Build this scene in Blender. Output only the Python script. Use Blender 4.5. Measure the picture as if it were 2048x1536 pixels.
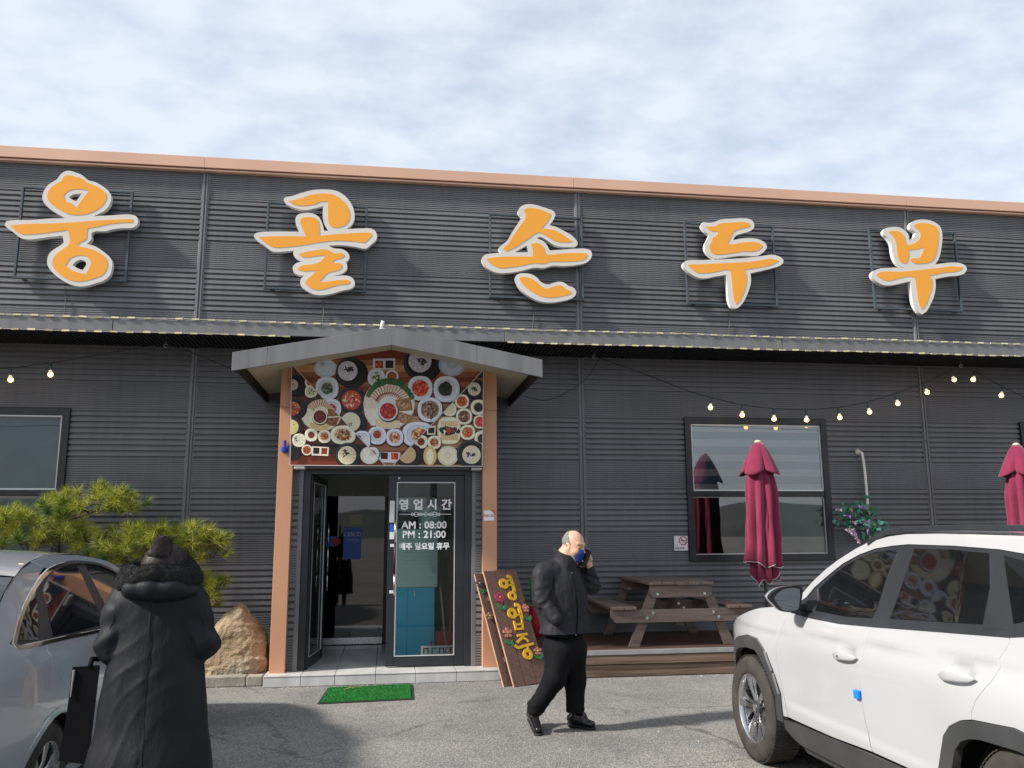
import bpy, bmesh, math, random
import numpy as np
from mathutils import Vector, Matrix, noise
from mathutils.geometry import tessellate_polygon, delaunay_2d_cdt

for o in list(bpy.data.objects):
    bpy.data.objects.remove(o)
SC = bpy.context.scene
COL = SC.collection
rad = math.radians
RND = random.Random(7)

# ------------------------------------------------------------------ camera
CAM_F = 1680.0 / 2048.0          # focal length / frame width
YAW, PITCH, ROLL, CAM_H = rad(8.33), rad(9.97), rad(-0.31), 1.65
_fw = Vector((math.sin(YAW) * math.cos(PITCH), math.cos(YAW) * math.cos(PITCH), math.sin(PITCH)))
_r0 = Vector((math.cos(YAW), -math.sin(YAW), 0))
_u0 = _r0.cross(_fw)
_r = math.cos(ROLL) * _r0 + math.sin(ROLL) * _u0
_u = -math.sin(ROLL) * _r0 + math.cos(ROLL) * _u0
cam_d = bpy.data.cameras.new('camera')
cam = bpy.data.objects.new('camera', cam_d)
COL.objects.link(cam)
cam_d.sensor_width = 36.0
cam_d.lens = 36.0 * CAM_F
cam_d.clip_start = 0.05
cam_d.clip_end = 3000.0
cam.matrix_world = Matrix(((_r.x, _u.x, -_fw.x, 0), (_r.y, _u.y, -_fw.y, 0), (_r.z, _u.z, -_fw.z, CAM_H), (0, 0, 0, 1)))
SC.camera = cam

# ------------------------------------------------------------------ sun, sky, exposure
SUN_DIR = Vector((0.785, 0.19, -0.588)).normalized()      # direction the light travels
SUN_EL = math.asin(-SUN_DIR.z)
SUN_AZ = math.atan2(-SUN_DIR.x, -SUN_DIR.y)               # clockwise from +Y
sun_d = bpy.data.lights.new('sun', 'SUN')
sun_d.energy = 3.9
sun_d.angle = rad(4.5)
sun_d.color = (1.0, 0.95, 0.885)
sun = bpy.data.objects.new('sun', sun_d)
COL.objects.link(sun)
sun.rotation_euler = SUN_DIR.to_track_quat('-Z', 'Y').to_euler()
sun.location = (-20, -5, 20)

world = bpy.data.worlds.new('World')
SC.world = world
world.use_nodes = True
wn, wl = world.node_tree.nodes, world.node_tree.links
wn.clear()
w_out = wn.new('ShaderNodeOutputWorld')
w_bg = wn.new('ShaderNodeBackground')
w_bg.inputs['Strength'].default_value = 0.115
w_sky = wn.new('ShaderNodeTexSky')
w_sky.sky_type = 'NISHITA'
w_sky.sun_disc = False
w_sky.sun_elevation = SUN_EL
w_sky.sun_rotation = SUN_AZ
w_sky.air_density = 1.0
w_sky.dust_density = 1.6
w_sky.ozone_density = 1.0
# thin broken cloud sheet: the view direction is carried to a plane overhead, so the clouds shrink towards the horizon
w_tc = wn.new('ShaderNodeTexCoord')
w_sep = wn.new('ShaderNodeSeparateXYZ')
wl.new(w_tc.outputs['Generated'], w_sep.inputs[0])
w_mx = wn.new('ShaderNodeMath'); w_mx.operation = 'MAXIMUM'; w_mx.inputs[1].default_value = 0.0
wl.new(w_sep.outputs['Z'], w_mx.inputs[0])
w_ad = wn.new('ShaderNodeMath'); w_ad.operation = 'ADD'; w_ad.inputs[1].default_value = 0.16
wl.new(w_mx.outputs[0], w_ad.inputs[0])
w_cmb = wn.new('ShaderNodeCombineXYZ')
for k, ax in enumerate('XY'):
    d_ = wn.new('ShaderNodeMath'); d_.operation = 'DIVIDE'
    wl.new(w_sep.outputs[ax], d_.inputs[0]); wl.new(w_ad.outputs[0], d_.inputs[1])
    wl.new(d_.outputs[0], w_cmb.inputs[k])
def wnoise(scale, detail, rough, off):
    mp = wn.new('ShaderNodeMapping'); mp.inputs['Location'].default_value = off
    mp.inputs['Scale'].default_value = (1.0, 1.25, 1.0)
    wl.new(w_cmb.outputs[0], mp.inputs[0])
    n = wn.new('ShaderNodeTexNoise'); n.inputs['Scale'].default_value = scale
    n.inputs['Detail'].default_value = detail; n.inputs['Roughness'].default_value = rough
    wl.new(mp.outputs[0], n.inputs['Vector'])
    return n
n1 = wnoise(1.3, 4, 0.5, (3.1, 1.7, 0)); n2 = wnoise(6.5, 6, 0.55, (7.3, 2.2, 0))
w_mul = wn.new('ShaderNodeMath'); w_mul.operation = 'MULTIPLY_ADD'; w_mul.inputs[1].default_value = 0.80
wl.new(n2.outputs[0], w_mul.inputs[0])
w_h = wn.new('ShaderNodeMath'); w_h.operation = 'MULTIPLY'; w_h.inputs[1].default_value = 0.42
wl.new(n1.outputs[0], w_h.inputs[0]); wl.new(w_h.outputs[0], w_mul.inputs[2])
w_ramp = wn.new('ShaderNodeValToRGB')
w_ramp.color_ramp.elements[0].position = 0.46; w_ramp.color_ramp.elements[0].color = (0.60, 0.60, 0.60, 1)
w_ramp.color_ramp.elements[1].position = 0.72; w_ramp.color_ramp.elements[1].color = (0.92, 0.92, 0.92, 1)
wl.new(w_mul.outputs[0], w_ramp.inputs[0])
w_mix = wn.new('ShaderNodeMix'); w_mix.data_type = 'RGBA'
wl.new(w_ramp.outputs[0], w_mix.inputs['Factor'])
wl.new(w_sky.outputs[0], w_mix.inputs['A'])
w_mix.inputs['B'].default_value = (4.35, 4.7, 5.2, 1)
wl.new(w_mix.outputs['Result'], w_bg.inputs['Color'])
wl.new(w_bg.outputs[0], w_out.inputs[0])

SC.view_settings.view_transform = 'Standard'
SC.view_settings.look = 'None'
SC.view_settings.exposure = 0.78
SC.view_settings.gamma = 1.0
SC.view_settings.use_curve_mapping = False
SC.cycles.max_bounces = 6
SC.cycles.caustics_reflective = False
SC.cycles.caustics_refractive = False

# ------------------------------------------------------------------ helpers
def ray(px, py):
    """direction through a point of the photograph (2048 x 1536)"""
    return (px - 1024) / 1680.0 * _r - (py - 768) / 1680.0 * _u + _fw
CAM_O = Vector((0, 0, CAM_H))
def at(px, py, Y):
    d = ray(px, py); return CAM_O + d * (Y / d.y)
def atx(px, py, X):
    d = ray(px, py); return CAM_O + d * (X / d.x)
def gr(px, py, z=0.0):
    d = ray(px, py); return CAM_O + d * ((z - CAM_H) / d.z)

MATS = {}
def mat(name, col, rough=0.6, metal=0.0, var=0.12, vscale=3.0, bump=0.0, bscale=40.0, spec=0.5, coat=0.0, stretch=(1, 1, 1),
        col2=None, emit=None, estr=0.0, detail=4.0, rvar=0.1, sheen=0.0, trans=0.0, ior=1.45, contrast=0.5):
    """procedural material: base colour mixed by noise, uneven gloss, fine relief"""
    if name in MATS: return MATS[name]
    m = bpy.data.materials.new(name); m.use_nodes = True
    nt = m.node_tree; N, L = nt.nodes, nt.links
    b = N['Principled BSDF']
    tc = N.new('ShaderNodeTexCoord'); mp = N.new('ShaderNodeMapping')
    mp.inputs['Scale'].default_value = stretch
    L.new(tc.outputs['Object'], mp.inputs[0])
    n = N.new('ShaderNodeTexNoise'); n.inputs['Scale'].default_value = vscale; n.inputs['Detail'].default_value = detail
    L.new(mp.outputs[0], n.inputs['Vector'])
    rp = N.new('ShaderNodeValToRGB')
    a = [max(0, c * (1 - var)) for c in col]; c2 = [min(1, c * (1 + var)) for c in (col2 or col)]
    e = rp.color_ramp.elements
    e[0].position = 0.5 - 0.35 * contrast; e[0].color = (*a, 1)
    e[1].position = 0.5 + 0.35 * contrast; e[1].color = (*c2, 1)
    L.new(n.outputs[0], rp.inputs[0]); L.new(rp.outputs[0], b.inputs['Base Color'])
    b.inputs['Metallic'].default_value = metal
    b.inputs['Specular IOR Level'].default_value = spec
    b.inputs['IOR'].default_value = ior
    if rvar:
        mr = N.new('ShaderNodeMapRange'); mr.inputs['To Min'].default_value = max(0.02, rough - rvar); mr.inputs['To Max'].default_value = min(1, rough + rvar)
        n3 = N.new('ShaderNodeTexNoise'); n3.inputs['Scale'].default_value = vscale * 2.3; n3.inputs['Detail'].default_value = 3
        L.new(mp.outputs[0], n3.inputs['Vector']); L.new(n3.outputs[0], mr.inputs[0]); L.new(mr.outputs[0], b.inputs['Roughness'])
    else:
        b.inputs['Roughness'].default_value = rough
    if coat: b.inputs['Coat Weight'].default_value = coat; b.inputs['Coat Roughness'].default_value = 0.04
    if sheen: b.inputs['Sheen Weight'].default_value = sheen
    if trans: b.inputs['Transmission Weight'].default_value = trans
    if bump:
        bn = N.new('ShaderNodeTexNoise'); bn.inputs['Scale'].default_value = bscale; bn.inputs['Detail'].default_value = 5
        L.new(mp.outputs[0], bn.inputs['Vector'])
        bp = N.new('ShaderNodeBump'); bp.inputs['Strength'].default_value = 1.0; bp.inputs['Distance'].default_value = bump
        L.new(bn.outputs[0], bp.inputs['Height']); L.new(bp.outputs[0], b.inputs['Normal'])
    if emit:
        b.inputs['Emission Color'].default_value = (*emit, 1); b.inputs['Emission Strength'].default_value = estr
    MATS[name] = m
    return m

def glass(name, tint=(0.9, 0.95, 0.95), alpha_t=0.9, rough=0.02, refl=1.5):
    """thin pane: part straight-through transparency, part Fresnel mirror"""
    if name in MATS: return MATS[name]
    m = bpy.data.materials.new(name); m.use_nodes = True
    N, L = m.node_tree.nodes, m.node_tree.links
    N.clear()
    out = N.new('ShaderNodeOutputMaterial'); mix = N.new('ShaderNodeMixShader')
    tr = N.new('ShaderNodeBsdfTransparent'); tr.inputs[0].default_value = (*[c * alpha_t for c in tint], 1)
    gl = N.new('ShaderNodeBsdfGlossy'); gl.inputs['Roughness'].default_value = rough
    gl.inputs['Color'].default_value = (1, 1, 1, 1)
    fr = N.new('ShaderNodeFresnel'); fr.inputs[0].default_value = refl
    L.new(fr.outputs[0], mix.inputs[0]); L.new(tr.outputs[0], mix.inputs[1]); L.new(gl.outputs[0], mix.inputs[2])
    L.new(mix.outputs[0], out.inputs[0])
    MATS[name] = m
    return m

def link(o, parent=None):
    COL.objects.link(o)
    if parent is not None: o.parent = parent
    return o
def tag(o, label=None, cat=None, group=None, kind=None):
    if label: o['label'] = label
    if cat: o['category'] = cat
    if group: o['group'] = group
    if kind: o['kind'] = kind
    return o
def empty(name, loc=(0, 0, 0), label=None, cat=None, group=None, rz=0.0):
    o = bpy.data.objects.new(name, None); o.empty_display_size = 0.2
    o.location = loc; o.rotation_euler = (0, 0, rz)
    COL.objects.link(o)
    return tag(o, label, cat, group)

class MB:
    """mesh builder"""
    def __init__(s): s.v = []; s.f = []; s.fm = []; s.c = None
    def add(s, vs, fs, mi=0):
        b = len(s.v); s.v += [tuple(p) for p in vs]; s.f += [tuple(b + i for i in f) for f in fs]; s.fm += [mi] * len(fs)
    def box(s, x0, x1, y0, y1, z0, z1, mi=0, M=None):
        vs = [Vector((x, y, z)) for z in (z0, z1) for y in (y0, y1) for x in (x0, x1)]
        if M is not None: vs = [M @ p for p in vs]
        s.add(vs, [(0, 2, 3, 1), (4, 5, 7, 6), (0, 1, 5, 4), (2, 6, 7, 3), (0, 4, 6, 2), (1, 3, 7, 5)], mi)
    def tube(s, pts, r, n=8, mi=0, cap=True):
        pts = [Vector(p) for p in pts]; rs = r if isinstance(r, (list, tuple)) else [r] * len(pts)
        rings = []; up = None
        for i, p in enumerate(pts):
            t = (pts[min(i + 1, len(pts) - 1)] - pts[max(i - 1, 0)]).normalized()
            if up is None: up = Vector((0, 0, 1)) if abs(t.z) < 0.9 else Vector((1, 0, 0))
            a = t.cross(up).normalized(); b = a.cross(t).normalized(); up = b
            rings.append([p + rs[i] * (math.cos(2 * math.pi * k / n) * a + math.sin(2 * math.pi * k / n) * b) for k in range(n)])
        vs = [q for rg in rings for q in rg]; fs = []
        for i in range(len(rings) - 1):
            for k in range(n):
                fs.append((i * n + k, i * n + (k + 1) % n, (i + 1) * n + (k + 1) % n, (i + 1) * n + k))
        if cap: fs.append(tuple(range(n))[::-1]); fs.append(tuple((len(rings) - 1) * n + k for k in range(n)))
        s.add(vs, fs, mi)
    def loft(s, rings, closed=True, cap=True, mi=0):
        n = len(rings[0]); vs = [q for rg in rings for q in rg]; fs = []
        for i in range(len(rings) - 1):
            for k in range(n if closed else n - 1):
                fs.append((i * n + k, i * n + (k + 1) % n, (i + 1) * n + (k + 1) % n, (i + 1) * n + k))
        if cap: fs.append(tuple(range(n))[::-1]); fs.append(tuple((len(rings) - 1) * n + k for k in range(n)))
        s.add(vs, fs, mi)
    def lathe(s, prof, c=(0, 0, 0), n=24, mi=0, M=None):
        rings = []
        for r, z in prof:
            ring = [Vector((r * math.cos(2 * math.pi * k / n), r * math.sin(2 * math.pi * k / n), z)) for k in range(n)]
            if M is not None: ring = [M @ p for p in ring]
            rings.append([p + Vector(c) for p in ring])
        s.loft(rings, True, True, mi)
    def prism(s, poly, fn, mi=0, holes=(), back=True):
        """polygon (2-D) with holes, fn(x, y, t) -> point for t = 0 (front) and 1 (back)"""
        loops = [list(poly)] + [list(h) for h in holes]
        tri = tessellate_polygon([[Vector((p[0], p[1], 0)) for p in l] for l in loops])
        flat = [p for l in loops for p in l]; n = len(flat)
        vs = [fn(p[0], p[1], 0) for p in flat] + [fn(p[0], p[1], 1) for p in flat]
        fs = []
        for t in tri:
            a, b, c = (flat[i] for i in t)
            if (b[0] - a[0]) * (c[1] - a[1]) - (b[1] - a[1]) * (c[0] - a[0]) < 0: t = (t[0], t[2], t[1])
            fs.append(tuple(t))
            if back: fs.append(tuple(i + n for i in t)[::-1])
        b = 0
        for l in loops:
            m = len(l); area = sum(l[i][0] * l[(i + 1) % m][1] - l[(i + 1) % m][0] * l[i][1] for i in range(m))
            for i in range(m):
                j = (i + 1) % m
                q = (b + i, b + i + n, b + j + n, b + j)
                fs.append(q if (area > 0) == (l is loops[0]) else q[::-1])
            b += m
        s.add(vs, fs, mi)
    def mesh(s, name, smooth=False):
        me = bpy.data.meshes.new(name); me.from_pydata(s.v, [], s.f)
        if any(s.fm): me.polygons.foreach_set('material_index', s.fm)
        if smooth: me.polygons.foreach_set('use_smooth', [True] * len(me.polygons))
        me.update(); return me
    def build(s, name, mats, parent=None, smooth=False, bevel=0.0, fixn=False, loc=None, seg=2, autosm=None):
        me = s.mesh(name, smooth)
        for m in (mats if isinstance(mats, (list, tuple)) else [mats]): me.materials.append(m)
        if fixn:
            bm = bmesh.new(); bm.from_mesh(me); bmesh.ops.recalc_face_normals(bm, faces=bm.faces); bm.to_mesh(me); bm.free()
        if autosm: me.set_sharp_from_angle(angle=rad(autosm))
        o = bpy.data.objects.new(name, me); link(o, parent)
        if loc is not None: o.location = loc
        if bevel:
            md = o.modifiers.new('bevel', 'BEVEL'); md.width = bevel; md.segments = seg; md.limit_method = 'ANGLE'; md.angle_limit = rad(35)
        return o

def crom(pts, k=4, closed=True, sharp=55):
    """Catmull-Rom through points; corners turning by more than `sharp` degrees stay corners"""
    P = [Vector((p[0], p[1])) for p in pts]; n = len(P); out = []
    def tang(i):
        a, b, c = P[(i - 1) % n], P[i], P[(i + 1) % n]
        d1, d2 = b - a, c - b
        if d1.length < 1e-9 or d2.length < 1e-9: return Vector((0, 0))
        if abs(d1.angle(d2)) > rad(sharp): return None
        return (d1.normalized() + d2.normalized()) * 0.5
    T = [tang(i) for i in range(n)]
    for i in range(n if closed else n - 1):
        j = (i + 1) % n; p, q = P[i], P[j]; L = (q - p).length
        t0 = T[i] if T[i] is not None else (q - p) / max(L, 1e-9) * 0.9
        t1 = T[j] if T[j] is not None else (q - p) / max(L, 1e-9) * 0.9
        if not closed and i == 0: t0 = (q - p) / L
        if not closed and j == n - 1: t1 = (q - p) / L
        for s_ in range(k):
            t = s_ / k; h = t * t
            out.append(tuple(p * (1 - 3 * h + 2 * h * t) + t0 * L * (t - 2 * h + h * t) + q * (3 * h - 2 * h * t) + t1 * L * (h * t - h)))
    if not closed: out.append(tuple(P[-1]))
    return out

def text_mesh(body, size, parent=None, name='lettering', m=None, ext=0.0, bold=0.0, align='CENTER', spacing=1.0):
    cu = bpy.data.curves.new(name, 'FONT'); cu.body = body; cu.size = size; cu.extrude = ext; cu.offset = bold
    cu.align_x = align; cu.space_character = spacing; cu.resolution_u = 3
    o = bpy.data.objects.new(name, cu); COL.objects.link(o)
    dg = bpy.context.evaluated_depsgraph_get(); me = bpy.data.meshes.new_from_object(o.evaluated_get(dg))
    COL.objects.unlink(o); bpy.data.objects.remove(o)
    me.materials.clear()
    if m: me.materials.append(m)
    me.name = name
    q = bpy.data.objects.new(name, me); link(q, parent); q['kind'] = 'stuff'
    return q
FACE_CAM = (math.pi / 2, 0, 0)      # a text laid upright, facing -Y

def copy_tree(o, parent=None):
    c = o.copy(); COL.objects.link(c)
    if parent is not None: c.parent = parent
    for ch in o.children: copy_tree(ch, c)
    return c

# ---- solid modelling by distance fields: smooth unions polygonised with surface nets
def s_ell(P, c, r):
    q = (P - np.array(c)) / np.array(r); k0 = np.sqrt((q * q).sum(-1)) + 1e-9
    q1 = (P - np.array(c)) / (np.array(r) ** 2); k1 = np.sqrt((q1 * q1).sum(-1)) + 1e-9
    return k0 * (k0 - 1.0) / k1
def s_cone(P, a, b, ra, rb, fl=None):
    """round cone from a to b; fl = (axis, squash) flattens the section along an axis"""
    a = np.array(a, float); b = np.array(b, float); d = b - a
    t = np.clip(((P - a) @ d) / (d @ d), 0, 1)
    q = P - (a + t[..., None] * d)
    if fl is not None:
        ax = np.array(fl[0], float); ax /= np.linalg.norm(ax); q = q + (q @ ax)[..., None] * ax * (1.0 / fl[1] - 1.0)
    return np.sqrt((q * q).sum(-1)) - (ra + (rb - ra) * t)
def smin(a, b, k):
    h = np.clip(0.5 + 0.5 * (b - a) / k, 0, 1)
    return b * (1 - h) + a * h - k * h * (1 - h)
def smax(a, b, k): return -smin(-a, -b, k)
def nets(fn, lo, hi, h):
    """surface nets over the box lo..hi with cell h"""
    lo = np.array(lo, float); hi = np.array(hi, float)
    n = np.ceil((hi - lo) / h).astype(int) + 1
    ax = [lo[i] + h * np.arange(n[i]) for i in range(3)]
    F = np.empty(tuple(n), np.float32)
    for i in range(0, n[0], 16):
        G = np.stack(np.meshgrid(ax[0][i:i + 16], ax[1], ax[2], indexing='ij'), -1)
        F[i:i + 16] = fn(G)
    S = F < 0
    c = np.zeros(tuple(n - 1), np.int8)
    offs = [(i, j, k) for i in (0, 1) for j in (0, 1) for k in (0, 1)]
    sl = lambda o: tuple(slice(o[d], n[d] - 1 + o[d]) for d in range(3))
    for o in offs: c += S[sl(o)]
    act = (c > 0) & (c < 8)
    idx = -np.ones(act.shape, np.int64); cells = np.argwhere(act); idx[act] = np.arange(len(cells))
    acc = np.zeros((len(cells), 3)); cnt = np.zeros(len(cells))
    def val(o): return F[cells[:, 0] + o[0], cells[:, 1] + o[1], cells[:, 2] + o[2]]
    for o in offs:
        for d in range(3):
            if o[d] == 0:
                p = list(o); p[d] = 1
                a, b = val(o), val(p); cr = (a < 0) != (b < 0)
                t = np.where(cr, a / np.where(cr, a - b, 1), 0)
                q = np.array(o, float)[None].repeat(len(cells), 0); q[:, d] = t
                acc[cr] += q[cr]; cnt[cr] += 1
    V = lo + h * (cells + acc / np.maximum(cnt, 1)[:, None])
    faces = []
    for d in range(3):
        a, b = [(1, 2), (2, 0), (0, 1)][d]
        s0 = [slice(0, n[0]), slice(0, n[1]), slice(0, n[2])]; s1 = list(s0)
        s0[d] = slice(0, n[d] - 1); s1[d] = slice(1, n[d])
        A, B = S[tuple(s0)], S[tuple(s1)]
        E = np.argwhere(A != B)
        ok = (E[:, a] > 0) & (E[:, b] > 0) & (E[:, a] < n[a] - 1) & (E[:, b] < n[b] - 1); E = E[ok]
        inn = A[E[:, 0], E[:, 1], E[:, 2]]
        def ix(da, db):
            q = E.copy(); q[:, a] += da; q[:, b] += db; return idx[q[:, 0], q[:, 1], q[:, 2]]
        q = np.stack([ix(-1, -1), ix(0, -1), ix(0, 0), ix(-1, 0)], 1)
        q[~inn] = q[~inn][:, ::-1]
        faces.append(q)
    return V, np.concatenate(faces)
def sdf_obj(name, fn, lo, hi, h, mats, parent=None, loc=None, smooth_it=1, matfn=None):
    V, Fc = nets(fn, lo, hi, h)
    me = bpy.data.meshes.new(name); me.from_pydata(V.tolist(), [], Fc.tolist())
    me.polygons.foreach_set('use_smooth', [True] * len(me.polygons))
    for m in (mats if isinstance(mats, (list, tuple)) else [mats]): me.materials.append(m)
    if matfn is not None:
        C = V[Fc].mean(1); me.polygons.foreach_set('material_index', np.asarray(matfn(C), np.int32))
    o = bpy.data.objects.new(name, me); link(o, parent)
    if loc is not None: o.location = loc
    if smooth_it:
        bm = bmesh.new(); bm.from_mesh(me)
        for _ in range(smooth_it): bmesh.ops.smooth_vert(bm, verts=bm.verts, factor=0.5, use_axis_x=True, use_axis_y=True, use_axis_z=True)
        bm.to_mesh(me); bm.free()
    return o
def fbm(P, sc, seed=0):
    """cheap smooth pseudo-noise from sines"""
    r = np.random.RandomState(seed); o = np.zeros(P.shape[:-1])
    for i in range(7):
        k = r.normal(size=3); k *= sc * (0.6 + 0.35 * i) / np.linalg.norm(k)
        o += np.sin(P @ k + r.uniform(0, 6.28)) / (1 + 0.35 * i)
    return o / 3.2
# ------------------------------------------------------------------ materials of the setting
CLAD = mat('dark_grey_painted_steel', (0.138, 0.137, 0.147), 0.42, var=0.13, vscale=0.9, bump=0.0006, bscale=22, spec=0.45, stretch=(0.5, 1, 1.6))
def weather(m):
    # rain streaks, dust and a slight shade of its own for each sheet
    N, L = m.node_tree.nodes, m.node_tree.links; b = N['Principled BSDF']; src = b.inputs['Base Color'].links[0].from_socket
    tc = N.new('ShaderNodeTexCoord'); mp_ = N.new('ShaderNodeMapping'); mp_.inputs['Scale'].default_value = (7.0, 1.0, 0.35); L.new(tc.outputs['Object'], mp_.inputs[0])
    n = N.new('ShaderNodeTexNoise'); n.inputs['Scale'].default_value = 1.6; n.inputs['Detail'].default_value = 7; n.inputs['Roughness'].default_value = .65; L.new(mp_.outputs[0], n.inputs['Vector'])
    mr = N.new('ShaderNodeMapRange'); mr.inputs['From Min'].default_value = .3; mr.inputs['From Max'].default_value = .7; mr.inputs['To Min'].default_value = .90; mr.inputs['To Max'].default_value = 1.10; L.new(n.outputs[0], mr.inputs[0])
    oi = N.new('ShaderNodeObjectInfo'); m2 = N.new('ShaderNodeMapRange'); m2.inputs['To Min'].default_value = .92; m2.inputs['To Max'].default_value = 1.08; L.new(oi.outputs['Random'], m2.inputs[0])
    mu = N.new('ShaderNodeMath'); mu.operation = 'MULTIPLY'; L.new(mr.outputs[0], mu.inputs[0]); L.new(m2.outputs[0], mu.inputs[1])
    mx = N.new('ShaderNodeMix'); mx.data_type = 'RGBA'; mx.blend_type = 'MULTIPLY'; mx.inputs['Factor'].default_value = 1; L.new(src, mx.inputs['A']); L.new(mu.outputs[0], mx.inputs['B']); L.new(mx.outputs['Result'], b.inputs['Base Color'])
weather(CLAD)
TRIM = mat('grey_painted_trim', (0.165, 0.165, 0.176), 0.4, var=0.1, vscale=2.5)
FASC = mat('grey_fascia_steel', (0.165, 0.163, 0.166), 0.45, var=0.16, vscale=3.0, stretch=(2.2, 1, 0.15), detail=6)
ORNG = mat('salmon_orange_steel', (0.56, 0.285, 0.165), 0.45, var=0.05, vscale=1.1)
COPE = mat('pale_salmon_coping', (0.64, 0.39, 0.275), 0.45, var=0.05, vscale=1.1)
ORNGD = mat('rust_brown_steel', (0.20, 0.055, 0.025), 0.5, var=0.1)
BLACK = mat('black_painted_metal', (0.013, 0.013, 0.015), 0.5, var=0.2)
FRAME = mat('charcoal_window_frame', (0.022, 0.024, 0.029), 0.35, var=0.15, vscale=5)
WHITEP = mat('white_plastic', (0.72, 0.72, 0.70), 0.4, var=0.04)
STEEL = mat('brushed_steel', (0.55, 0.55, 0.55), 0.28, metal=1.0, var=0.05, vscale=8)
BEIGE = mat('beige_soffit_steel', (0.50, 0.46, 0.33), 0.5, var=0.05, vscale=1.3)

# ------------------------------------------------------------------ ground
def asphalt():
    m = bpy.data.materials.new('worn_grey_asphalt'); m.use_nodes = True
    N, L = m.node_tree.nodes, m.node_tree.links; b = N['Principled BSDF']
    tc = N.new('ShaderNodeTexCoord')
    def nz(sc, det, rough=0.55, dist=0.0):
        n = N.new('ShaderNodeTexNoise'); n.inputs['Scale'].default_value = sc; n.inputs['Detail'].default_value = det
        n.inputs['Roughness'].default_value = rough; n.inputs['Distortion'].default_value = dist
        L.new(tc.outputs['Object'], n.inputs['Vector']); return n
    def ramp(src, stops):
        r = N.new('ShaderNodeValToRGB'); e = r.color_ramp.elements
        e[0].position, e[0].color = stops[0][0], (*stops[0][1], 1); e[1].position, e[1].color = stops[-1][0], (*stops[-1][1], 1)
        for p, c in stops[1:-1]: k = e.new(p); k.color = (*c, 1)
        L.new(src, r.inputs[0]); return r
    big = ramp(nz(0.55, 5, 0.6, 0.4).outputs[0], [(0.32, (0.165, 0.161, 0.155)), (0.5, (0.215, 0.208, 0.197)), (0.68, (0.275, 0.262, 0.238))])
    vo = N.new('ShaderNodeTexVoronoi'); vo.inputs['Scale'].default_value = 95.0; L.new(tc.outputs['Object'], vo.inputs['Vector'])
    agg = ramp(vo.outputs['Color'], [(0.15, (0.55, 0.55, 0.56)), (0.55, (0.95, 0.95, 0.95)), (0.9, (1.55, 1.5, 1.42))])
    mul = N.new('ShaderNodeMix'); mul.data_type = 'RGBA'; mul.blend_type = 'MULTIPLY'; mul.inputs['Factor'].default_value = 0.85
    L.new(big.outputs[0], mul.inputs['A']); L.new(agg.outputs[0], mul.inputs['B'])
    st = ramp(nz(1.7, 6, 0.65, 1.2).outputs[0], [(0.27, (0.40, 0.40, 0.41)), (0.40, (1, 1, 1)), (0.62, (1, 1, 1)), (0.74, (1.28, 1.22, 1.1))])
    mul2 = N.new('ShaderNodeMix'); mul2.data_type = 'RGBA'; mul2.blend_type = 'MULTIPLY'; mul2.inputs['Factor'].default_value = 0.75
    L.new(mul.outputs['Result'], mul2.inputs['A']); L.new(st.outputs[0], mul2.inputs['B'])
    # hairline cracks
    wn_ = nz(1.2, 4, .6); wv = N.new('ShaderNodeVectorMath'); wv.operation = 'MULTIPLY_ADD'; wv.inputs[1].default_value = (.9, .9, 0); L.new(wn_.outputs['Color'], wv.inputs[0]); L.new(tc.outputs['Object'], wv.inputs[2])
    cv = N.new('ShaderNodeTexVoronoi'); cv.feature = 'DISTANCE_TO_EDGE'; cv.inputs['Scale'].default_value = .42; L.new(wv.outputs[0], cv.inputs['Vector'])
    cr = ramp(cv.outputs['Distance'], [(0.0, (.45, .45, .45)), (.0035, (.62, .62, .62)), (.008, (1, 1, 1))])
    ck = ramp(nz(.5, 3).outputs[0], [(.46, (0, 0, 0)), (.60, (1, 1, 1))])
    mul3 = N.new('ShaderNodeMix'); mul3.data_type = 'RGBA'; mul3.blend_type = 'MULTIPLY'; L.new(ck.outputs[0], mul3.inputs['Factor']); L.new(mul2.outputs['Result'], mul3.inputs['A']); L.new(cr.outputs[0], mul3.inputs['B'])
    L.new(mul3.outputs['Result'], b.inputs['Base Color'])
    b.inputs['Roughness'].default_value = 0.92; b.inputs['Specular IOR Level'].default_value = 0.25
    bp = N.new('ShaderNodeBump'); bp.inputs['Distance'].default_value = 0.006; bp.inputs['Strength'].default_value = 0.8
    L.new(vo.outputs['Distance'], bp.inputs['Height'])
    b2 = N.new('ShaderNodeBump'); b2.inputs['Distance'].default_value = 0.03; L.new(nz(2.5, 6).outputs[0], b2.inputs['Height'])
    L.new(b2.outputs[0], bp.inputs['Normal']); L.new(bp.outputs[0], b.inputs['Normal'])
    return m
ASPH = asphalt()
g_ = MB(); g_.add([(-900, -900, 0), (900, -900, 0), (900, 900, 0), (-900, 900, 0)], [(0, 1, 2, 3)])
tag(g_.build('ground', ASPH), kind='structure')

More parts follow.
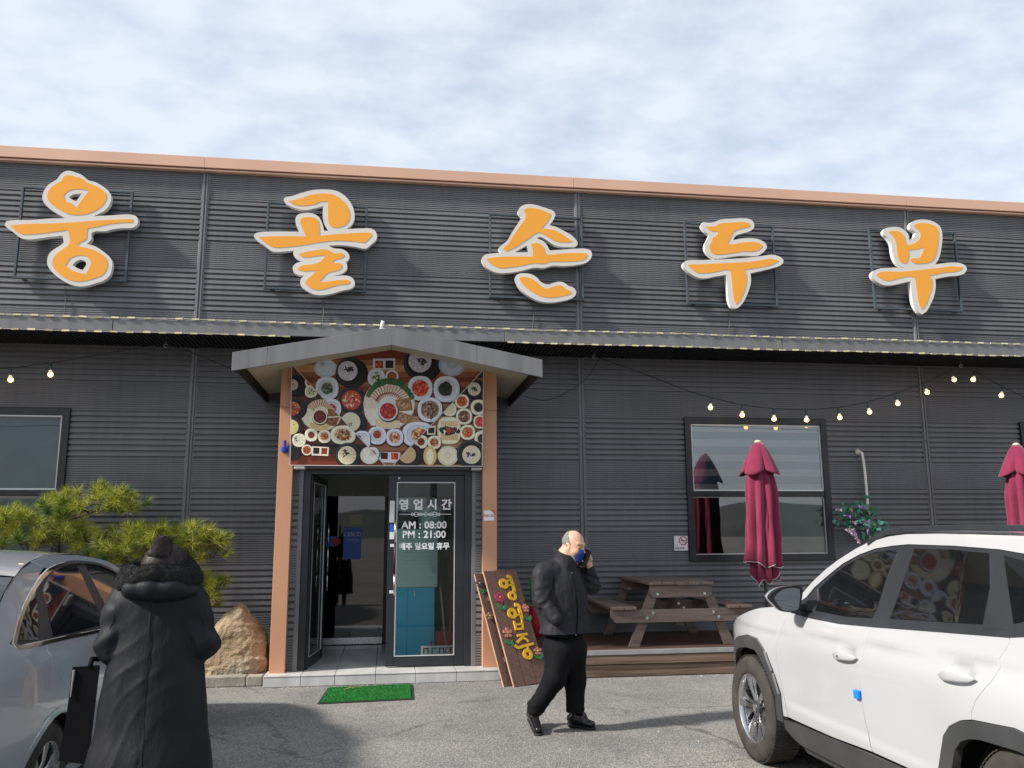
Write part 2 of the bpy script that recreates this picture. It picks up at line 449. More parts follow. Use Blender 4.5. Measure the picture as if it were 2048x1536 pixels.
# ------------------------------------------------------------------ the restaurant
YW = 11.5                       # face of the cladding
SEAM0, PITCHZ = 0.2548, 0.9895  # panel seams
TRIMX = [-2.593 + 5.259 * k for k in range(-3, 4)]
bld = empty('restaurant_building', (0, YW, 0), 'long single storey restaurant clad in dark grey ribbed steel with orange coping', 'building')
def P_(x, y, z): return (x, y - YW, z)      # world -> building space
def prof(za, zb, seam):
    """(z, depth) profile of one steel panel between za and zb whose top seam is at `seam`"""
    pts = []
    z = seam
    pts += [(z, -0.012), (z - 0.006, -0.012), (z - 0.010, 0.0)]
    for k in range(8):
        t = seam - 0.010 - k * 0.0748
        pts += [(t - 0.003, 0.008), (t - 0.047, 0.012), (t - 0.052, -0.018), (t - 0.0715, -0.018)]
    b = seam - 0.010 - 8 * 0.0748
    m = 13; p = (seam - PITCHZ - b) / -m
    for k in range(m):
        t = b - k * p
        pts += [(t - 0.002, 0.003), (t - p * 0.64, 0.005), (t - p * 0.74, -0.005), (t - p * 0.96, -0.005)]
    out = []
    for i, (z, d) in enumerate(pts):
        if za - 1e-6 <= z <= zb + 1e-6: out.append((z, d))
    if not out: return []
    if out[0][0] < zb - 0.002: out.insert(0, (zb, out[0][1]))
    if out[-1][0] > za + 0.002: out.append((za, out[-1][1]))
    return out
def panel(x0, x1, za, zb, seam, y=YW, parent=bld, name='cladding_panel', org=P_, side=None):
    pr = prof(za, zb, seam)
    if len(pr) < 2 or x1 - x0 < 0.01: return
    mb = MB(); vs = []
    jog = RND.uniform(-0.003, 0.003)
    for z, d in pr:
        if side is None: vs += [org(x0, y - d - 0.014 + jog, z), org(x1, y - d - 0.014 + jog, z)]
        else: vs += [org(side[0] + side[1] * d, x0, z), org(side[0] + side[1] * d, x1, z)]
    n = len(pr)
    mb.add(vs, [(2 * i, 2 * i + 2, 2 * i + 3, 2 * i + 1) for i in range(n - 1)])
    return mb.build(name, CLAD, parent)
WIN = [(-6.252, -4.088), (4.166, 6.330), (9.482, 11.65)]     # window openings, all from z 1.25 to 3.17
WZ0, WZ1 = SEAM0 + PITCHZ, SEAM0 + 3 * PITCHZ
xs_all = sorted(TRIMX + [-12.9, 17.7])
bays = [(TRIMX[i] + 0.045, TRIMX[i + 1] - 0.045) for i in range(len(TRIMX) - 1)]
for k in range(0, 8):
    seam = SEAM0 + PITCHZ * k; za, zb = max(0.0, seam - PITCHZ), min(seam, 6.62)
    for (a, b) in bays:
        cuts = []
        if za >= WZ0 - 0.01 and zb <= WZ1 + 0.01:
            cuts += [(w0, w1) for (w0, w1) in WIN if w1 > a and w0 < b]
        if zb <= WZ1 + 0.01: cuts += [(-1.2, 1.2)] if a < 0 < b else []
        x = a
        for (c0, c1) in sorted(cuts):
            panel(x, c0 + 0.02, za, zb, seam); x = c1 - 0.02
        panel(x, b, za, zb, seam)
# upright cover strips
def strip(x, z0, z1, wdt=0.105):
    mb = MB(); h = wdt / 2
    sec = [(-h, 0), (-h, -0.012), (-h + 0.012, -0.016), (-h + 0.016, -0.036), (-0.008, -0.038), (-0.004, -0.016), (0.010, -0.016), (0.014, -0.034), (0.030, -0.034), (0.034, -0.014), (h, -0.012), (h, 0)]
    mb.loft([[P_(x + u, YW - 0.004 + v, z) for u, v in sec] for z in (z0, z1)])
    mb.build('cover_strip', TRIM, bld, fixn=True)
for x in TRIMX:
    strip(x, 4.22, 6.615); strip(x, 2.955, 4.08); strip(x, 0.0, 2.95, 0.112)
# core of the wall, roof and far sides
mb = MB()
for (x0, x1, z0, z1) in [(-18.4, WIN[0][0], 0, 4.0), (*WIN[0], 0, WZ0), (*WIN[0], WZ1, 4.0), (WIN[0][1], -1.0, 0, 4.0), (-1.0, 1.0, 2.55, 4.0), (1.0, WIN[1][0], 0, 4.0), (*WIN[1], 0, WZ0), (*WIN[1], WZ1, 4.0), (WIN[1][1], WIN[2][0], 0, 4.0), (*WIN[2], 0, WZ0), (*WIN[2], WZ1, 4.0), (WIN[2][1], 13.2, 0, 4.0), (-18.4, 13.2, 4.0, 6.57)]:
    mb.box(x0, x1, 0.03, 0.15, z0, z1)
mb.box(-18.4, -18.3, 0.15, 14, 0, 6.57); mb.box(13.1, 13.2, 0.15, 14, 0, 6.57); mb.box(-18.4, 13.2, 14, 14.1, 0, 6.57)
mb.build('wall_core', CLAD, bld)
mb = MB(); mb.add([P_(-18.4, YW + 0.02, 6.58), P_(13.2, YW + 0.02, 6.58), P_(13.2, YW + 7, 7.5), P_(-18.4, YW + 7, 7.5), P_(13.2, YW + 14.1, 6.58), P_(-18.4, YW + 14.1, 6.58)], [(0, 1, 2, 3), (3, 2, 4, 5)])
mb.build('roof', TRIM, bld)
# coping in lengths
x = -18.4
for L_ in (2.3, 3.1, 3.2, 3.1, 4.1, 5.2, 5.3, 5.3):
    mb = MB()
    mb.box(x, x + L_ - 0.004, -0.115, 0.25, 6.6211, 6.778)
    mb.build('coping', COPE, bld, bevel=0.004)
    mb = MB(); mb.box(x, x + L_ - 0.004, -0.085, -0.01, 6.6034, 6.6201); mb.build('drip_groove', ORNGD, bld)
    mb = MB(); mb.box(x, x + L_ - 0.004, -0.100, -0.01, 6.5804, 6.6023); mb.build('coping_lip', COPE, bld)
    x += L_
# awning along the front
mb = MB()
x = -18.4
for i, L_ in enumerate((4.9, 5.0, 3.05, 2.1, 4.8, 3.8, 4.0, 3.95)):
    mb = MB(); dy = 0.003 * (i % 2)
    mb.box(x, x + L_ - 0.005, -1.0 - dy, -0.975, 4.068, 4.229)
    mb.build('awning_fascia', FASC, bld, bevel=0.004)
    x += L_
mb = MB(); mb.box(-18.4, 13.2, -0.97, -0.03, 4.208, 4.222); mb.build('awning_top', FASC, bld)
vs = []; fs = []
n = 560
mb = MB()
for i in range(n):
    x0 = -18.4 + i * 31.6 / n; w_ = 31.6 / n
    vs += [P_(x0, 10.53, 4.092), P_(x0 + w_ * 0.55, 10.53, 4.092), P_(x0 + w_ * 0.62, 10.53, 4.107), P_(x0 + w_ * 0.93, 10.53, 4.107)]
m_ = len(vs); vs2 = [(v[0], -0.02, v[2]) for v in vs]
mb.add(vs + vs2, [(i, i + 1, m_ + i + 1, m_ + i) for i in range(m_ - 1)])
mb.build('awning_soffit', BLACK, bld)

# LED rope lights on both edges of the awning
LEDM = mat('cream_led_module', (0.62, 0.55, 0.33), 0.45, var=0.15, vscale=20)
WIRE = mat('pale_wire', (0.55, 0.55, 0.52), 0.5)
led_me = None
for z, yy, lab, ph in ((4.237, 10.487, 'string of cream LED modules along the top edge of the awning', 0.0), (4.061, 10.487, 'string of cream LED modules along the lower edge of the awning', 0.07)):
    root = empty('led_strip', (0, yy, z), lab, 'LED lights')
    pts = []; X = -8.0; mods = []
    while X < 10.4:
        zz = 0.004 * math.sin(X * 2.1 + ph) + RND.uniform(-0.002, 0.002)
        if not (z < 4.1 and -1.25 < X < 1.35): mods.append((X, zz))
        X += 0.186 * RND.uniform(0.95, 1.05)
    if led_me is None:
        q = MB(); q.box(-0.043, 0.043, -0.008, 0.008, -0.009, 0.009); led_me = q.mesh('led_module'); led_me.materials.append(LEDM)
    for X, zz in mods:
        o = bpy.data.objects.new('led_module', led_me); link(o, root); o.location = (X, RND.uniform(-0.002, 0.002), zz); o.rotation_euler = (RND.uniform(-.3, .3), RND.uniform(-.05, .05), 0)
    for seg in ([m for m in mods if m[0] < 0.0], [m for m in mods if m[0] > 0.0]) if z < 4.1 else (mods,):
        q = MB(); q.tube([(X, 0.002, zz) for X, zz in seg], 0.0035, 4); q.build('cable', WIRE, root)

# ------------------------------------------------------------------ windows of the building
GL_DARK = glass('dark_window_glass', (0.92, 0.97, 1.0), 0.95, 0.015, 2.5)
GL_FILM = glass('teal_window_glass', (0.80, 0.92, 0.95), 0.85, 0.015, 1.65)
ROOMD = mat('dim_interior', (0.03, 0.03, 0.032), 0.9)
SASH = mat('pale_aluminium_sash', (0.62, 0.63, 0.63), 0.35, metal=0.3, var=0.05)
BLND = mat('blue_white_blind', (0.88, 0.92, 0.94), 0.8, var=0.06, vscale=3)
BLND2 = mat('blue_grey_blind', (0.20, 0.36, 0.48), 0.8, var=0.06, vscale=3)
FOG = mat('frosted_film', (0.36, 0.38, 0.37), 0.5, var=0.12, vscale=2.0)
FOG2 = mat('teal_film', (0.10, 0.19, 0.22), 0.4, var=0.35, vscale=2.2, contrast=0.9)
for wi, (x0, x1) in enumerate(WIN):
    z0, z1 = 1.2266, 3.2516
    w = empty('window', P_(0, YW, 0)); w.parent = bld
    fw_, zt = 0.092, 2.1727
    mb = MB()
    def fr(xa, xb, za, zb, ya=-0.06, yb=0.03): mb.box(xa, xb, ya, yb, za, zb)
    fr(x0, x0 + fw_, z0, z1); fr(x1 - fw_, x1, z0, z1); fr(x0 + fw_, x1 - fw_, z1 - fw_, z1, -0.058); fr(x0 + fw_, x1 - fw_, z0, z0 + fw_, -0.058); fr(x0 + fw_, x1 - fw_, zt - 0.05, zt + 0.03, -0.045)
    mb.build('window_frame', FRAME, w, bevel=0.006)
    ia, ib = x0 + fw_, x1 - fw_
    for (za, zb, up) in ((zt + 0.03, z1 - fw_, True), (z0 + fw_, zt - 0.05, False)):
        mb = MB(); t = 0.022 if up else 0.012; yb = -0.03 if up else -0.015
        mb.box(ia, ia + t, yb, 0.02, za, zb); mb.box(ib - t, ib, yb, 0.02, za, zb); mb.box(ia + t, ib - t, yb, 0.02, zb - t, zb); mb.box(ia + t, ib - t, yb, 0.02, za, za + t)
        mb.build('sash', SASH, w, bevel=0.002)
        mb = MB(); mb.add([(ia + t, yb + 0.012, za + t), (ib - t, yb + 0.012, za + t), (ib - t, yb + 0.012, zb - t), (ia + t, yb + 0.012, zb - t)], [(0, 1, 2, 3)])
        mb.build('pane', GL_DARK if wi == 1 else GL_FILM, w)
        if up and wi == 1:
            nb = 9; h = (zb - za) / nb
            for k in range(nb):
                mb = MB(); mb.box(ia, ib, 0.004 + 0.004 * (k % 2), 0.007 + 0.004 * (k % 2), za + k * h, za + (k + 1) * h - 0.003)
                mb.build('blind_band', BLND if k % 2 == 0 else BLND2, w)
        elif up:
            mb = MB(); mb.add([(ia, 0.09, za), (ib, 0.09, za), (ib, 0.09, zb), (ia, 0.09, zb)], [(0, 1, 2, 3)]); mb.build('film', FOG2, w)
        elif wi != 1:
            mb = MB(); mb.add([(ia, 0.06, za), (ib, 0.06, za), (ib, 0.06, zb), (ia, 0.06, zb)], [(0, 1, 2, 3)]); mb.build('film', FOG, w)
        else:
            mb = MB(); xm = ia + 0.9
            mb.add([(xm, 0.06, za), (ib, 0.06, za), (ib, 0.06, zb), (xm, 0.06, zb)], [(0, 1, 2, 3)]); mb.build('film', FOG, w)
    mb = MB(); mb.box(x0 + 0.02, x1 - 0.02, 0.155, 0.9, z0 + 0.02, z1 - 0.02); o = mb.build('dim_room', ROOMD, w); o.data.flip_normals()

# ------------------------------------------------------------------ entrance porch
porch = empty('entrance_porch', (0, 10.0, 0), 'gabled entrance porch with salmon orange pillars and dark grey roof over the glass door', 'porch')
def Q_(x, y, z): return (x, y - 10.0, z)
for s in (-1, 1):
    for (z0, z1) in ((0.118, 3.098), (3.102, 3.60)):
        mb = MB(); mb.box(*sorted((s * 1.275, s * 1.105)), 0.0, 0.30, z0, z1); mb.build('pillar', ORNG, porch, bevel=0.004)
    # ribbed steel between pillar and door frame, smooth grey jamb
    for k in range(4):
        seam = SEAM0 + PITCHZ * k - 0.15; za, zb = max(0.118, seam - PITCHZ), min(seam, 2.40)
        panel(*sorted((s * 1.104, s * 1.035)), za, zb, seam, y=10.11, parent=porch, org=Q_)
        panel(10.3, 11.5, max(0.118, seam - PITCHZ), min(seam, 3.5), seam, parent=porch, org=Q_, side=(s * 1.26, s))
    mb = MB(); mb.box(*sorted((s * 1.036, s * 0.985)), 0.095, 0.30, 0.118, 2.40); mb.build('jamb_cover', TRIM, porch, bevel=0.003)
# gable above the door
mb = MB()
mb.prism([(-1.104, 2.385), (1.104, 2.385), (1.104, 3.58), (0, 3.84), (-1.104, 3.58)], lambda x, y, t: (x, 0.015 + t * 0.2, y)); mb.build('gable', CLAD, porch)
# roof slabs, soffits, fascias
def roofz(x, d=0.0): return 3.848 - abs(x) * 0.1945 + d
for s in (-1, 1):
    mb = MB(); xe = 1.65
    sec = [(0, roofz(0)), (s * xe, roofz(xe)), (s * xe, roofz(xe) - 0.03), (0, roofz(0) - 0.03)]
    mb.loft([[Q_(x, y, z) for x, z in sec] for y in (9.01, 11.5)]); mb.build('roof_slab', TRIM, porch, fixn=True)
    mb = MB(); sec = [(s * 0.004, roofz(0) - 0.035), (s * (xe - 0.03), roofz(xe) - 0.035), (s * (xe - 0.03), roofz(xe) - 0.045), (s * 0.004, roofz(0) - 0.045)]
    mb.loft([[Q_(x, y, z) for x, z in sec] for y in (9.03, 11.49)]); mb.build('soffit', BEIGE, porch, fixn=True)
    cut = 0.0 if s < 0 else 0.93
    for (xa, xb) in (((0.0, 0.93), (0.934, xe + 0.01)) if s > 0 else ((0.0, 1.30), (1.303, xe + 0.01))):
        mb = MB(); sec = [(s * xa, roofz(xa) + 0.004), (s * xb, roofz(xb) + 0.004), (s * xb, roofz(xb) - 0.196), (s * xa, roofz(xa) - 0.196)]
        mb.loft([[Q_(x, y, z) for x, z in sec] for y in (8.995, 9.02)]); mb.build('roof_fascia', FASC, porch, fixn=True, bevel=0.003)
    mb = MB(); mb.box(*sorted((s * (xe - 0.02), s * (xe + 0.012))), -0.978, 1.49, roofz(xe) - 0.15, roofz(xe) + 0.002); mb.build('eave_board', BLACK, porch)
# door frame
mb = MB()
for s in (-1, 1): mb.box(*sorted((s * 0.985, s * 0.905)), 0.12, 0.28, 0.118, 2.385)
mb.box(-0.905, 0.905, 0.121, 0.279, 2.325, 2.384); mb.build('door_frame', FRAME, porch, bevel=0.004)
GL_DOOR = glass('door_glass', (0.86, 0.95, 0.95), 0.88, 0.01, 1.5)
PRINT = mat('white_vinyl_print', (0.80, 0.80, 0.80), 0.6, var=0.02)
def leaf(parent, mirror=False):
    """glazed leaf 0.90 x 2.19, hinge edge at x=0, faces -y"""
    st, tp, bt = 0.10, 0.085, 0.115
    mb = MB(); W_, H_ = 0.905, 2.19
    mb.box(0, st, 0, 0.045, 0, H_); mb.box(W_ - st - 0.02, W_, 0, 0.045, 0, H_); mb.box(st, W_ - st - 0.02, 0.001, 0.044, H_ - tp, H_); mb.box(st, W_ - st - 0.02, 0.001, 0.044, 0, bt)
    o = mb.build('leaf_frame', FRAME, parent, bevel=0.004)
    mb = MB(); mb.add([(st, 0.02, bt), (W_ - st - 0.02, 0.02, bt), (W_ - st - 0.02, 0.02, H_ - tp), (st, 0.02, H_ - tp)], [(0, 1, 2, 3)]); mb.build('pane', GL_DOOR, parent)
    mb = MB(); a, b = st, W_ - st - 0.02
    for (xa, xb, za, zb) in ((a - 0.004, a + 0.006, bt - 0.004, H_ - tp + 0.004), (b - 0.006, b + 0.004, bt - 0.004, H_ - tp + 0.004), (a + 0.006, b - 0.006, H_ - tp - 0.006, H_ - tp + 0.004), (a + 0.006, b - 0.006, bt - 0.004, bt + 0.006)):
        mb.box(xa, xb, -0.003, 0.01, za, zb)
    mb.build('glazing_bead', SASH, parent)
    return o
# right leaf, closed
dr = empty('door', (0.0, 0.15, 0.13)); dr.parent = porch
leaf(dr)
mb = MB()
for z0, z1 in ((0.80, 1.04), (1.40, 1.64)): mb.tube([(0.085, -0.045, z0), (0.085, -0.045, z1)], 0.012, 10)
mb.build('handle_end', STEEL, dr, smooth=True)
mb = MB(); mb.tube([(0.085, -0.045, 1.04), (0.085, -0.045, 1.40)], 0.0135, 10); mb.tube([(0.085, -0.045, 0.86), (0.085, 0.01, 0.86)], 0.008, 8); mb.tube([(0.085, -0.045, 1.58), (0.085, 0.01, 1.58)], 0.008, 8)
mb.build('handle', BLACK, dr, smooth=True)
mb = MB(); mb.box(0.015, 0.075, -0.025, 0.0, 1.63, 1.89); mb.build('door_lock', mat('silver_plastic', (0.55, 0.56, 0.57), 0.3, metal=0.4), dr, bevel=0.008)
BLUE = mat('blue_plastic_film', (0.03, 0.13, 0.55), 0.4, var=0.06)
mb = MB(); mb.box(0.02, 0.075, -0.004, 0.0, 1.53, 1.615); mb.build('sticker', BLUE, dr)
mb = MB(); mb.box(0.02, 0.075, -0.004, 0.0, 1.44, 1.525); mb.build('sticker', PRINT, dr)
for z in (1.35, 0.82):
    mb = MB(); mb.box(0.03, 0.075, -0.004, 0.0, z, z + 0.035); mb.build('sticker', PRINT, dr)
def dtext(body, size, x, z, bold=0.0, sp=1.0):
    o = text_mesh(body, size, dr, 'door_lettering', PRINT, bold=bold, spacing=sp)
    o.rotation_euler = FACE_CAM; o.location = (x, 0.012, z)
dtext('영 업 시 간', 0.135, 0.435, 1.795, 0.004, 1.05)
dtext('AM : 08:00', 0.115, 0.425, 1.565, 0.003, 1.04)
dtext('PM : 21:00', 0.115, 0.425, 1.455, 0.003, 1.04)
dtext('매주 일요일 휴무', 0.085, 0.43, 1.325, 0.003, 1.0)
mb = MB()
mb.box(0.13, 0.745, 0.009, 0.012, 1.726, 1.732)
for cx, k in ((0.33, 4), (0.44, 2), (0.55, 4)):
    for dx in (-0.045, 0, 0.045):
        r = 0.03 if dx == 0 else 0.02
        ring = [((cx + dx) + r * math.cos(a * math.pi / k * 2 / 2), 1.729 + r * math.sin(a * math.pi / k)) for a in range(2 * k)]
        inn = [((cx + dx) + (r - 0.007) * math.cos(a * math.pi / k), 1.729 + (r - 0.007) * math.sin(a * math.pi / k)) for a in range(2 * k)]
        mb.prism(ring, lambda x, y, t: (x, 0.0095 + 0.002 * t, y), holes=[inn])
mb.build('door_ornament', PRINT, dr)
mb = MB(); mb.lathe([(0.012, 0), (0.012, 0.01), (0.004, 0.012)], n=12, M=Matrix.Rotation(math.pi / 2, 4, 'X')); mb.build('door_bolt', STEEL, dr, loc=(0.12, 0, 2.155))
# left leaf, swung inwards
dl = empty('door', (-0.885, 0.17, 0.13), rz=rad(83)); dl.parent = porch
leaf(dl)
mb = MB()
for z0, z1 in ((0.80, 1.04), (1.40, 1.64)): mb.tube([(0.82, -0.045, z0), (0.82, -0.045, z1)], 0.012, 10)
mb.tube([(0.82, -0.045, 1.04), (0.82, -0.045, 1.40)], 0.0135, 10)
mb.build('handle', STEEL, dl, smooth=True)
# automatic door sensors under the banner ends
for x in (-1.085, 0.965):
    mb = MB(); mb.box(x, x + 0.125, -0.06, 0.10, 2.372, 2.402); mb.build('door_sensor', mat('grey_sensor', (0.40, 0.40, 0.39), 0.4), porch, bevel=0.008)
# vestibule behind the door
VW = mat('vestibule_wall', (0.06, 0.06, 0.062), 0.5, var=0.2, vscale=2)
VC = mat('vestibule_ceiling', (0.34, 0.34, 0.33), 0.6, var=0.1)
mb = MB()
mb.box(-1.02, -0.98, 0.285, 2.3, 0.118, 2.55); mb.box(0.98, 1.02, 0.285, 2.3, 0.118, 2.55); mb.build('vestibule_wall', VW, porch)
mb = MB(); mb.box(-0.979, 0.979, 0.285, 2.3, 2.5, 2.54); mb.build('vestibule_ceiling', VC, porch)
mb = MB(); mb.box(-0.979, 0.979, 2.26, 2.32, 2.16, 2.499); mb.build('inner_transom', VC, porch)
mb = MB()
for (a, b) in ((-0.979, -0.90), (-0.05, 0.03), (0.90, 0.979)): mb.box(a, b, 2.25, 2.32, 0.13, 2.159)
mb.build('inner_door_frame', FRAME, porch, bevel=0.003)
mb = MB(); mb.box(-0.899, -0.05, 2.24, 2.31, 0.13, 0.215); mb.box(0.031, 0.899, 2.24, 2.31, 0.13, 0.215); mb.build('kick_plate', STEEL, porch, bevel=0.003)
GL_IN = glass('dim_inner_glass', (0.5, 0.55, 0.55), 0.35, 0.02, 1.9)
mb = MB(); mb.add([(-0.9, 2.28, 0.215), (0.9, 2.28, 0.215), (0.9, 2.28, 2.16), (-0.9, 2.28, 2.16)], [(0, 1, 2, 3)]); mb.build('inner_pane', GL_IN, porch)
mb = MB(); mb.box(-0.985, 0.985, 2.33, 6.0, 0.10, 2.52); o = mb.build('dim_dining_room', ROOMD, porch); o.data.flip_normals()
mb = MB(); mb.box(-0.62, -0.37, 2.255, 2.262, 1.28, 1.72); mb.build('sticker', BLUE, porch)
o = text_mesh('CESCO', 0.075, porch, 'sticker_lettering', PRINT); o.rotation_euler = FACE_CAM; o.location = (-0.495, 2.252, 1.60)
o = text_mesh('Membership', 0.032, porch, 'sticker_lettering', PRINT); o.rotation_euler = FACE_CAM; o.location = (-0.48, 2.252, 1.54)
mb = MB(); mb.box(-0.54, -0.37, 2.255, 2.262, 1.76, 1.90); mb.build('sticker', mat('cream_paper', (0.55, 0.50, 0.36), 0.7), porch)
mb = MB(); mb.box(-0.86, -0.70, 2.255, 2.262, 1.46, 1.60); mb.build('sticker', BLUE, porch)
mb = MB(); mb.lathe([(0.058, 0), (0.058, 0.003)], n=20, M=Matrix.Rotation(math.pi / 2, 4, 'X')); mb.build('sticker', mat('red_film', (0.5, 0.03, 0.03), 0.5), porch, loc=(-0.72, 2.25, 1.53))

# ------------------------------------------------------------------ tiled step and vestibule floor
TILE = mat('pale_marble_tile', (0.50, 0.49, 0.465), 0.35, var=0.10, vscale=5, col2=(0.56, 0.55, 0.53), detail=8, stretch=(1, 0.4, 0.4), spec=0.5)
GROUT = mat('grey_mortar', (0.22, 0.21, 0.195), 0.9, bump=0.004, bscale=60)
step = empty('entrance_step', (0, 9.8, 0), 'low step faced with pale marbled tiles in front of the glass door', 'step')
mb = MB(); mb.box(-1.30, 1.30, 0.012, 0.4, 0, 0.106); mb.box(-0.98, 0.98, 0.4, 2.55, 0, 0.107); mb.box(-1.30, -0.98, 0.4, 1.2, 0, 0.106); mb.box(0.98, 1.30, 0.4, 1.2, 0, 0.106); mb.build('mortar_bed', GROUT, step)
tx = [-1.31, -0.91, -0.545, -0.105, 0.335, 0.79, 1.285]
for i in range(6):
    a, b = tx[i] + 0.003, tx[i + 1] - 0.003
    mb = MB(); mb.box(a, b, 0.0, 0.011, 0.004, 0.104); mb.build('riser_tile', TILE, step, bevel=0.002)
    mb = MB(); mb.box(a, b, -0.004, 0.345, 0.1065, 0.117 + RND.uniform(0, 0.001)); mb.build('tread_tile', TILE, step, bevel=0.002)
ty = [0.35, 0.80, 1.25, 1.70, 2.15, 2.55]
for j in range(5):
    for i, (a, b) in enumerate(((-0.975, -0.545), (-0.545, -0.105), (-0.105, 0.335), (0.335, 0.79), (0.79, 0.975))):
        mb = MB(); mb.box(a + 0.003, b - 0.003, ty[j] + 0.003, ty[j + 1] - 0.003, 0.1075, 0.1175 + RND.uniform(0, 0.001)); mb.build('floor_tile', TILE, step, bevel=0.002)
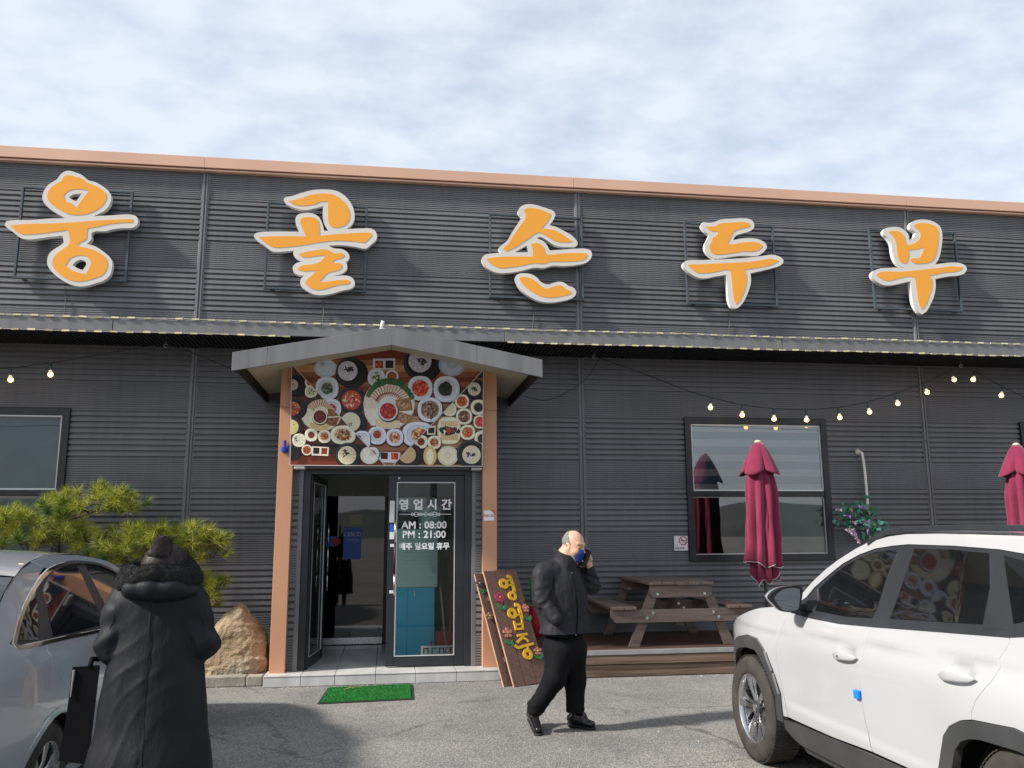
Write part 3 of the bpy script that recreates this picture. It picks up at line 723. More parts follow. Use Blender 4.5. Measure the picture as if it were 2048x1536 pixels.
# ------------------------------------------------------------------ the five big letters on the upper wall
L_ORG = mat('orange_acrylic', (0.86, 0.36, 0.035), 0.35, var=0.03, vscale=1.5)
L_WHT = mat('cream_white_acrylic', (0.66, 0.625, 0.57), 0.4, var=0.04, vscale=2)
L_RET = mat('white_letter_side', (0.78, 0.77, 0.74), 0.45, var=0.05)
L_FRM = mat('slate_blue_steel_tube', (0.055, 0.07, 0.085), 0.45, var=0.2, vscale=6)
SL = lambda t: [tuple(int(v) for v in p.split(',')) for p in t.split()]
LET = [
 dict(k=4.0, o=(0, 300), lab='large orange sign letter made of a ring, a long bar and another ring',
  white=['455,235 480,200 510,175 545,165 600,178 655,200 710,243 760,255 820,290 865,325 888,365 888,405 870,450 830,490 790,510 748,530 900,522 1060,518 1095,535 1105,570 1095,600 1060,622 980,625 900,635 840,650 745,655 730,675 733,710 695,752 760,770 830,815 880,860 898,900 895,950 880,1000 830,1045 770,1065 700,1085 640,1092 580,1080 520,1055 460,1015 410,970 380,920 378,870 400,820 440,790 480,765 510,740 500,685 400,695 300,710 220,715 160,700 110,660 60,625 35,600 50,570 100,562 250,560 400,548 528,545 480,520 420,485 365,440 340,395 340,360 355,320 385,280 430,250'],
  wh=['550,378 585,355 655,348 635,375 610,410 580,398', '580,920 610,890 650,878 685,895 688,920 660,960 620,945'],
  org=[('490,250 510,215 545,200 600,215 650,225 695,260 760,285 820,320 848,350 850,390 825,435 780,475 720,505 640,520 560,515 490,485 420,440 380,385 382,345 410,300 450,270', ['510,365 545,330 620,312 712,325 670,380 605,468 580,432 525,408']),
       ('78,605 200,592 400,588 600,578 760,565 900,558 1060,552 1065,580 960,583 880,593 800,610 700,628 695,680 690,712 650,735 622,755 625,772 700,785 780,815 840,855 860,900 855,950 820,1000 760,1025 690,1045 620,1052 560,1040 500,1010 450,970 420,920 425,870 460,825 510,790 555,748 545,640 400,660 250,675 170,675 130,650', ['525,925 560,870 620,845 690,850 728,895 720,930 690,990 640,985 580,965'])],
  frame=((45, 372), (266, 383), (254, 565), (26, 555.5))),
 dict(k=5.12, o=(450, 340), lab='large orange sign letter with a hook on top and a zigzag stroke below',
  white=['600,300 615,280 680,268 780,235 900,205 1020,198 1130,210 1210,250 1270,310 1310,380 1327,460 1320,520 1290,570 1245,605 1400,598 1490,598 1535,620 1557,665 1550,710 1500,760 1440,805 1350,790 1200,770 1060,773 1110,800 1200,810 1255,845 1275,890 1260,925 1240,940 1252,985 1245,1020 1200,1060 1100,1090 1230,1080 1290,1095 1325,1135 1325,1185 1290,1215 1200,1235 1100,1265 1010,1280 920,1275 850,1245 790,1200 770,1160 780,1110 810,1080 750,1075 705,1045 692,1000 720,960 790,935 730,905 698,860 705,825 600,835 490,835 410,780 330,720 295,680 310,650 350,638 500,630 765,632 725,550 722,490 750,455 820,440 900,445 960,480 990,530 1015,620 1060,625 1020,560 1000,480 1005,370 930,390 820,410 720,390 640,355'], wh=[],
  org=[('650,318 760,295 880,255 1000,240 1100,250 1170,285 1230,340 1268,410 1278,480 1255,540 1200,580 1120,590 1075,570 1055,500 1055,325 980,325 920,350 840,365 750,365 690,345', []),
       ('345,688 500,678 830,680 800,610 768,520 780,495 850,483 920,490 950,515 965,560 968,675 1100,660 1250,650 1400,642 1490,642 1507,670 1470,710 1430,743 1350,735 1200,725 1080,728 950,745 800,770 650,788 490,790 410,745', []),
       ('752,860 850,835 950,818 1040,815 1080,830 1115,852 1200,850 1225,870 1210,895 1130,920 1105,935 1110,955 1180,955 1203,985 1180,1015 1110,1040 1050,1055 1010,1095 975,1135 985,1150 1070,1140 1200,1125 1265,1128 1280,1150 1265,1165 1180,1175 1100,1195 1000,1225 930,1228 880,1210 820,1160 840,1120 900,1070 935,1030 760,1028 740,1005 800,975 900,965 960,945 1000,915 1025,875 940,880 850,895 790,890', [])],
  frame=((534, 403), (735, 413), (732, 586), (528, 577))),
 dict(k=5.12, o=(900, 380), lab='large orange sign letter with a separate curved stroke hanging below its bar',
  white=['700,205 730,165 790,145 860,148 920,165 1000,190 1060,215 1078,250 1065,295 1018,360 1080,375 1160,415 1240,460 1295,515 1307,550 1285,580 1230,585 1140,580 1060,560 1000,520 920,480 890,495 950,520 990,560 1020,618 1150,610 1300,600 1400,603 1440,620 1455,660 1440,705 1390,745 1310,765 1180,778 1050,775 960,798 860,795 740,825 600,848 490,848 420,825 360,780 328,725 330,690 355,665 420,652 520,640 495,600 520,570 580,525 630,440 690,350 735,275 700,235', '665,900 690,865 750,852 830,862 890,895 930,940 1000,968 1060,950 1120,938 1170,950 1220,985 1260,995 1295,1040 1280,1085 1230,1115 1130,1140 1020,1152 920,1140 820,1095 740,1035 690,970'],
  wh=['665,637 785,568 803,637'],
  org=[('750,208 790,188 850,185 920,200 1000,230 1032,245 1020,285 940,395 1020,402 1100,425 1180,475 1255,530 1180,538 1080,525 1010,485 950,450 905,435 800,500 680,580 580,628 540,598 600,545 660,450 720,360 770,290 770,240', []),
       ('372,705 450,690 600,682 845,683 845,610 828,555 870,542 920,550 960,590 975,650 1010,662 1150,650 1300,645 1395,648 1408,668 1380,710 1300,728 1150,735 1020,735 960,755 860,752 740,775 600,795 510,798 440,770 395,735', []),
       ('708,900 760,890 830,905 890,945 950,995 1000,1010 1070,985 1140,978 1180,1010 1245,1040 1240,1062 1180,1080 1080,1100 980,1100 880,1065 800,1015 740,960', [])],
  frame=((978, 427), (1165, 435), (1167.6, 601), (978.5, 596))),
 dict(k=5.12, o=(1300, 400), lab='large orange sign letter above the window with striped blinds',
  white=['520,260 545,225 600,232 660,225 720,200 820,192 980,188 1040,205 1068,250 1060,290 1020,320 930,345 880,365 850,410 930,395 1030,390 1120,405 1180,440 1198,475 1180,515 1100,570 950,570 840,580 740,598 660,600 600,560 565,510 562,460 590,400 610,355 560,320', '345,640 380,620 520,615 780,605 1000,590 1150,572 1250,560 1330,580 1368,615 1360,650 1310,680 1200,710 1030,750 1035,830 1020,900 990,980 960,1040 920,1090 880,1110 845,1105 815,1060 800,980 790,870 780,765 680,780 580,800 500,798 430,765 370,715 340,675'], wh=[],
  org=[('565,270 660,270 720,240 820,232 980,228 1018,240 1025,268 960,290 870,315 840,350 815,400 795,440 830,455 920,440 1020,430 1110,440 1155,468 1130,500 1080,525 950,528 840,545 720,558 650,552 612,515 605,470 630,430 640,390 690,355 695,325 620,315', []),
       ('385,662 600,655 800,645 1000,635 1150,615 1240,600 1320,622 1240,665 1100,695 968,712 985,770 990,830 975,900 945,980 915,1040 880,1070 860,1020 845,930 835,820 825,735 790,715 680,735 560,750 490,748 430,710', [])],
  frame=((1368, 444), (1546.5, 452), (1556, 613), (1374, 609))),
 dict(k=5.12, o=(1648, 400), lab='large orange sign letter with two horns, crossing a cover strip of the wall',
  white=['605,320 630,290 690,278 760,278 820,305 860,345 875,415 930,370 940,330 890,295 875,260 900,225 960,203 1040,200 1120,220 1180,260 1205,310 1213,400 1200,500 1180,590 1140,660 1300,640 1400,648 1450,675 1465,710 1440,750 1390,770 1280,780 1140,808 1145,880 1125,990 1090,1070 1050,1140 1005,1172 970,1150 925,1080 900,980 885,830 780,855 650,875 580,860 515,815 488,770 500,735 560,705 650,695 820,690 760,660 720,600 700,520 690,450 650,385 615,350'], wh=[],
  org=[('655,325 720,315 780,330 820,370 835,430 870,465 930,440 980,395 985,340 950,295 915,265 960,240 1040,238 1110,255 1160,290 1172,350 1170,430 1155,520 1135,590 1090,635 1020,650 920,648 880,620 900,600 980,590 1005,540 1020,485 950,505 865,512 868,590 845,650 800,645 765,610 745,530 738,450 710,380', []),
       ('535,765 570,740 640,732 760,735 900,725 1060,708 1180,695 1300,680 1420,690 1400,715 1330,738 1260,740 1160,760 1080,775 1105,830 1105,900 1080,970 1050,1060 1005,1125 975,1070 955,980 940,870 925,800 900,785 780,800 650,828 590,810', [])],
  frame=((1737.5, 457.6), (1910, 465), (1926, 624), (1749, 618))),
]
YF, TH = 11.30, 0.075
for d in LET:
    def wp(p): v = at(d['o'][0] + p[0] / d['k'], d['o'][1] + p[1] / d['k'], YF); return (v.x, v.z)
    def poly(t, kk=3): return crom([wp(p) for p in SL(t)], kk)
    c = at(*[sum(q[i] for q in d['frame']) / 4 for i in (0, 1)], YF)
    root = empty('sign_letter', (c.x, YF, c.z), d['lab'], 'sign letter')
    loc = lambda x, z, y: (x - c.x, y - YF, z - c.z)
    for wi, wt in enumerate(d['white']):
        W_ = poly(wt); Hs = [poly(h) for h in (d['wh'] if wi == 0 else [])]
        mb = MB(); mb.prism(W_, lambda x, z, t: loc(x, z, YF + 0.012 * t), holes=Hs); mb.build('letter_face', L_WHT, root)
        # the side band sits a hair inside the face, leaving the thin dark joint of the photograph
        def shrink(pl, e):
            n = len(pl); out = []
            A = sum(pl[i][0] * pl[(i + 1) % n][1] - pl[(i + 1) % n][0] * pl[i][1] for i in range(n)); sg = 1 if A > 0 else -1
            for i in range(n):
                a, b = Vector(pl[i - 1]), Vector(pl[(i + 1) % n]); t = (b - a)
                t = t.normalized() if t.length > 1e-9 else Vector((1, 0))
                out.append((pl[i][0] - sg * t.y * e, pl[i][1] + sg * t.x * e))
            return out
        mb = MB(); mb.prism(shrink(W_, 0.004), lambda x, z, t: loc(x, z, YF + 0.0125 + 0.006 * t), holes=[shrink(h, -0.004) for h in Hs]); mb.build('dark_joint', BLACK, root)
        mb = MB(); mb.prism(W_, lambda x, z, t: loc(x, z, YF + 0.019 + (TH - 0.019) * t), holes=Hs); mb.build('letter_side', L_RET, root)
    for ot, hs in d['org']:
        mb = MB(); mb.prism(poly(ot), lambda x, z, t: loc(x, z, YF - 0.004 + 0.0035 * t), holes=[poly(h) for h in hs]); mb.build('orange_stroke', L_ORG, root)
    q = [at(p[0], p[1], YF + 0.10) for p in d['frame']]
    xa, xb, zt, zb = (q[0].x + q[3].x) / 2, (q[1].x + q[2].x) / 2, (q[0].z + q[1].z) / 2, (q[2].z + q[3].z) / 2
    mb = MB(); e = 0.028; ya, yb = YF + 0.085, YF + 0.13
    for (u0, u1, v0, v1) in ((xa, xa + e, zb, zt), (xb - e, xb, zb, zt), (xa + e, xb - e, zt - e, zt), (xa + e, xb - e, zb, zb + e)):
        a = loc(u0, v0, ya); b = loc(u1, v1, yb); mb.box(a[0], b[0], a[1], b[1], a[2], b[2])
    mb.build('mounting_frame', L_FRM, root, bevel=0.002)
    for sx in (xa + 0.08, xb - 0.14):      # brackets back to the wall
        mb = MB(); a = loc(sx, zb, yb); mb.box(a[0], a[0] + 0.06, a[1] - 0.01, a[1] + 0.065, a[2] - 0.0, a[2] + 0.012); mb.build('bracket', STEEL, root)
# feed wires hanging below three letters
for (px, y0, y1) in ((130, 575, 628), (646, 600, 650), (1066, 608, 660), (1458, 622, 668)):
    a, b = at(px, y0, 11.46), at(px - 1, y1, 11.46)
    mb = MB(); mb.tube([a, (a + b) / 2 + Vector((0.012, -0.004, 0)), b], 0.006, 5)
    tag(mb.build('sign_wire', mat('grey_wire', (0.08, 0.08, 0.085), 0.6)), {130: 'thin grey wire under the ring shaped sign letter', 646: 'thin grey wire under the zigzag of a sign letter', 1066: 'thin grey wire under the loose curved stroke of a sign letter', 1458: 'thin grey wire below the sign letter above the blinds'}[px], 'wire')

# ------------------------------------------------------------------ printed menu banner on the gable
ban = empty('menu_banner', (0, 9.95, 3.0), 'gable shaped banner printed with dozens of dishes on wooden tables above the door', 'banner')
def vcol_mat(name, sc=240.0):
    m = bpy.data.materials.new(name); m.use_nodes = True
    N, L = m.node_tree.nodes, m.node_tree.links; b = N['Principled BSDF']
    a = N.new('ShaderNodeVertexColor'); a.layer_name = 'print'
    tc = N.new('ShaderNodeTexCoord'); n = N.new('ShaderNodeTexNoise'); n.inputs['Scale'].default_value = sc * 0.25; n.inputs['Detail'].default_value = 6
    L.new(tc.outputs['Object'], n.inputs['Vector'])
    mr = N.new('ShaderNodeMapRange'); mr.inputs['To Min'].default_value = 0.72; mr.inputs['To Max'].default_value = 1.28; L.new(n.outputs[0], mr.inputs[0])
    mx = N.new('ShaderNodeMix'); mx.data_type = 'RGBA'; mx.blend_type = 'MULTIPLY'; mx.inputs['Factor'].default_value = 1.0
    L.new(a.outputs[0], mx.inputs['A']); L.new(mr.outputs[0], mx.inputs['B']); L.new(mx.outputs['Result'], b.inputs['Base Color'])
    b.inputs['Roughness'].default_value = 0.42; b.inputs['Specular IOR Level'].default_value = 0.35
    return m
PR = random.Random(3)
pv, pf, pc = [], [], []
lay = [0]
def s2l(c): return tuple(((v / 255.0) / 12.92 if v <= 10 else (((v / 255.0) + 0.055) / 1.055) ** 2.4) for v in c)
PANELS = dict(
  C=[(130, 250), (1035, 62), (1885, 290), (1055, 1166), (975, 1166)],
  L=[(112, 248), (130, 250), (975, 1166), (95, 1166)],
  R=[(1885, 290), (1892, 296), (1880, 1176), (1055, 1166)])
def clip(poly, cl):
    n = len(cl); A = sum(cl[i][0] * cl[(i + 1) % n][1] - cl[(i + 1) % n][0] * cl[i][1] for i in range(n)); sg = 1 if A > 0 else -1
    out = poly
    for i in range(n):
        a, b = cl[i], cl[(i + 1) % n]; inp = out; out = []
        f = lambda p: sg * ((b[0] - a[0]) * (p[1] - a[1]) - (b[1] - a[1]) * (p[0] - a[0]))
        for j in range(len(inp)):
            p, q = inp[j], inp[(j + 1) % len(inp)]; fp, fq = f(p), f(q)
            if fp >= 0: out.append(p)
            if (fp >= 0) != (fq >= 0): t = fp / (fp - fq); out.append((p[0] + t * (q[0] - p[0]), p[1] + t * (q[1] - p[1])))
        if not out: return []
    return out
def bz(x, y):      # photo detail (scale 4.6545, corner 560,680) -> banner plane
    v = at(560 + x / 4.6545, 680 + y / 4.6545, 9.95); return v.x, v.z
def put(poly, col, pan, z):
    q = clip(poly, PANELS[pan]) if pan else poly
    if len(q) < 3: return
    b = len(pv)
    for p in q: x, zz = bz(*p); pv.append((x, -0.0005 - len(pf) * 1.2e-5, zz - 3.0))
    pf.append(tuple(range(b + len(q) - 1, b - 1, -1))); pc.append(s2l(col))
def ell(cx, cy, rx, ry, n=22, rot=0.0, sq=2.0):
    o = []
    for k in range(n):
        a = 2 * math.pi * k / n; ca, sa = math.cos(a), math.sin(a)
        x = rx * math.copysign(abs(ca) ** (2 / sq), ca); y = ry * math.copysign(abs(sa) ** (2 / sq), sa)
        o.append((cx + x * math.cos(rot) - y * math.sin(rot), cy + x * math.sin(rot) + y * math.cos(rot)))
    return o
def jit(c, j): return tuple(max(0, min(255, v + PR.uniform(-j, j))) for v in c)
def mulc(c, k): return tuple(max(0, min(255, v * k)) for v in c)
# table tops: boards of uneven wood
for pan, wood in (('C', [(150, 96, 66), (176, 118, 82), (196, 146, 104), (128, 62, 42), (160, 104, 74)]), ('L', [(96, 52, 40), (66, 40, 36), (120, 62, 42), (54, 34, 34)]), ('R', [(96, 62, 44), (150, 104, 62), (66, 46, 40), (186, 142, 92)])):
    y = 40
    while y < 1190:
        h = PR.uniform(30, 70)
        if pan == 'C':
            base = (132, 62, 44) if y < 170 else PR.choice(wood)
        elif pan == 'L': base = (132, 58, 40) if y > 1060 else PR.choice(wood)
        else: base = PR.choice(wood)
        put([(60, y), (1950, y), (1950, y + h), (60, y + h)], base, pan, 0)
        for _ in range(9):
            yy = y + PR.uniform(0, h); xx = PR.uniform(80, 1700); ln = PR.uniform(150, 500)
            put([(xx, yy), (xx + ln, yy + PR.uniform(-3, 3)), (xx + ln, yy + 4), (xx, yy + 4)], mulc(base, PR.choice((0.78, 0.86, 1.12))), pan, 1)
        y += h
def bits(cx, cy, r, cols, n, sz, pan, z, ry=None):
    ry = ry or r
    for _ in range(n):
        a = PR.uniform(0, 6.28); q = math.sqrt(PR.random()) * 0.93
        x, y = cx + r * q * math.cos(a), cy + ry * q * math.sin(a); s = sz * PR.uniform(0.5, 1.3); a2 = PR.uniform(0, 3.14); e = PR.uniform(0.25, 0.8)
        put([(x + s * math.cos(a2), y + s * math.sin(a2)), (x - s * e * math.sin(a2), y + s * e * math.cos(a2)), (x - s * math.cos(a2), y - s * math.sin(a2)), (x + s * e * math.sin(a2), y - s * e * math.cos(a2))], jit(PR.choice(cols), 14), pan, z + PR.random() * 0.9)
WARM = {'C': 1.0, 'L': 1.0, 'R': 1.0}
def wh(pan): return (222, 226, 238) if pan == 'C' else (236, 230, 205)
def plate(cx, cy, r, food, cols, pan='C', fr=0.55, ry=None, sq=2.4, sz=None, fx=0, fy=0, n=46):
    ry = ry or r; c = wh(pan)
    put(ell(cx + r * 0.06, cy + r * 0.10, r * 1.06, ry * 1.06, sq=sq), (58, 38, 32), pan, 2)
    put(ell(cx, cy, r, ry, sq=sq), c, pan, 3); put(ell(cx - r * .05, cy - ry * .06, r * 0.9, ry * 0.9, sq=sq), mulc(c, 1.06), pan, 4); put(ell(cx, cy, r * 0.74, ry * 0.74, sq=sq), mulc(c, 0.88), pan, 5); put(ell(cx + r * .03, cy + ry * .04, r * 0.70, ry * 0.70, sq=sq), mulc(c, 0.97), pan, 6)
    if food: put(ell(cx + fx, cy + fy, r * fr, ry * fr, n=15), food, pan, 7); bits(cx + fx, cy + fy, r * fr, cols, n, sz or r * 0.15, pan, 8, ry * fr)
def pot(cx, cy, r, rin, food, cols, pan='C', fx=0, fy=0, n=50):
    put(ell(cx + r * .1, cy + r * .08, r * 1.10, r * 1.02), (36, 24, 22), pan, 2); put(ell(cx, cy, r, r), (34, 34, 38), pan, 3); put(ell(cx - r * .03, cy - r * .03, r * .93, r * .93), (62, 64, 70), pan, 4); put(ell(cx, cy, r * .86, r * .86), (30, 30, 34), pan, 5)
    put(ell(cx + fx, cy + fy, rin, rin), food, pan, 7); bits(cx + fx, cy + fy, rin, cols, n, r * 0.09, pan, 8)
RED = [(196, 48, 30), (226, 84, 48), (150, 26, 18), (240, 150, 110)]; GRN = [(60, 92, 44), (96, 130, 64), (44, 66, 36)]; BRN = [(120, 80, 56), (168, 122, 92), (90, 56, 40), (206, 176, 150)]
BLK = [(44, 44, 40), (66, 66, 56), (30, 30, 28)]; ORG = [(206, 108, 52), (230, 156, 88), (160, 60, 28), (244, 206, 150)]; RICE = [(224, 220, 232), (200, 194, 208), (244, 242, 248)]
# centre panel
put(ell(425, 265, 108, 85), (204, 212, 232), 'C', 3); put(ell(425, 258, 86, 66), (220, 227, 243), 'C', 4); put(ell(395, 225, 30, 28), (196, 204, 226), 'C', 5); put(ell(395, 222, 14, 12), (150, 158, 180), 'C', 6)
pot(655, 300, 138, 92, (214, 210, 224), RICE, fx=-25, fy=-12); bits(635, 275, 50, [(60, 56, 66), (44, 40, 48)], 12, 22, 'C', 9.5, 28)
put([(865, 175), (1072, 172), (1070, 275), (865, 273)], (226, 226, 236), 'C', 3); put([(885, 193), (960, 192), (960, 262), (886, 262)], (170, 52, 40), 'C', 4); put([(982, 192), (1056, 192), (1055, 262), (982, 262)], (56, 40, 48), 'C', 4); bits(922, 228, 32, RED, 22, 12, 'C', 5)
pot(1315, 205, 165, 108, (206, 202, 218), RICE, fx=-12, fy=-10); bits(1330, 195, 50, [(60, 52, 54), (90, 80, 76)], 14, 22, 'C', 9.5, 26)
put(ell(1600, 230, 125, 108), (176, 190, 216), 'C', 3); put(ell(1600, 235, 100, 84), (202, 212, 232), 'C', 4); put(ell(1602, 225, 52, 40), (186, 198, 222), 'C', 5); put(ell(1608, 215, 20, 16), (214, 222, 238), 'C', 6)
plate(898, 352, 82, (214, 226, 208), GRN, fr=0.5, fy=-12, n=26); plate(1042, 340, 62, (178, 82, 58), [(190, 92, 66), (160, 66, 44)], fr=0.72, sq=2)
plate(438, 450, 108, (120, 110, 96), GRN + [(140, 130, 120)], fr=0.5, n=40, sz=20)
pot(665, 560, 122, 92, (200, 84, 58), RED + [(236, 206, 180)], n=50); bits(665, 555, 78, [(240, 214, 188), (246, 226, 204)], 16, 17, 'C', 9.6)
plate(1305, 450, 115, (206, 56, 30), RED + [(240, 120, 80)], fr=0.66, n=60); plate(1550, 458, 122, (58, 56, 50), BLK, fr=0.54, n=60, fx=-12)
# the big platter
put(ell(1015, 600, 240, 232), (214, 212, 208), 'C', 3); put(ell(1015, 600, 228, 220), (236, 234, 230), 'C', 4)
for k in range(26):
    a = math.pi * (1.08 + 0.84 * k / 25); put(ell(1018 + 205 * math.cos(a) + PR.uniform(-6, 6), 585 + 200 * math.sin(a), 36, 24, 9, PR.uniform(0, 3)), jit((62, 104, 48), 20), 'C', 5 + PR.random() * 0.5)
for k in range(15):
    a = math.pi * (1.14 + 0.72 * k / 14); x0, y0 = 1018 + 95 * math.cos(a), 610 + 90 * math.sin(a); x1, y1 = 1018 + 200 * math.cos(a), 612 + 188 * math.sin(a); nx, ny = -math.sin(a) * 22, math.cos(a) * 20
    put([(x0 - nx, y0 - ny), (x0 + nx, y0 + ny), (x1 + nx, y1 + ny), (x1 - nx, y1 - ny)], jit((236, 214, 200), 8), 'C', 6 + k * 0.01); put([(x0 - nx * 1.05, y0 - ny * 1.05), (x0 - nx * .75, y0 - ny * .75), (x1 - nx * .75, y1 - ny * .75), (x1 - nx * 1.05, y1 - ny * 1.05)], (150, 90, 76), 'C', 7)
    xm, ym = 1018 + 128 * math.cos(a), 612 + 118 * math.sin(a); put(ell(xm, ym, 15, 12, 8), jit((140, 74, 56), 20), 'C', 7.3)
for (q, c) in (([(790, 520), (905, 575), (900, 690), (785, 640)], (238, 226, 208)), ([(780, 640), (905, 640), (910, 720), (800, 740)], (244, 236, 224)), ([(800, 720), (920, 700), (960, 790), (850, 800)], (240, 232, 220))): put(q, c, 'C', 6.5)
for q in ([(1075, 560), (1215, 535), (1238, 655), (1085, 668)], [(1080, 690), (1120, 670), (1248, 710), (1200, 788), (1070, 760)]):
    put(q, (168, 122, 84), 'C', 7); cx_, cy_ = sum(p[0] for p in q) / len(q), sum(p[1] for p in q) / len(q); bits(cx_, cy_, 62, [(196, 156, 112), (130, 84, 52), (214, 182, 140)], 40, 13, 'C', 7.4, 46)
put([(885, 742), (1115, 752), (1118, 822), (895, 812)], (236, 216, 176), 'C', 7); bits(1000, 783, 105, [(246, 232, 200), (226, 200, 150)], 24, 14, 'C', 7.5, 28)
plate(1005, 662, 92, (176, 42, 34), [(196, 48, 40), (140, 24, 24), (220, 80, 60), (236, 120, 90)], fr=0.84, n=70, sq=2)
plate(1395, 650, 115, (150, 112, 92), BRN, fr=0.72, n=80); plate(1285, 880, 150, (200, 132, 90), ORG + GRN[:1], fr=0.5, n=80, ry=118, fx=10)
plate(905, 890, 84, (168, 70, 54), [(150, 50, 40), (190, 90, 70)], fr=0.46, n=30, fy=-10); plate(1068, 908, 80, (196, 120, 84), ORG + [(240, 230, 214)], fr=0.64, n=36)
pot(680, 765, 112, 90, (232, 224, 196), [(236, 228, 202), (240, 234, 212)], fx=-22); bits(655, 790, 26, [(196, 36, 28), (70, 130, 60)], 12, 12, 'C', 9.6)
plate(765, 922, 76, (224, 226, 214), GRN, fr=0.3, n=10, fx=-20, fy=-15); plate(480, 640, 90, (190, 90, 80), RED, fr=0.5, n=20)
put([(915, 1042), (1120, 1048), (1105, 1145), (930, 1138)], (230, 226, 224), 'C', 8); put([(932, 1046), (1006, 1050), (1002, 1112), (938, 1108)], (54, 30, 32), 'C', 9); put([(1034, 1052), (1104, 1056), (1096, 1114), (1036, 1112)], (190, 52, 32), 'C', 9); bits(1068, 1084, 28, RED, 16, 10, 'C', 9.5)
plate(860, 1060, 62, (206, 84, 70), RED, fr=0.5, n=16); put(ell(800, 960, 40, 60), (232, 232, 240), 'C', 6)
# left panel
pot(130, 420, 92, 52, (206, 190, 170), [(220, 206, 188), (90, 70, 62)], 'L', fx=-12); plate(285, 395, 52, (196, 60, 52), [(206, 70, 60)], 'L', fr=0.7, n=16); plate(290, 482, 58, (220, 224, 200), GRN, 'L', fr=0.6, n=20)
put(ell(385, 690, 190, 160), (226, 216, 190), 'L', 3); put(ell(385, 688, 180, 150), (240, 230, 204), 'L', 4)
for k in range(18): a = math.pi * (1.1 + 0.8 * k / 17); put(ell(385 + 165 * math.cos(a), 690 + 150 * math.sin(a), 28, 20, 8), jit((52, 50, 34), 14), 'L', 5)
for k in range(11):
    a = math.pi * (1.2 + 0.6 * k / 10); x0, y0, x1, y1 = 385 + 70 * math.cos(a), 690 + 70 * math.sin(a), 385 + 150 * math.cos(a), 690 + 135 * math.sin(a); nx, ny = -math.sin(a) * 17, math.cos(a) * 17
    put([(x0 - nx, y0 - ny), (x0 + nx, y0 + ny), (x1 + nx, y1 + ny), (x1 - nx, y1 - ny)], jit((230, 200, 166), 8), 'L', 6 + k * .01); put([(x0 - nx, y0 - ny), (x0 - nx * .7, y0 - ny * .7), (x1 - nx * .7, y1 - ny * .7), (x1 - nx, y1 - ny)], (124, 70, 48), 'L', 7)
for q in ([(445, 640), (520, 650), (545, 710), (450, 715)], [(430, 730), (555, 720), (520, 810), (440, 790)]): put(q, (140, 90, 52), 'L', 7); bits(q[0][0] + 45, q[0][1] + 40, 45, [(170, 120, 76), (104, 62, 36)], 24, 11, 'L', 7.4)
put([(280, 770), (460, 790), (440, 842), (290, 830)], (226, 196, 136), 'L', 7); plate(372, 716, 70, (104, 38, 28), [(130, 46, 34), (80, 26, 20), (160, 80, 56)], 'L', fr=0.86, n=60, sq=2)
pot(140, 640, 95, 66, (180, 76, 44), RED + [(236, 206, 160)], 'L', fx=-15); pot(110, 812, 92, 70, (226, 206, 140), [(236, 220, 160), (120, 140, 60)], 'L', fx=-5, n=20)
plate(178, 935, 62, (226, 230, 210), GRN, 'L', fr=0.4, n=16, fx=-18, fy=-10); plate(292, 885, 60, (120, 50, 36), [(140, 56, 40), (90, 36, 26)], 'L', fr=0.52, n=26); plate(415, 900, 60, (170, 90, 56), ORG, 'L', fr=0.62, n=30); plate(588, 885, 118, (120, 66, 40), BRN + ORG, 'L', fr=0.6, n=80, ry=88)
plate(252, 1025, 50, (140, 66, 44), ORG, 'L', fr=0.78, n=24, sq=2); put([(298, 990), (458, 1000), (450, 1082), (295, 1075)], (236, 226, 206), 'L', 6); put([(312, 1003), (370, 1006), (366, 1062), (310, 1060)], (34, 26, 26), 'L', 7); put([(388, 1006), (444, 1010), (438, 1066), (386, 1063)], (140, 56, 38), 'L', 7)
pot(635, 1075, 118, 86, (226, 214, 180), [(236, 226, 196), (206, 190, 150)], 'L', fx=-10); bits(605, 1060, 36, [(54, 60, 40), (40, 40, 30)], 10, 18, 'L', 9.6)
put(ell(835, 1075, 88, 82), (232, 226, 208), 'L', 4); put(ell(840, 1075, 70, 64), (246, 240, 224), 'L', 5); put(ell(855, 1065, 24, 22), (222, 216, 200), 'L', 6); pot(110, 1050, 70, 20, (60, 40, 36), BLK, 'L')
# right panel
pot(1815, 475, 105, 62, (226, 214, 186), RICE, 'R', fx=-8, fy=-15); bits(1808, 462, 24, BLK, 8, 14, 'R', 9.6); plate(1692, 575, 66, (200, 84, 40), RED + ORG, 'R', fr=0.72, n=46); plate(1845, 630, 72, (52, 50, 44), BLK, 'R', fr=0.6, n=40)
plate(1580, 650, 62, (232, 222, 186), [(236, 226, 190)], 'R', fr=0.75, n=8); plate(1712, 715, 75, (110, 72, 48), BRN, 'R', fr=0.74, n=60); plate(1860, 765, 62, (206, 62, 56), [(230, 140, 130), (200, 50, 44)], 'R', fr=0.8, n=26); plate(1745, 862, 70, (190, 90, 42), ORG + RED, 'R', fr=0.7, n=46); plate(1880, 920, 72, (40, 40, 36), BLK, 'R', fr=0.6, n=26)
put(ell(1572, 845, 108, 128, sq=3), (232, 224, 196), 'R', 3); put(ell(1572, 845, 98, 116, sq=3), (244, 236, 212), 'R', 4)
for k in range(9):
    x = 1495 + k * 18; put([(x, 760), (x + 15, 758), (x + 17, 805), (x + 2, 805)], jit((222, 190, 140), 10), 'R', 6); put([(x, 880), (x + 15, 880), (x + 14, 935), (x - 1, 938)], jit((214, 176, 124), 10), 'R', 6)
bits(1572, 845, 105, [(40, 52, 34), (30, 40, 28)], 60, 22, 'R', 7, 38); bits(1580, 845, 42, [(190, 76, 40), (150, 50, 28)], 30, 15, 'R', 8.2, 26)
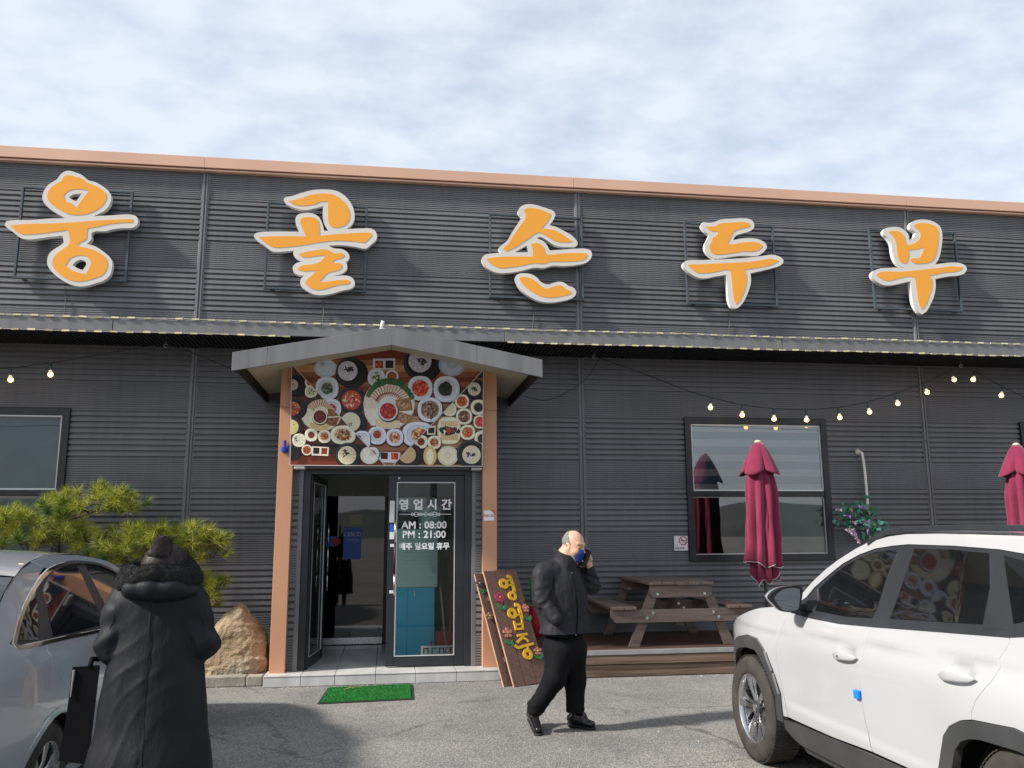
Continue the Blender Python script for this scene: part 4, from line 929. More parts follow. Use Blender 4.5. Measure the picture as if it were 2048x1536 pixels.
put([(1368, 808), (1448, 800), (1446, 882), (1366, 885)], (232, 226, 210), 'R', 4); put([(1380, 822), (1438, 816), (1436, 870), (1378, 872)], (34, 28, 28), 'R', 5)
plate(1312, 950, 62, (130, 46, 34), [(150, 56, 40), (110, 36, 28)], 'R', fr=0.56, n=26); plate(1435, 955, 62, (150, 80, 44), ORG, 'R', fr=0.62, n=30)
pot(1195, 1070, 115, 80, (206, 176, 130), [(220, 196, 150)], 'R', fx=-10); put(ell(1395, 1080, 62, 90), (226, 190, 130), 'R', 2); put(ell(1395, 1085, 34, 70), (250, 236, 200), 'R', 3)
put(ell(1562, 1080, 96, 92), (226, 216, 186), 'R', 4); put(ell(1560, 1078, 78, 74), (238, 228, 200), 'R', 5); put(ell(1560, 1078, 32, 30), (214, 204, 176), 'R', 6); put(ell(1560, 1078, 18, 16), (240, 230, 206), 'R', 7)
pot(1770, 1060, 128, 86, (222, 206, 174), RICE[:2] + [(236, 222, 190)], 'R', fx=10, fy=10); bits(1768, 1055, 40, BLK, 10, 18, 'R', 9.6)
# thin white border lines between the three pictures
for a, b in (((130, 250), (975, 1166)), ((1885, 290), (1055, 1166)), ((112, 248), (1035, 60)), ((1035, 60), (1892, 294)), ((1892, 294), (1880, 1178)), ((1880, 1178), (95, 1168)), ((95, 1168), (112, 248))):
    d = Vector((b[0] - a[0], b[1] - a[1])).normalized() * 3.2; put([(a[0] - d.y, a[1] + d.x), (b[0] - d.y, b[1] + d.x), (b[0] + d.y, b[1] - d.x), (a[0] + d.y, a[1] - d.x)], (214, 208, 204), None, 14)
me = bpy.data.meshes.new('print'); me.from_pydata(pv, [], pf)
ca = me.color_attributes.new('print', 'FLOAT_COLOR', 'CORNER')
arr = []
for f, c in zip(pf, pc): arr += list((*c, 1.0)) * len(f)
ca.data.foreach_set('color', arr)
me.materials.append(vcol_mat('printed_vinyl'))
tag(link(bpy.data.objects.new('print', me), ban), kind='stuff')
bp_ = [bz(*p) for p in ((112, 248), (1035, 60), (1892, 294), (1880, 1178), (95, 1168))]
mb = MB(); mb.prism([(x, z - 3.0) for x, z in bp_][::-1], lambda x, z, t: (x, 0.0002 + t * 0.02, z)); mb.build('backing_board', mat('white_board', (0.6, 0.6, 0.6), 0.6), ban)
# ------------------------------------------------------------------ ground objects in front of the building
def wood(name, c1, c2, rough=0.75, sc=(1, 14, 14), bump=0.0015):
    m = mat(name, c1, rough, var=0.18, vscale=2.2, col2=c2, stretch=sc, detail=8, bump=bump, bscale=6, contrast=0.8, spec=0.3)
    return m
W_DECKX = wood('dark_stained_deck', (0.060, 0.033, 0.026), (0.110, 0.062, 0.046), sc=(1, 14, 14))
W_FACE = wood('weathered_brown_board', (0.075, 0.042, 0.030), (0.24, 0.165, 0.115), sc=(0.6, 20, 26))
W_TABY = wood('weathered_table_timber', (0.13, 0.085, 0.066), (0.20, 0.145, 0.118), sc=(14, 1.2, 14))
W_TABX = wood('worn_table_timber', (0.115, 0.078, 0.064), (0.185, 0.140, 0.120), sc=(1.2, 14, 14))
W_BRD = wood('brown_painted_plank', (0.125, 0.066, 0.048), (0.165, 0.095, 0.072), sc=(14, 14, 1.0), bump=0.0006)
W_EDGE = mat('raw_plank_edge', (0.42, 0.26, 0.17), 0.8, var=0.15, vscale=6)
# doormat
MATG = mat('green_turf_pile', (0.026, 0.165, 0.034), 0.95, var=0.12, vscale=60, bump=0.006, bscale=220, spec=0.1)
RUB = mat('black_rubber', (0.03, 0.03, 0.03), 0.7, var=0.2)
dm = empty('doormat', (-0.165, 9.24, 0), 'green artificial turf doormat with a black rubber edge below the tiled step', 'doormat')
q = [Vector(p) - Vector((-0.165, 9.24)) for p in ((-0.65, 8.79), (0.29, 8.86), (0.30, 9.69), (-0.605, 9.63))]
c_ = sum(q, Vector((0, 0))) / 4
def quadpr(mb, pts, z0, z1): mb.prism([tuple(p) for p in pts], lambda x, y, t: (x, y, z1 + (z0 - z1) * t))
mb = MB(); quadpr(mb, q, 0.004, 0.010); mb.build('rubber_edge', RUB, dm, bevel=0.003)
mb = MB(); qi = [c_ + (p - c_) * 0.945 for p in q]; quadpr(mb, qi, 0.0105, 0.019); mb.build('turf', MATG, dm)
tr = random.Random(5); mb = MB()
for i in range(5200):
    u, v = tr.random(), tr.random(); p = (qi[0] * (1 - u) + qi[1] * u) * (1 - v) + (qi[3] * (1 - u) + qi[2] * u) * v
    a = tr.uniform(0, 6.28); h = tr.uniform(0.006, 0.013); dx, dy = 0.004 * math.cos(a), 0.004 * math.sin(a); lx, ly = tr.uniform(-.006, .006), tr.uniform(-.006, .006)
    mb.add([(p.x - dx, p.y - dy, 0.018), (p.x + dx, p.y + dy, 0.018), (p.x + lx, p.y + ly, 0.018 + h)], [(0, 1, 2)])
tag(mb.build('turf_blades', MATG, dm), kind='stuff')
tw = MB(); a = gr(688, 1379, 0.03); b = gr(722, 1374, 0.03)
tw.tube([a, a * .6 + b * .4 + Vector((0, 0, .012)), b], [0.004, 0.006, 0.003], 5); tw.tube([a * .6 + b * .4 + Vector((0, 0, .012)), a + Vector((.1, .05, .0))], [0.005, 0.003], 5)
tag(tw.build('dry_twig', mat('straw', (0.5, 0.36, 0.14), 0.8)), 'dry yellow twig lying on the green doormat', 'twig')
# kerb and planting bed
CONC = mat('old_concrete', (0.30, 0.27, 0.225), 0.9, var=0.22, vscale=4, bump=0.006, bscale=35, detail=8)
SOIL = mat('dry_soil', (0.11, 0.085, 0.06), 0.95, var=0.3, vscale=12, bump=0.02, bscale=20)
kerb = empty('kerb', (-4.3, 9.98, 0)); tag(kerb, kind='structure')
x = -7.5
while x < -1.33:
    L_ = min(1.0, -1.325 - x); mb = MB(); mb.box(x + 4.3, x + L_ - 0.006 + 4.3, -0.07, 0.07, 0, 0.112 + RND.uniform(-.004, .004)); mb.build('kerb_stone', CONC, kerb, bevel=0.012, seg=3); x += L_
mb = MB(); nx_, ny_ = 60, 14; vs = []
for j in range(ny_ + 1):
    for i in range(nx_ + 1):
        X = -9.0 + (9.0 - 1.29) * i / nx_; Y = 10.04 + 1.46 * j / ny_; vs.append((X, Y, 0.085 + 0.02 * noise.noise(Vector((X * 3, Y * 3, 0))) + 0.01 * noise.noise(Vector((X * 9, Y * 9, 2)))))
mb.add(vs, [(j * (nx_ + 1) + i, j * (nx_ + 1) + i + 1, (j + 1) * (nx_ + 1) + i + 1, (j + 1) * (nx_ + 1) + i) for j in range(ny_) for i in range(nx_)])
tag(mb.build('planting_bed', SOIL, smooth=True), kind='structure')
# boulder
def bmat():
    m = mat('ochre_granite', (0.22, 0.14, 0.075), 0.85, var=0.35, vscale=3.2, col2=(0.34, 0.26, 0.175), bump=0.03, bscale=26, detail=9, contrast=0.75, spec=0.25)
    nt = m.node_tree; N, L = nt.nodes, nt.links; b = N['Principled BSDF']; src = b.inputs['Base Color'].links[0].from_socket
    tc = N.new('ShaderNodeTexCoord'); n = N.new('ShaderNodeTexNoise'); n.inputs['Scale'].default_value = 1.7; n.inputs['Detail'].default_value = 5; L.new(tc.outputs['Object'], n.inputs['Vector'])
    r = N.new('ShaderNodeValToRGB'); r.color_ramp.elements[0].position = .54; r.color_ramp.elements[0].color = (0, 0, 0, 1); r.color_ramp.elements[1].position = .64; r.color_ramp.elements[1].color = (.8, .8, .8, 1); L.new(n.outputs[0], r.inputs[0])
    mx = N.new('ShaderNodeMix'); mx.data_type = 'RGBA'; L.new(r.outputs[0], mx.inputs['Factor']); L.new(src, mx.inputs['A']); mx.inputs['B'].default_value = (0.34, 0.31, 0.23, 1); L.new(mx.outputs['Result'], b.inputs['Base Color'])
    return m
def boulder(P):
    d = s_cone(P, (-0.02, 0.02, 0.05), (0.06, 0.03, 0.80), 0.40, 0.13, ((0, 1, 0), 0.72))
    d = smin(d, s_ell(P, (-0.24, -0.02, 0.16), (0.36, 0.27, 0.30)), 0.12)
    d = smin(d, s_ell(P, (0.16, 0.0, 0.30), (0.28, 0.26, 0.42)), 0.1)
    for n, o in (((0.75, -0.25, 0.55), 0.50), ((-0.62, -0.35, 0.70), 0.50), ((-0.1, -0.95, 0.3), 0.27), ((0.5, -0.8, 0.35), 0.36), ((-0.85, -0.4, 0.2), 0.50), ((0.95, 0.0, 0.15), 0.40)):
        n = np.array(n) / np.linalg.norm(n); d = smax(d, P @ n - o, 0.05)
    return d + 0.024 * fbm(P, 9, 2) + 0.022 * np.abs(fbm(P, 17, 5)) + 0.016 * np.abs(fbm(P, 45, 8)) + 0.006 * fbm(P, 110, 9)
# grit gathered along the step, kerb and deck and strewn over the car park
gt = MB(); tr = random.Random(77)
for i in range(2600):
    if i < 1500: X = tr.uniform(-6, 6.5); Y = (9.9 if X < -1.32 else 9.79 if X < 1.3 else 9.74) - abs(tr.gauss(0, .07)) - .005
    else: X = tr.uniform(-3, 5); Y = tr.uniform(5.2, 9.7)
    s_ = tr.uniform(.002, .006) if tr.random() < .93 else tr.uniform(.006, .012); a = tr.uniform(0, 6.28)
    gt.add([(X + s_ * math.cos(a), Y + s_ * math.sin(a), 0), (X + s_ * math.cos(a + 2.1), Y + s_ * math.sin(a + 2.1), 0), (X + s_ * math.cos(a + 4.2), Y + s_ * math.sin(a + 4.2), 0), (X + s_ * .2, Y, s_ * 1.1)], [(0, 1, 3), (1, 2, 3), (2, 0, 3)])
tag(gt.build('loose_grit', mat('pale_grit', (.34, .31, .26), .95, var=.3, vscale=30)), 'pale loose grit gathered along the kerb, step and deck', 'grit', kind='stuff')
o = sdf_obj('boulder', boulder, (-0.75, -0.5, -0.05), (0.6, 0.5, 1.0), 0.012, bmat(), loc=(-1.76, 10.42, 0.04), smooth_it=0)
o.scale = (1.15, 1.0, 1.02); tag(o, 'ochre brown boulder standing in the bed between the porch pillar and the pine', 'boulder')

# ------------------------------------------------------------------ pruned pine
BARK = mat('pine_bark', (0.10, 0.065, 0.045), 0.95, var=0.35, vscale=14, bump=0.01, bscale=40)
def needle_mat():
    m = bpy.data.materials.new('pine_needles'); m.use_nodes = True; N, L = m.node_tree.nodes, m.node_tree.links; b = N['Principled BSDF']
    a = N.new('ShaderNodeVertexColor'); a.layer_name = 'tint'; L.new(a.outputs[0], b.inputs['Base Color']); b.inputs['Roughness'].default_value = 0.55; b.inputs['Specular IOR Level'].default_value = 0.3
    b.inputs['Subsurface Weight'].default_value = 0.0
    return m
pine = empty('pine_tree', (-2.55, 10.62, 0.08), 'cloud pruned pine with yellow green needle pads in the bed by the wall', 'tree')
PO = Vector((-2.55, 10.62, 0.08))
def pp(px, py, dy=0.0): return at(px, py, 10.62 + dy) - PO
tr1 = [Vector((0.02, 0, 0)), pp(322, 1260), pp(300, 1190, -.05), pp(280, 1145), pp(250, 1125), pp(236, 1100, .05), pp(205, 1085), pp(150, 1075), pp(100, 1052), pp(40, 1090)]
mb = MB(); mb.tube(tr1, [.075, .068, .06, .05, .045, .04, .036, .03, .026, .018], 9); mb.build('trunk', BARK, pine, smooth=True)
brs = [([pp(100, 1052), pp(135, 1040, -.03), pp(175, 1028), pp(212, 1012)], .022), ([pp(150, 1075), pp(110, 1080, .1), pp(60, 1085)], .02), ([pp(300, 1190), pp(345, 1150, -.05), pp(385, 1120), pp(430, 1112)], .024), ([pp(280, 1145), pp(290, 1118, -.12), pp(318, 1100)], .02), ([pp(316, 1240), pp(370, 1215, .1), pp(415, 1200)], .02), ([pp(236, 1100), pp(262, 1108, -.1), pp(312, 1122)], .014), ([pp(205, 1085), pp(215, 1060, .1), pp(250, 1052)], .014)]
for pts, r in brs:
    mb = MB(); mb.tube(pts, [r, r * .8, r * .65, r * .5][:len(pts)], 7); mb.build('branch', BARK, pine, smooth=True)
pads = [(190, 998, 92, 30, .40), (120, 1012, 50, 22, .3), (250, 1006, 45, 20, .25), (60, 1062, 110, 42, .45), (-40, 1050, 80, 40, .4), (20, 1030, 40, 24, .3), (150, 1058, 50, 25, .3), (250, 1088, 110, 34, .45), (330, 1080, 90, 30, .4), (405, 1088, 62, 34, .35), (385, 1066, 40, 22, .3), (300, 1060, 60, 20, .3), (425, 1165, 30, 26, .25), (418, 1195, 26, 20, .25), (360, 1110, 60, 20, .3), (210, 1108, 60, 20, .3)]
tr = random.Random(11); nv, nf, nc = [], [], []
for (px, py, rx, ry, rd) in pads:
    cnt = int(rx * ry / 70) + 9
    for _ in range(cnt):
        a, rr = tr.uniform(0, 6.28), math.sqrt(tr.random())
        dyy = rr * math.sin(a) * rd
        c = pp(px + rr * math.cos(a) * rx, py + tr.uniform(-1, 1) * ry * math.sqrt(max(0, 1 - rr * rr)), dyy)
        up = Vector((rr * math.cos(a) * 0.9, rr * math.sin(a) * 0.9 - 0.12, 0.8 + tr.uniform(-.25, .25))).normalized()
        tone = tr.random(); base = Vector((0.36, 0.36, 0.05)).lerp(Vector((0.085, 0.14, 0.025)), tone ** 1.4)
        if tr.random() < 0.06: base = Vector((0.05, 0.12, 0.04))
        L0 = tr.uniform(0.12, 0.175)
        u1 = up.orthogonal().normalized(); u2 = up.cross(u1)
        st = c - up * 0.06
        nn = 74
        for k in range(nn):
            th = tr.uniform(0, 6.28); el = tr.uniform(0.15, 1.45)
            d = (up * math.cos(el) + (u1 * math.cos(th) + u2 * math.sin(th)) * math.sin(el)).normalized()
            ro = st + up * tr.uniform(0, 0.07); tip = ro + d * L0 * tr.uniform(0.75, 1.1) + Vector((0, 0, -0.012 * math.sin(el)))
            sd = d.cross(Vector((tr.uniform(-1, 1), tr.uniform(-1, 1), tr.uniform(-1, 1)))).normalized() * 0.0028
            b = len(nv); nv += [tuple(ro - sd), tuple(ro + sd), tuple(tip)]; nf.append((b, b + 1, b + 2))
            cc = base * tr.uniform(0.9, 1.45); nc += [(*cc, 1.0)] * 3
me = bpy.data.meshes.new('crown'); me.from_pydata(nv, [], nf); ca = me.color_attributes.new('tint', 'FLOAT_COLOR', 'CORNER'); ca.data.foreach_set('color', [v for c in nc for v in c]); me.materials.append(needle_mat())
tag(link(bpy.data.objects.new('crown', me), pine), kind='stuff')
mb = MB()
for (px, py, rx, ry, rd) in pads:      # brown shoots inside each pad
    for _ in range(7):
        a, rr = tr.uniform(0, 6.28), math.sqrt(tr.random()); p0 = pp(px + rr * .3 * math.cos(a) * rx, py + ry * .9, 0); p1 = pp(px + rr * math.cos(a) * rx * .9, py, rr * math.sin(a) * rd * .9)
        mb.tube([p0, (p0 + p1) / 2 - Vector((0, 0, .02)), p1], [.008, .006, .004], 5)
tag(mb.build('twigs', BARK, pine, smooth=True), kind='stuff')

# ------------------------------------------------------------------ timber deck
deck = empty('timber_deck', (1.42, 9.75, 0), 'low dark brown timber deck along the wall with a grey metal edge strip', 'deck')
X1 = 11.8
for j in range(12):
    y0 = 0.045 + j * 0.1425; xs = [0, 3.1 + (j % 3) * 0.7, 6.6 + (j % 2) * 0.9, X1]
    for a, b in zip(xs, xs[1:]):
        mb = MB(); mb.box(a, b - 0.004, y0, y0 + 0.136, 0.272, 0.299 + RND.uniform(-.001, .001)); mb.build('plank', W_DECKX, deck, bevel=0.003)
mb = MB(); mb.box(0, 5.6, -0.004, 0.044, 0.252, 0.301); mb.box(5.604, X1, -0.004, 0.044, 0.252, 0.301); mb.build('edge_strip', mat('grey_aluminium_edge', (0.33, 0.33, 0.32), 0.45, metal=0.3, var=0.12, vscale=5), deck, bevel=0.002)
for a, b in ((0, 4.1), (4.104, 8.0), (8.004, X1)):
    mb = MB(); mb.box(a, b, 0.006, 0.03, 0.148, 0.251); mb.build('fascia_board', W_FACE, deck, bevel=0.003)
    mb = MB(); mb.box(a + .3 * (a > 0), b + .3 * (b < X1), 0.03, 0.055, 0.008, 0.14); mb.build('fascia_board', W_FACE, deck, bevel=0.003)
mb = MB(); mb.box(0.0, 0.025, 0.03, 1.72, 0.01, 0.27); mb.build('end_board', W_DECKX, deck)
mb = MB()
for x in np.arange(0.3, X1, 1.2): mb.box(x, x + .09, .06, 1.7, 0.0, .271)
tag(mb.build('joists', W_DECKX, deck), kind='stuff')
# ------------------------------------------------------------------ picnic table
tb = empty('picnic_table', (3.5, 10.65, 0.30), 'weathered brown wooden picnic table with attached benches on the deck', 'picnic table')
for k in range(5):
    a = -0.40 + k * 0.161; mb = MB(); mb.box(a, a + 0.154, -0.72 + RND.uniform(-.004, .004), 0.72, 0.71, 0.745); mb.build('top_plank', W_TABY, tb, bevel=0.006)
for s in (-1, 1):
    for k in range(2):
        a = s * 0.72 + (k - 1) * 0.152; mb = MB(); mb.box(a, a + 0.146, -0.74 + RND.uniform(-.004, .004), 0.72, 0.432, 0.467); mb.build('seat_plank', W_TABY, tb, bevel=0.006)
for y, fy in ((-0.65, -1), (0.58, 1)):
    mb = MB(); mb.prism([(-0.39, 0.70), (-0.39, 0.60), (-0.35, 0.565), (0.34, 0.565), (0.38, 0.60), (0.38, 0.70)][::-1], lambda x, z, t: (x, y - 0.045 + 0.04 * t, z)); mb.build('top_bearer', W_TABX, tb, bevel=0.004)
    mb = MB(); mb.prism([(-0.88, 0.428), (-0.88, 0.35), (-0.82, 0.28), (0.82, 0.28), (0.88, 0.35), (0.88, 0.428)][::-1], lambda x, z, t: (x, y - 0.045 + 0.04 * t, z)); mb.build('seat_bearer', W_TABX, tb, bevel=0.004)
    for s in (-1, 1):
        mb = MB(); mb.prism([(s * 0.24, 0.70), (s * 0.365, 0.70), (s * 0.66, 0.0), (s * 0.53, 0.0)], lambda x, z, t: (x, y - 0.004 + 0.04 * t, z)); mb.build('leg', W_TABX, tb, bevel=0.004, fixn=True)
    for (bx, bz_) in ((-0.30, 0.60), (0.285, 0.60), (-0.365, 0.385), (-0.44, 0.33), (0.385, 0.385), (0.45, 0.33)):
        mb = MB(); mb.lathe([(0.020, 0), (0.020, 0.004), (0.010, 0.005), (0.010, 0.012), (0.004, 0.013)], n=12, M=Matrix.Rotation(math.pi / 2, 4, 'X')); mb.build('bolt', STEEL, tb, loc=(bx, y - 0.045, bz_))
mb = MB(); mb.box(-0.045, 0.045, -0.6, 0.55, 0.235, 0.279); mb.build('centre_rail', W_TABY, tb)
for s in (-1, 1):
    mb = MB(); mb.loft([[(s_ * .035, s * (0.05 + t * .5) + d, 0.29 + t * .4) for s_, d in ((-1, -.02), (1, -.02), (1, .02), (-1, .02))] for t in (0, 1)]); mb.build('brace', W_TABY, tb, fixn=True)
# ------------------------------------------------------------------ folded parasols
CAN = mat('magenta_canvas', (0.195, 0.020, 0.056), 0.85, var=0.10, vscale=5, bump=0.0012, bscale=60, sheen=0.25, spec=0.2)
CANIN = mat('wine_canvas_inside', (0.22, 0.022, 0.06), 0.9, var=0.1)
PIPING = mat('white_piping', (0.75, 0.72, 0.72), 0.7)
POLE = mat('grey_green_pole', (0.16, 0.20, 0.20), 0.35, metal=0.5)
def parasol(loc, label, seed, rot):
    R_ = random.Random(seed)
    root = empty('parasol', loc, label, 'parasol', 'folded parasols by the deck', rz=rot)
    H = 2.50
    mb = MB(); mb.tube([(0, 0, 0.0), (0, 0, H - .02)], 0.021, 14); mb.build('pole', POLE, root, smooth=True)
    mb = MB(); mb.lathe([(0.23, 0), (0.23, .05), (.05, .07), (.035, .25), (.03, .26)], n=24); mb.build('base', BLACK, root, smooth=True, autosm=30)
    mb = MB(); mb.lathe([(.045, -.01), (.05, .0), (.045, .015), (.02, .03), (.0, .032)], n=16); mb.build('finial', mat('cream_finial', (.55, .45, .33), .4), root, smooth=True, loc=(0, 0, H))
    n = 96
    # vent cap: a short skirt flaring over the folded cloth
    rings = []
    for i in range(12):
        t = i / 11; r0 = 0.05 + 0.215 * t ** 0.85; ring = []
        for k in range(n):
            a = 2 * math.pi * k / n; f = abs(math.sin(2 * a + .5)); sc = 1 - 0.42 * t * (1 - f) ** 1.6; drop = 0.40 * t + 0.075 * t * t * (f - .5)
            ring.append((r0 * sc * math.cos(a), r0 * sc * math.sin(a), H - .005 - drop))
        rings.append(ring)
    mb = MB(); mb.loft(rings, cap=False); o = mb.build('vent_cap', [CAN], root, smooth=True); md = o.modifiers.new('t', 'SOLIDIFY'); md.thickness = .003
    # main cloth
    prof_ = [(0.0, .11), (.1, .16), (.2, .185), (.35, .205), (.55, .215), (.75, .215), (1.0, .225), (1.25, .25), (1.42, .26), (1.50, .265)]
    def cloth(ztop, L, k0, r_scale, seedp, hem, nm):
        rings = []; m = 34
        for i in range(m + 1):
            t = i / m; d = t * L; r0 = np.interp(d, [p[0] for p in prof_], [p[1] for p in prof_]) * r_scale; ring = []
            for k in range(n):
                a = 2 * math.pi * k / n
                f = 0.5 + 0.5 * math.cos(8 * a + 1.1 * math.sin(a + seedp) + .8 * t); dp = 0.12 + 0.30 * min(1, t * 1.6)
                r = r0 * (1 - dp * (1 - f) ** 1.2) * (1 + 0.05 * math.sin(3 * a + seedp * 2 + 3 * t) + 0.03 * math.sin(14 * t + 2 * a))
                z = ztop - d + (hem * (0.5 * math.sin(2 * a + seedp) + 0.35 * math.sin(5 * a + 2 * seedp) + .25 * math.cos(8 * a)) * t ** 6)
                ring.append((r * math.cos(a) + .02 * t * math.sin(3 * t + seedp), r * math.sin(a), z))
            rings.append(ring)
        mb = MB(); mb.loft(rings, cap=False); o = mb.build(nm, [CAN], root, smooth=True); md = o.modifiers.new('t', 'SOLIDIFY'); md.thickness = .003
        pm = MB(); pm.tube(rings[-1] + [rings[-1][0]], .0045, 5, cap=False); pm.build('piping', PIPING, o)
        return o
    cloth(H - .30, 1.28, 0, 1.0, seed * 1.3, .055, 'canopy')
    cloth(H - .55, 1.22, 0, .80, seed * 2.1 + 1, .10, 'canopy_fold')
    return root
parasol((4.83, 10.52, 0.30), 'folded magenta parasol standing in front of the window with striped blinds', 1, 0.2)
parasol((8.62, 10.52, 0.30), 'folded magenta parasol beyond the hanging artificial flowers, past the white car roof', 2, 0.9)

# ------------------------------------------------------------------ leaning plank sign
BL, BR_ = gr(1029, 1375), gr(1098, 1366)
ux = (BR_ - BL); bw = ux.length; ux.normalize(); TLp = at(970, 1141, 9.93)
uy = TLp - BL; uy = uy - ux * uy.dot(ux); bh = uy.length; uy.normalize(); un = ux.cross(uy)
MBoard = Matrix(((ux.x, uy.x, un.x, BL.x), (ux.y, uy.y, un.y, BL.y), (ux.z, uy.z, un.z, BL.z), (0, 0, 0, 1)))
brd = empty('plank_sign', (0, 0, 0), 'brown plank sign with yellow carved letters and flowers leaning on the orange pillar', 'sign')
brd.matrix_world = MBoard
def bxy(p):      # photo detail (5.485 x, corner 940,1120) -> board plane
    d = ray(940 + p[0] / 5.485, 1120 + p[1] / 5.485); t = (BL - CAM_O).dot(un) / d.dot(un); v = CAM_O + d * t - BL
    return (v.dot(ux), v.dot(uy))
pw = bw / 3
for k in range(3):
    mb = MB(); mb.box(k * pw + (.003 if k else 0), (k + 1) * pw - .004, 0 + .01 * (k % 2), bh - .008 * ((k + 1) % 2), -.022, 0.0); mb.build('plank', W_BRD, brd, bevel=.002)
mb = MB()
for yy in (.15, bh - .15): mb.box(.01, bw - .01, yy, yy + .07, -.045, -.0225)
mb.build('cross_batten', W_BRD, brd)
for k in range(3):
    mb = MB(); o_ = -.085; mb.box(o_ + k * pw + (.003 if k else 0), o_ + (k + 1) * pw - .004, .012, bh - .01, -.085, -.065); mb.build('rear_plank', W_BRD, brd, bevel=.002)
mb = MB(); mb.box(-.0875, -.0855, .012, bh - .01, -.0852, -.0648); mb.build('rear_edge', W_EDGE, brd)
mb = MB(); mb.box(-.0025, -.0003, 0.0, bh - .012, -.0222, -.0002); mb.build('front_edge', W_EDGE, brd)
for yy in (.3, bh - .35): mb = MB(); mb.box(.0, bw - .1, yy, yy + .05, -.0645, -.0455); mb.build('spacer', W_BRD, brd)
YEL = mat('yellow_painted_letters', (0.66, 0.36, 0.010), 0.55, var=0.08, vscale=12)
def stroke(pts, w):
    P = [Vector(bxy(p)) for p in pts]; L, R = [], []
    Pc = [Vector(p) for p in crom(P, 4, closed=False, sharp=80)]
    for i, p in enumerate(Pc):
        t = (Pc[min(i + 1, len(Pc) - 1)] - Pc[max(i - 1, 0)]).normalized(); nrm = Vector((-t.y, t.x)) * w / 2; L.append(p + nrm); R.append(p - nrm)
    poly = [tuple(q) for q in R] + [tuple(q) for q in L[::-1]]
    mb = MB(); mb.prism(poly, lambda x, y, t: (x, y, .017 - .0165 * t)); mb.build('letter_stroke', YEL, brd, bevel=.003, fixn=True)
def ringl(c, r, ri):
    c = bxy(c); k = 1 / 5.485 * 9.6 / 1680
    o1 = [(c[0] + r * k * math.cos(a * .262), c[1] + r * k * 1.02 * math.sin(a * .262)) for a in range(24)]; o2 = [(c[0] + ri * k * math.cos(a * .262), c[1] + ri * k * math.sin(a * .262)) for a in range(24)]
    mb = MB(); mb.prism(o1, lambda x, y, t: (x, y, .018 - .0175 * t), holes=[o2]); mb.build('letter_ring', YEL, brd, bevel=.003)
ringl((365, 265), 60, 22); stroke([(400, 183), (432, 192), (452, 240), (470, 300), (482, 352)], .042); stroke([(405, 232), (460, 226)], .022); stroke([(412, 284), (470, 276)], .022); ringl((460, 398), 56, 20)
ringl((457, 590), 60, 22); stroke([(485, 495), (520, 500), (540, 550), (562, 648)], .042); stroke([(505, 612), (556, 596)], .022)
stroke([(478, 672), (503, 775)], .026); stroke([(562, 650), (577, 768)], .026); stroke([(488, 716), (566, 706)], .022); stroke([(500, 764), (580, 756)], .024)
stroke([(512, 834), (622, 816)], .028); stroke([(584, 826), (560, 862), (515, 908)], .030); stroke([(572, 856), (605, 872), (636, 898)], .026); stroke([(486, 940), (520, 968), (580, 950), (692, 922)], .030); stroke([(625, 945), (628, 995)], .028); ringl((628, 1037), 60, 21)
FL_M = mat('magenta_wood_flower', (0.28, 0.035, 0.075), .6); FL_P = mat('pink_wood_flower', (0.46, 0.17, 0.14), .6); LF_G = mat('green_wood_leaf', (0.025, 0.16, 0.05), .6); FL_B = mat('tan_wood_flower', (.3, .17, .1), .7); FL_D = mat('slate_wood_flower', (.06, .05, .07), .6)
def flower(c, r, m, npet, leaves=(), z=.014, zb=0.0):
    c = Vector(bxy(c)); k = 1 / 5.485 * 9.6 / 1680; r *= k
    for i in range(npet):
        a = 2 * math.pi * i / npet + .3; d = Vector((math.cos(a), math.sin(a))); nn = Vector((-d.y, d.x))
        pet = [c + d * r * u + nn * r * v for u, v in ((.12, .0), (.35, .2), (.7, .36), (.95, .28), (1.0, 0), (.95, -.28), (.7, -.36), (.35, -.2))]
        mb = MB(); mb.prism([tuple(p) for p in pet], lambda x, y, t: (x, y, zb + z - z * .98 * t)); mb.build('petal', m, brd, bevel=.002, fixn=True)
    mb = MB(); mb.lathe([(.009, zb + .004), (.009, zb + z + .004), (.004, zb + z + .007)], n=10, c=(c.x, c.y, 0)); mb.build('flower_centre', YEL, brd)
    for lc, ang in leaves:
        l = Vector(bxy(lc)); d = Vector((math.cos(ang), math.sin(ang))) * .048; nn = Vector((-d.y, d.x)) * .45
        mb = MB(); mb.prism([tuple(l + d * u + nn * v) for u, v in ((-1, 0), (-.5, .7), (.2, .85), (1, 0), (.2, -.85), (-.5, -.7))], lambda x, y, t: (x, y, zb + .012 - .0115 * t)); mb.build('leaf', LF_G, brd, bevel=.002, fixn=True)
flower((325, 412), 62, FL_M, 7, [((325, 522), 2.2), ((380, 522), .9)]); flower((605, 532), 50, FL_P, 5, [((605, 636), 2.3), ((655, 642), 1.0)]); flower((412, 800), 58, FL_P, 5, [((408, 905), 2.4), ((460, 918), 1.2)]); flower((738, 1000), 48, FL_P, 5, [((722, 1066), 2.7), ((780, 1062), .7)])
flower((128, 232), 44, FL_D, 5, [((160, 312), 2.6), ((190, 318), .6)], zb=-.0645); flower((245, 592), 42, FL_B, 5, [], zb=-.0645)
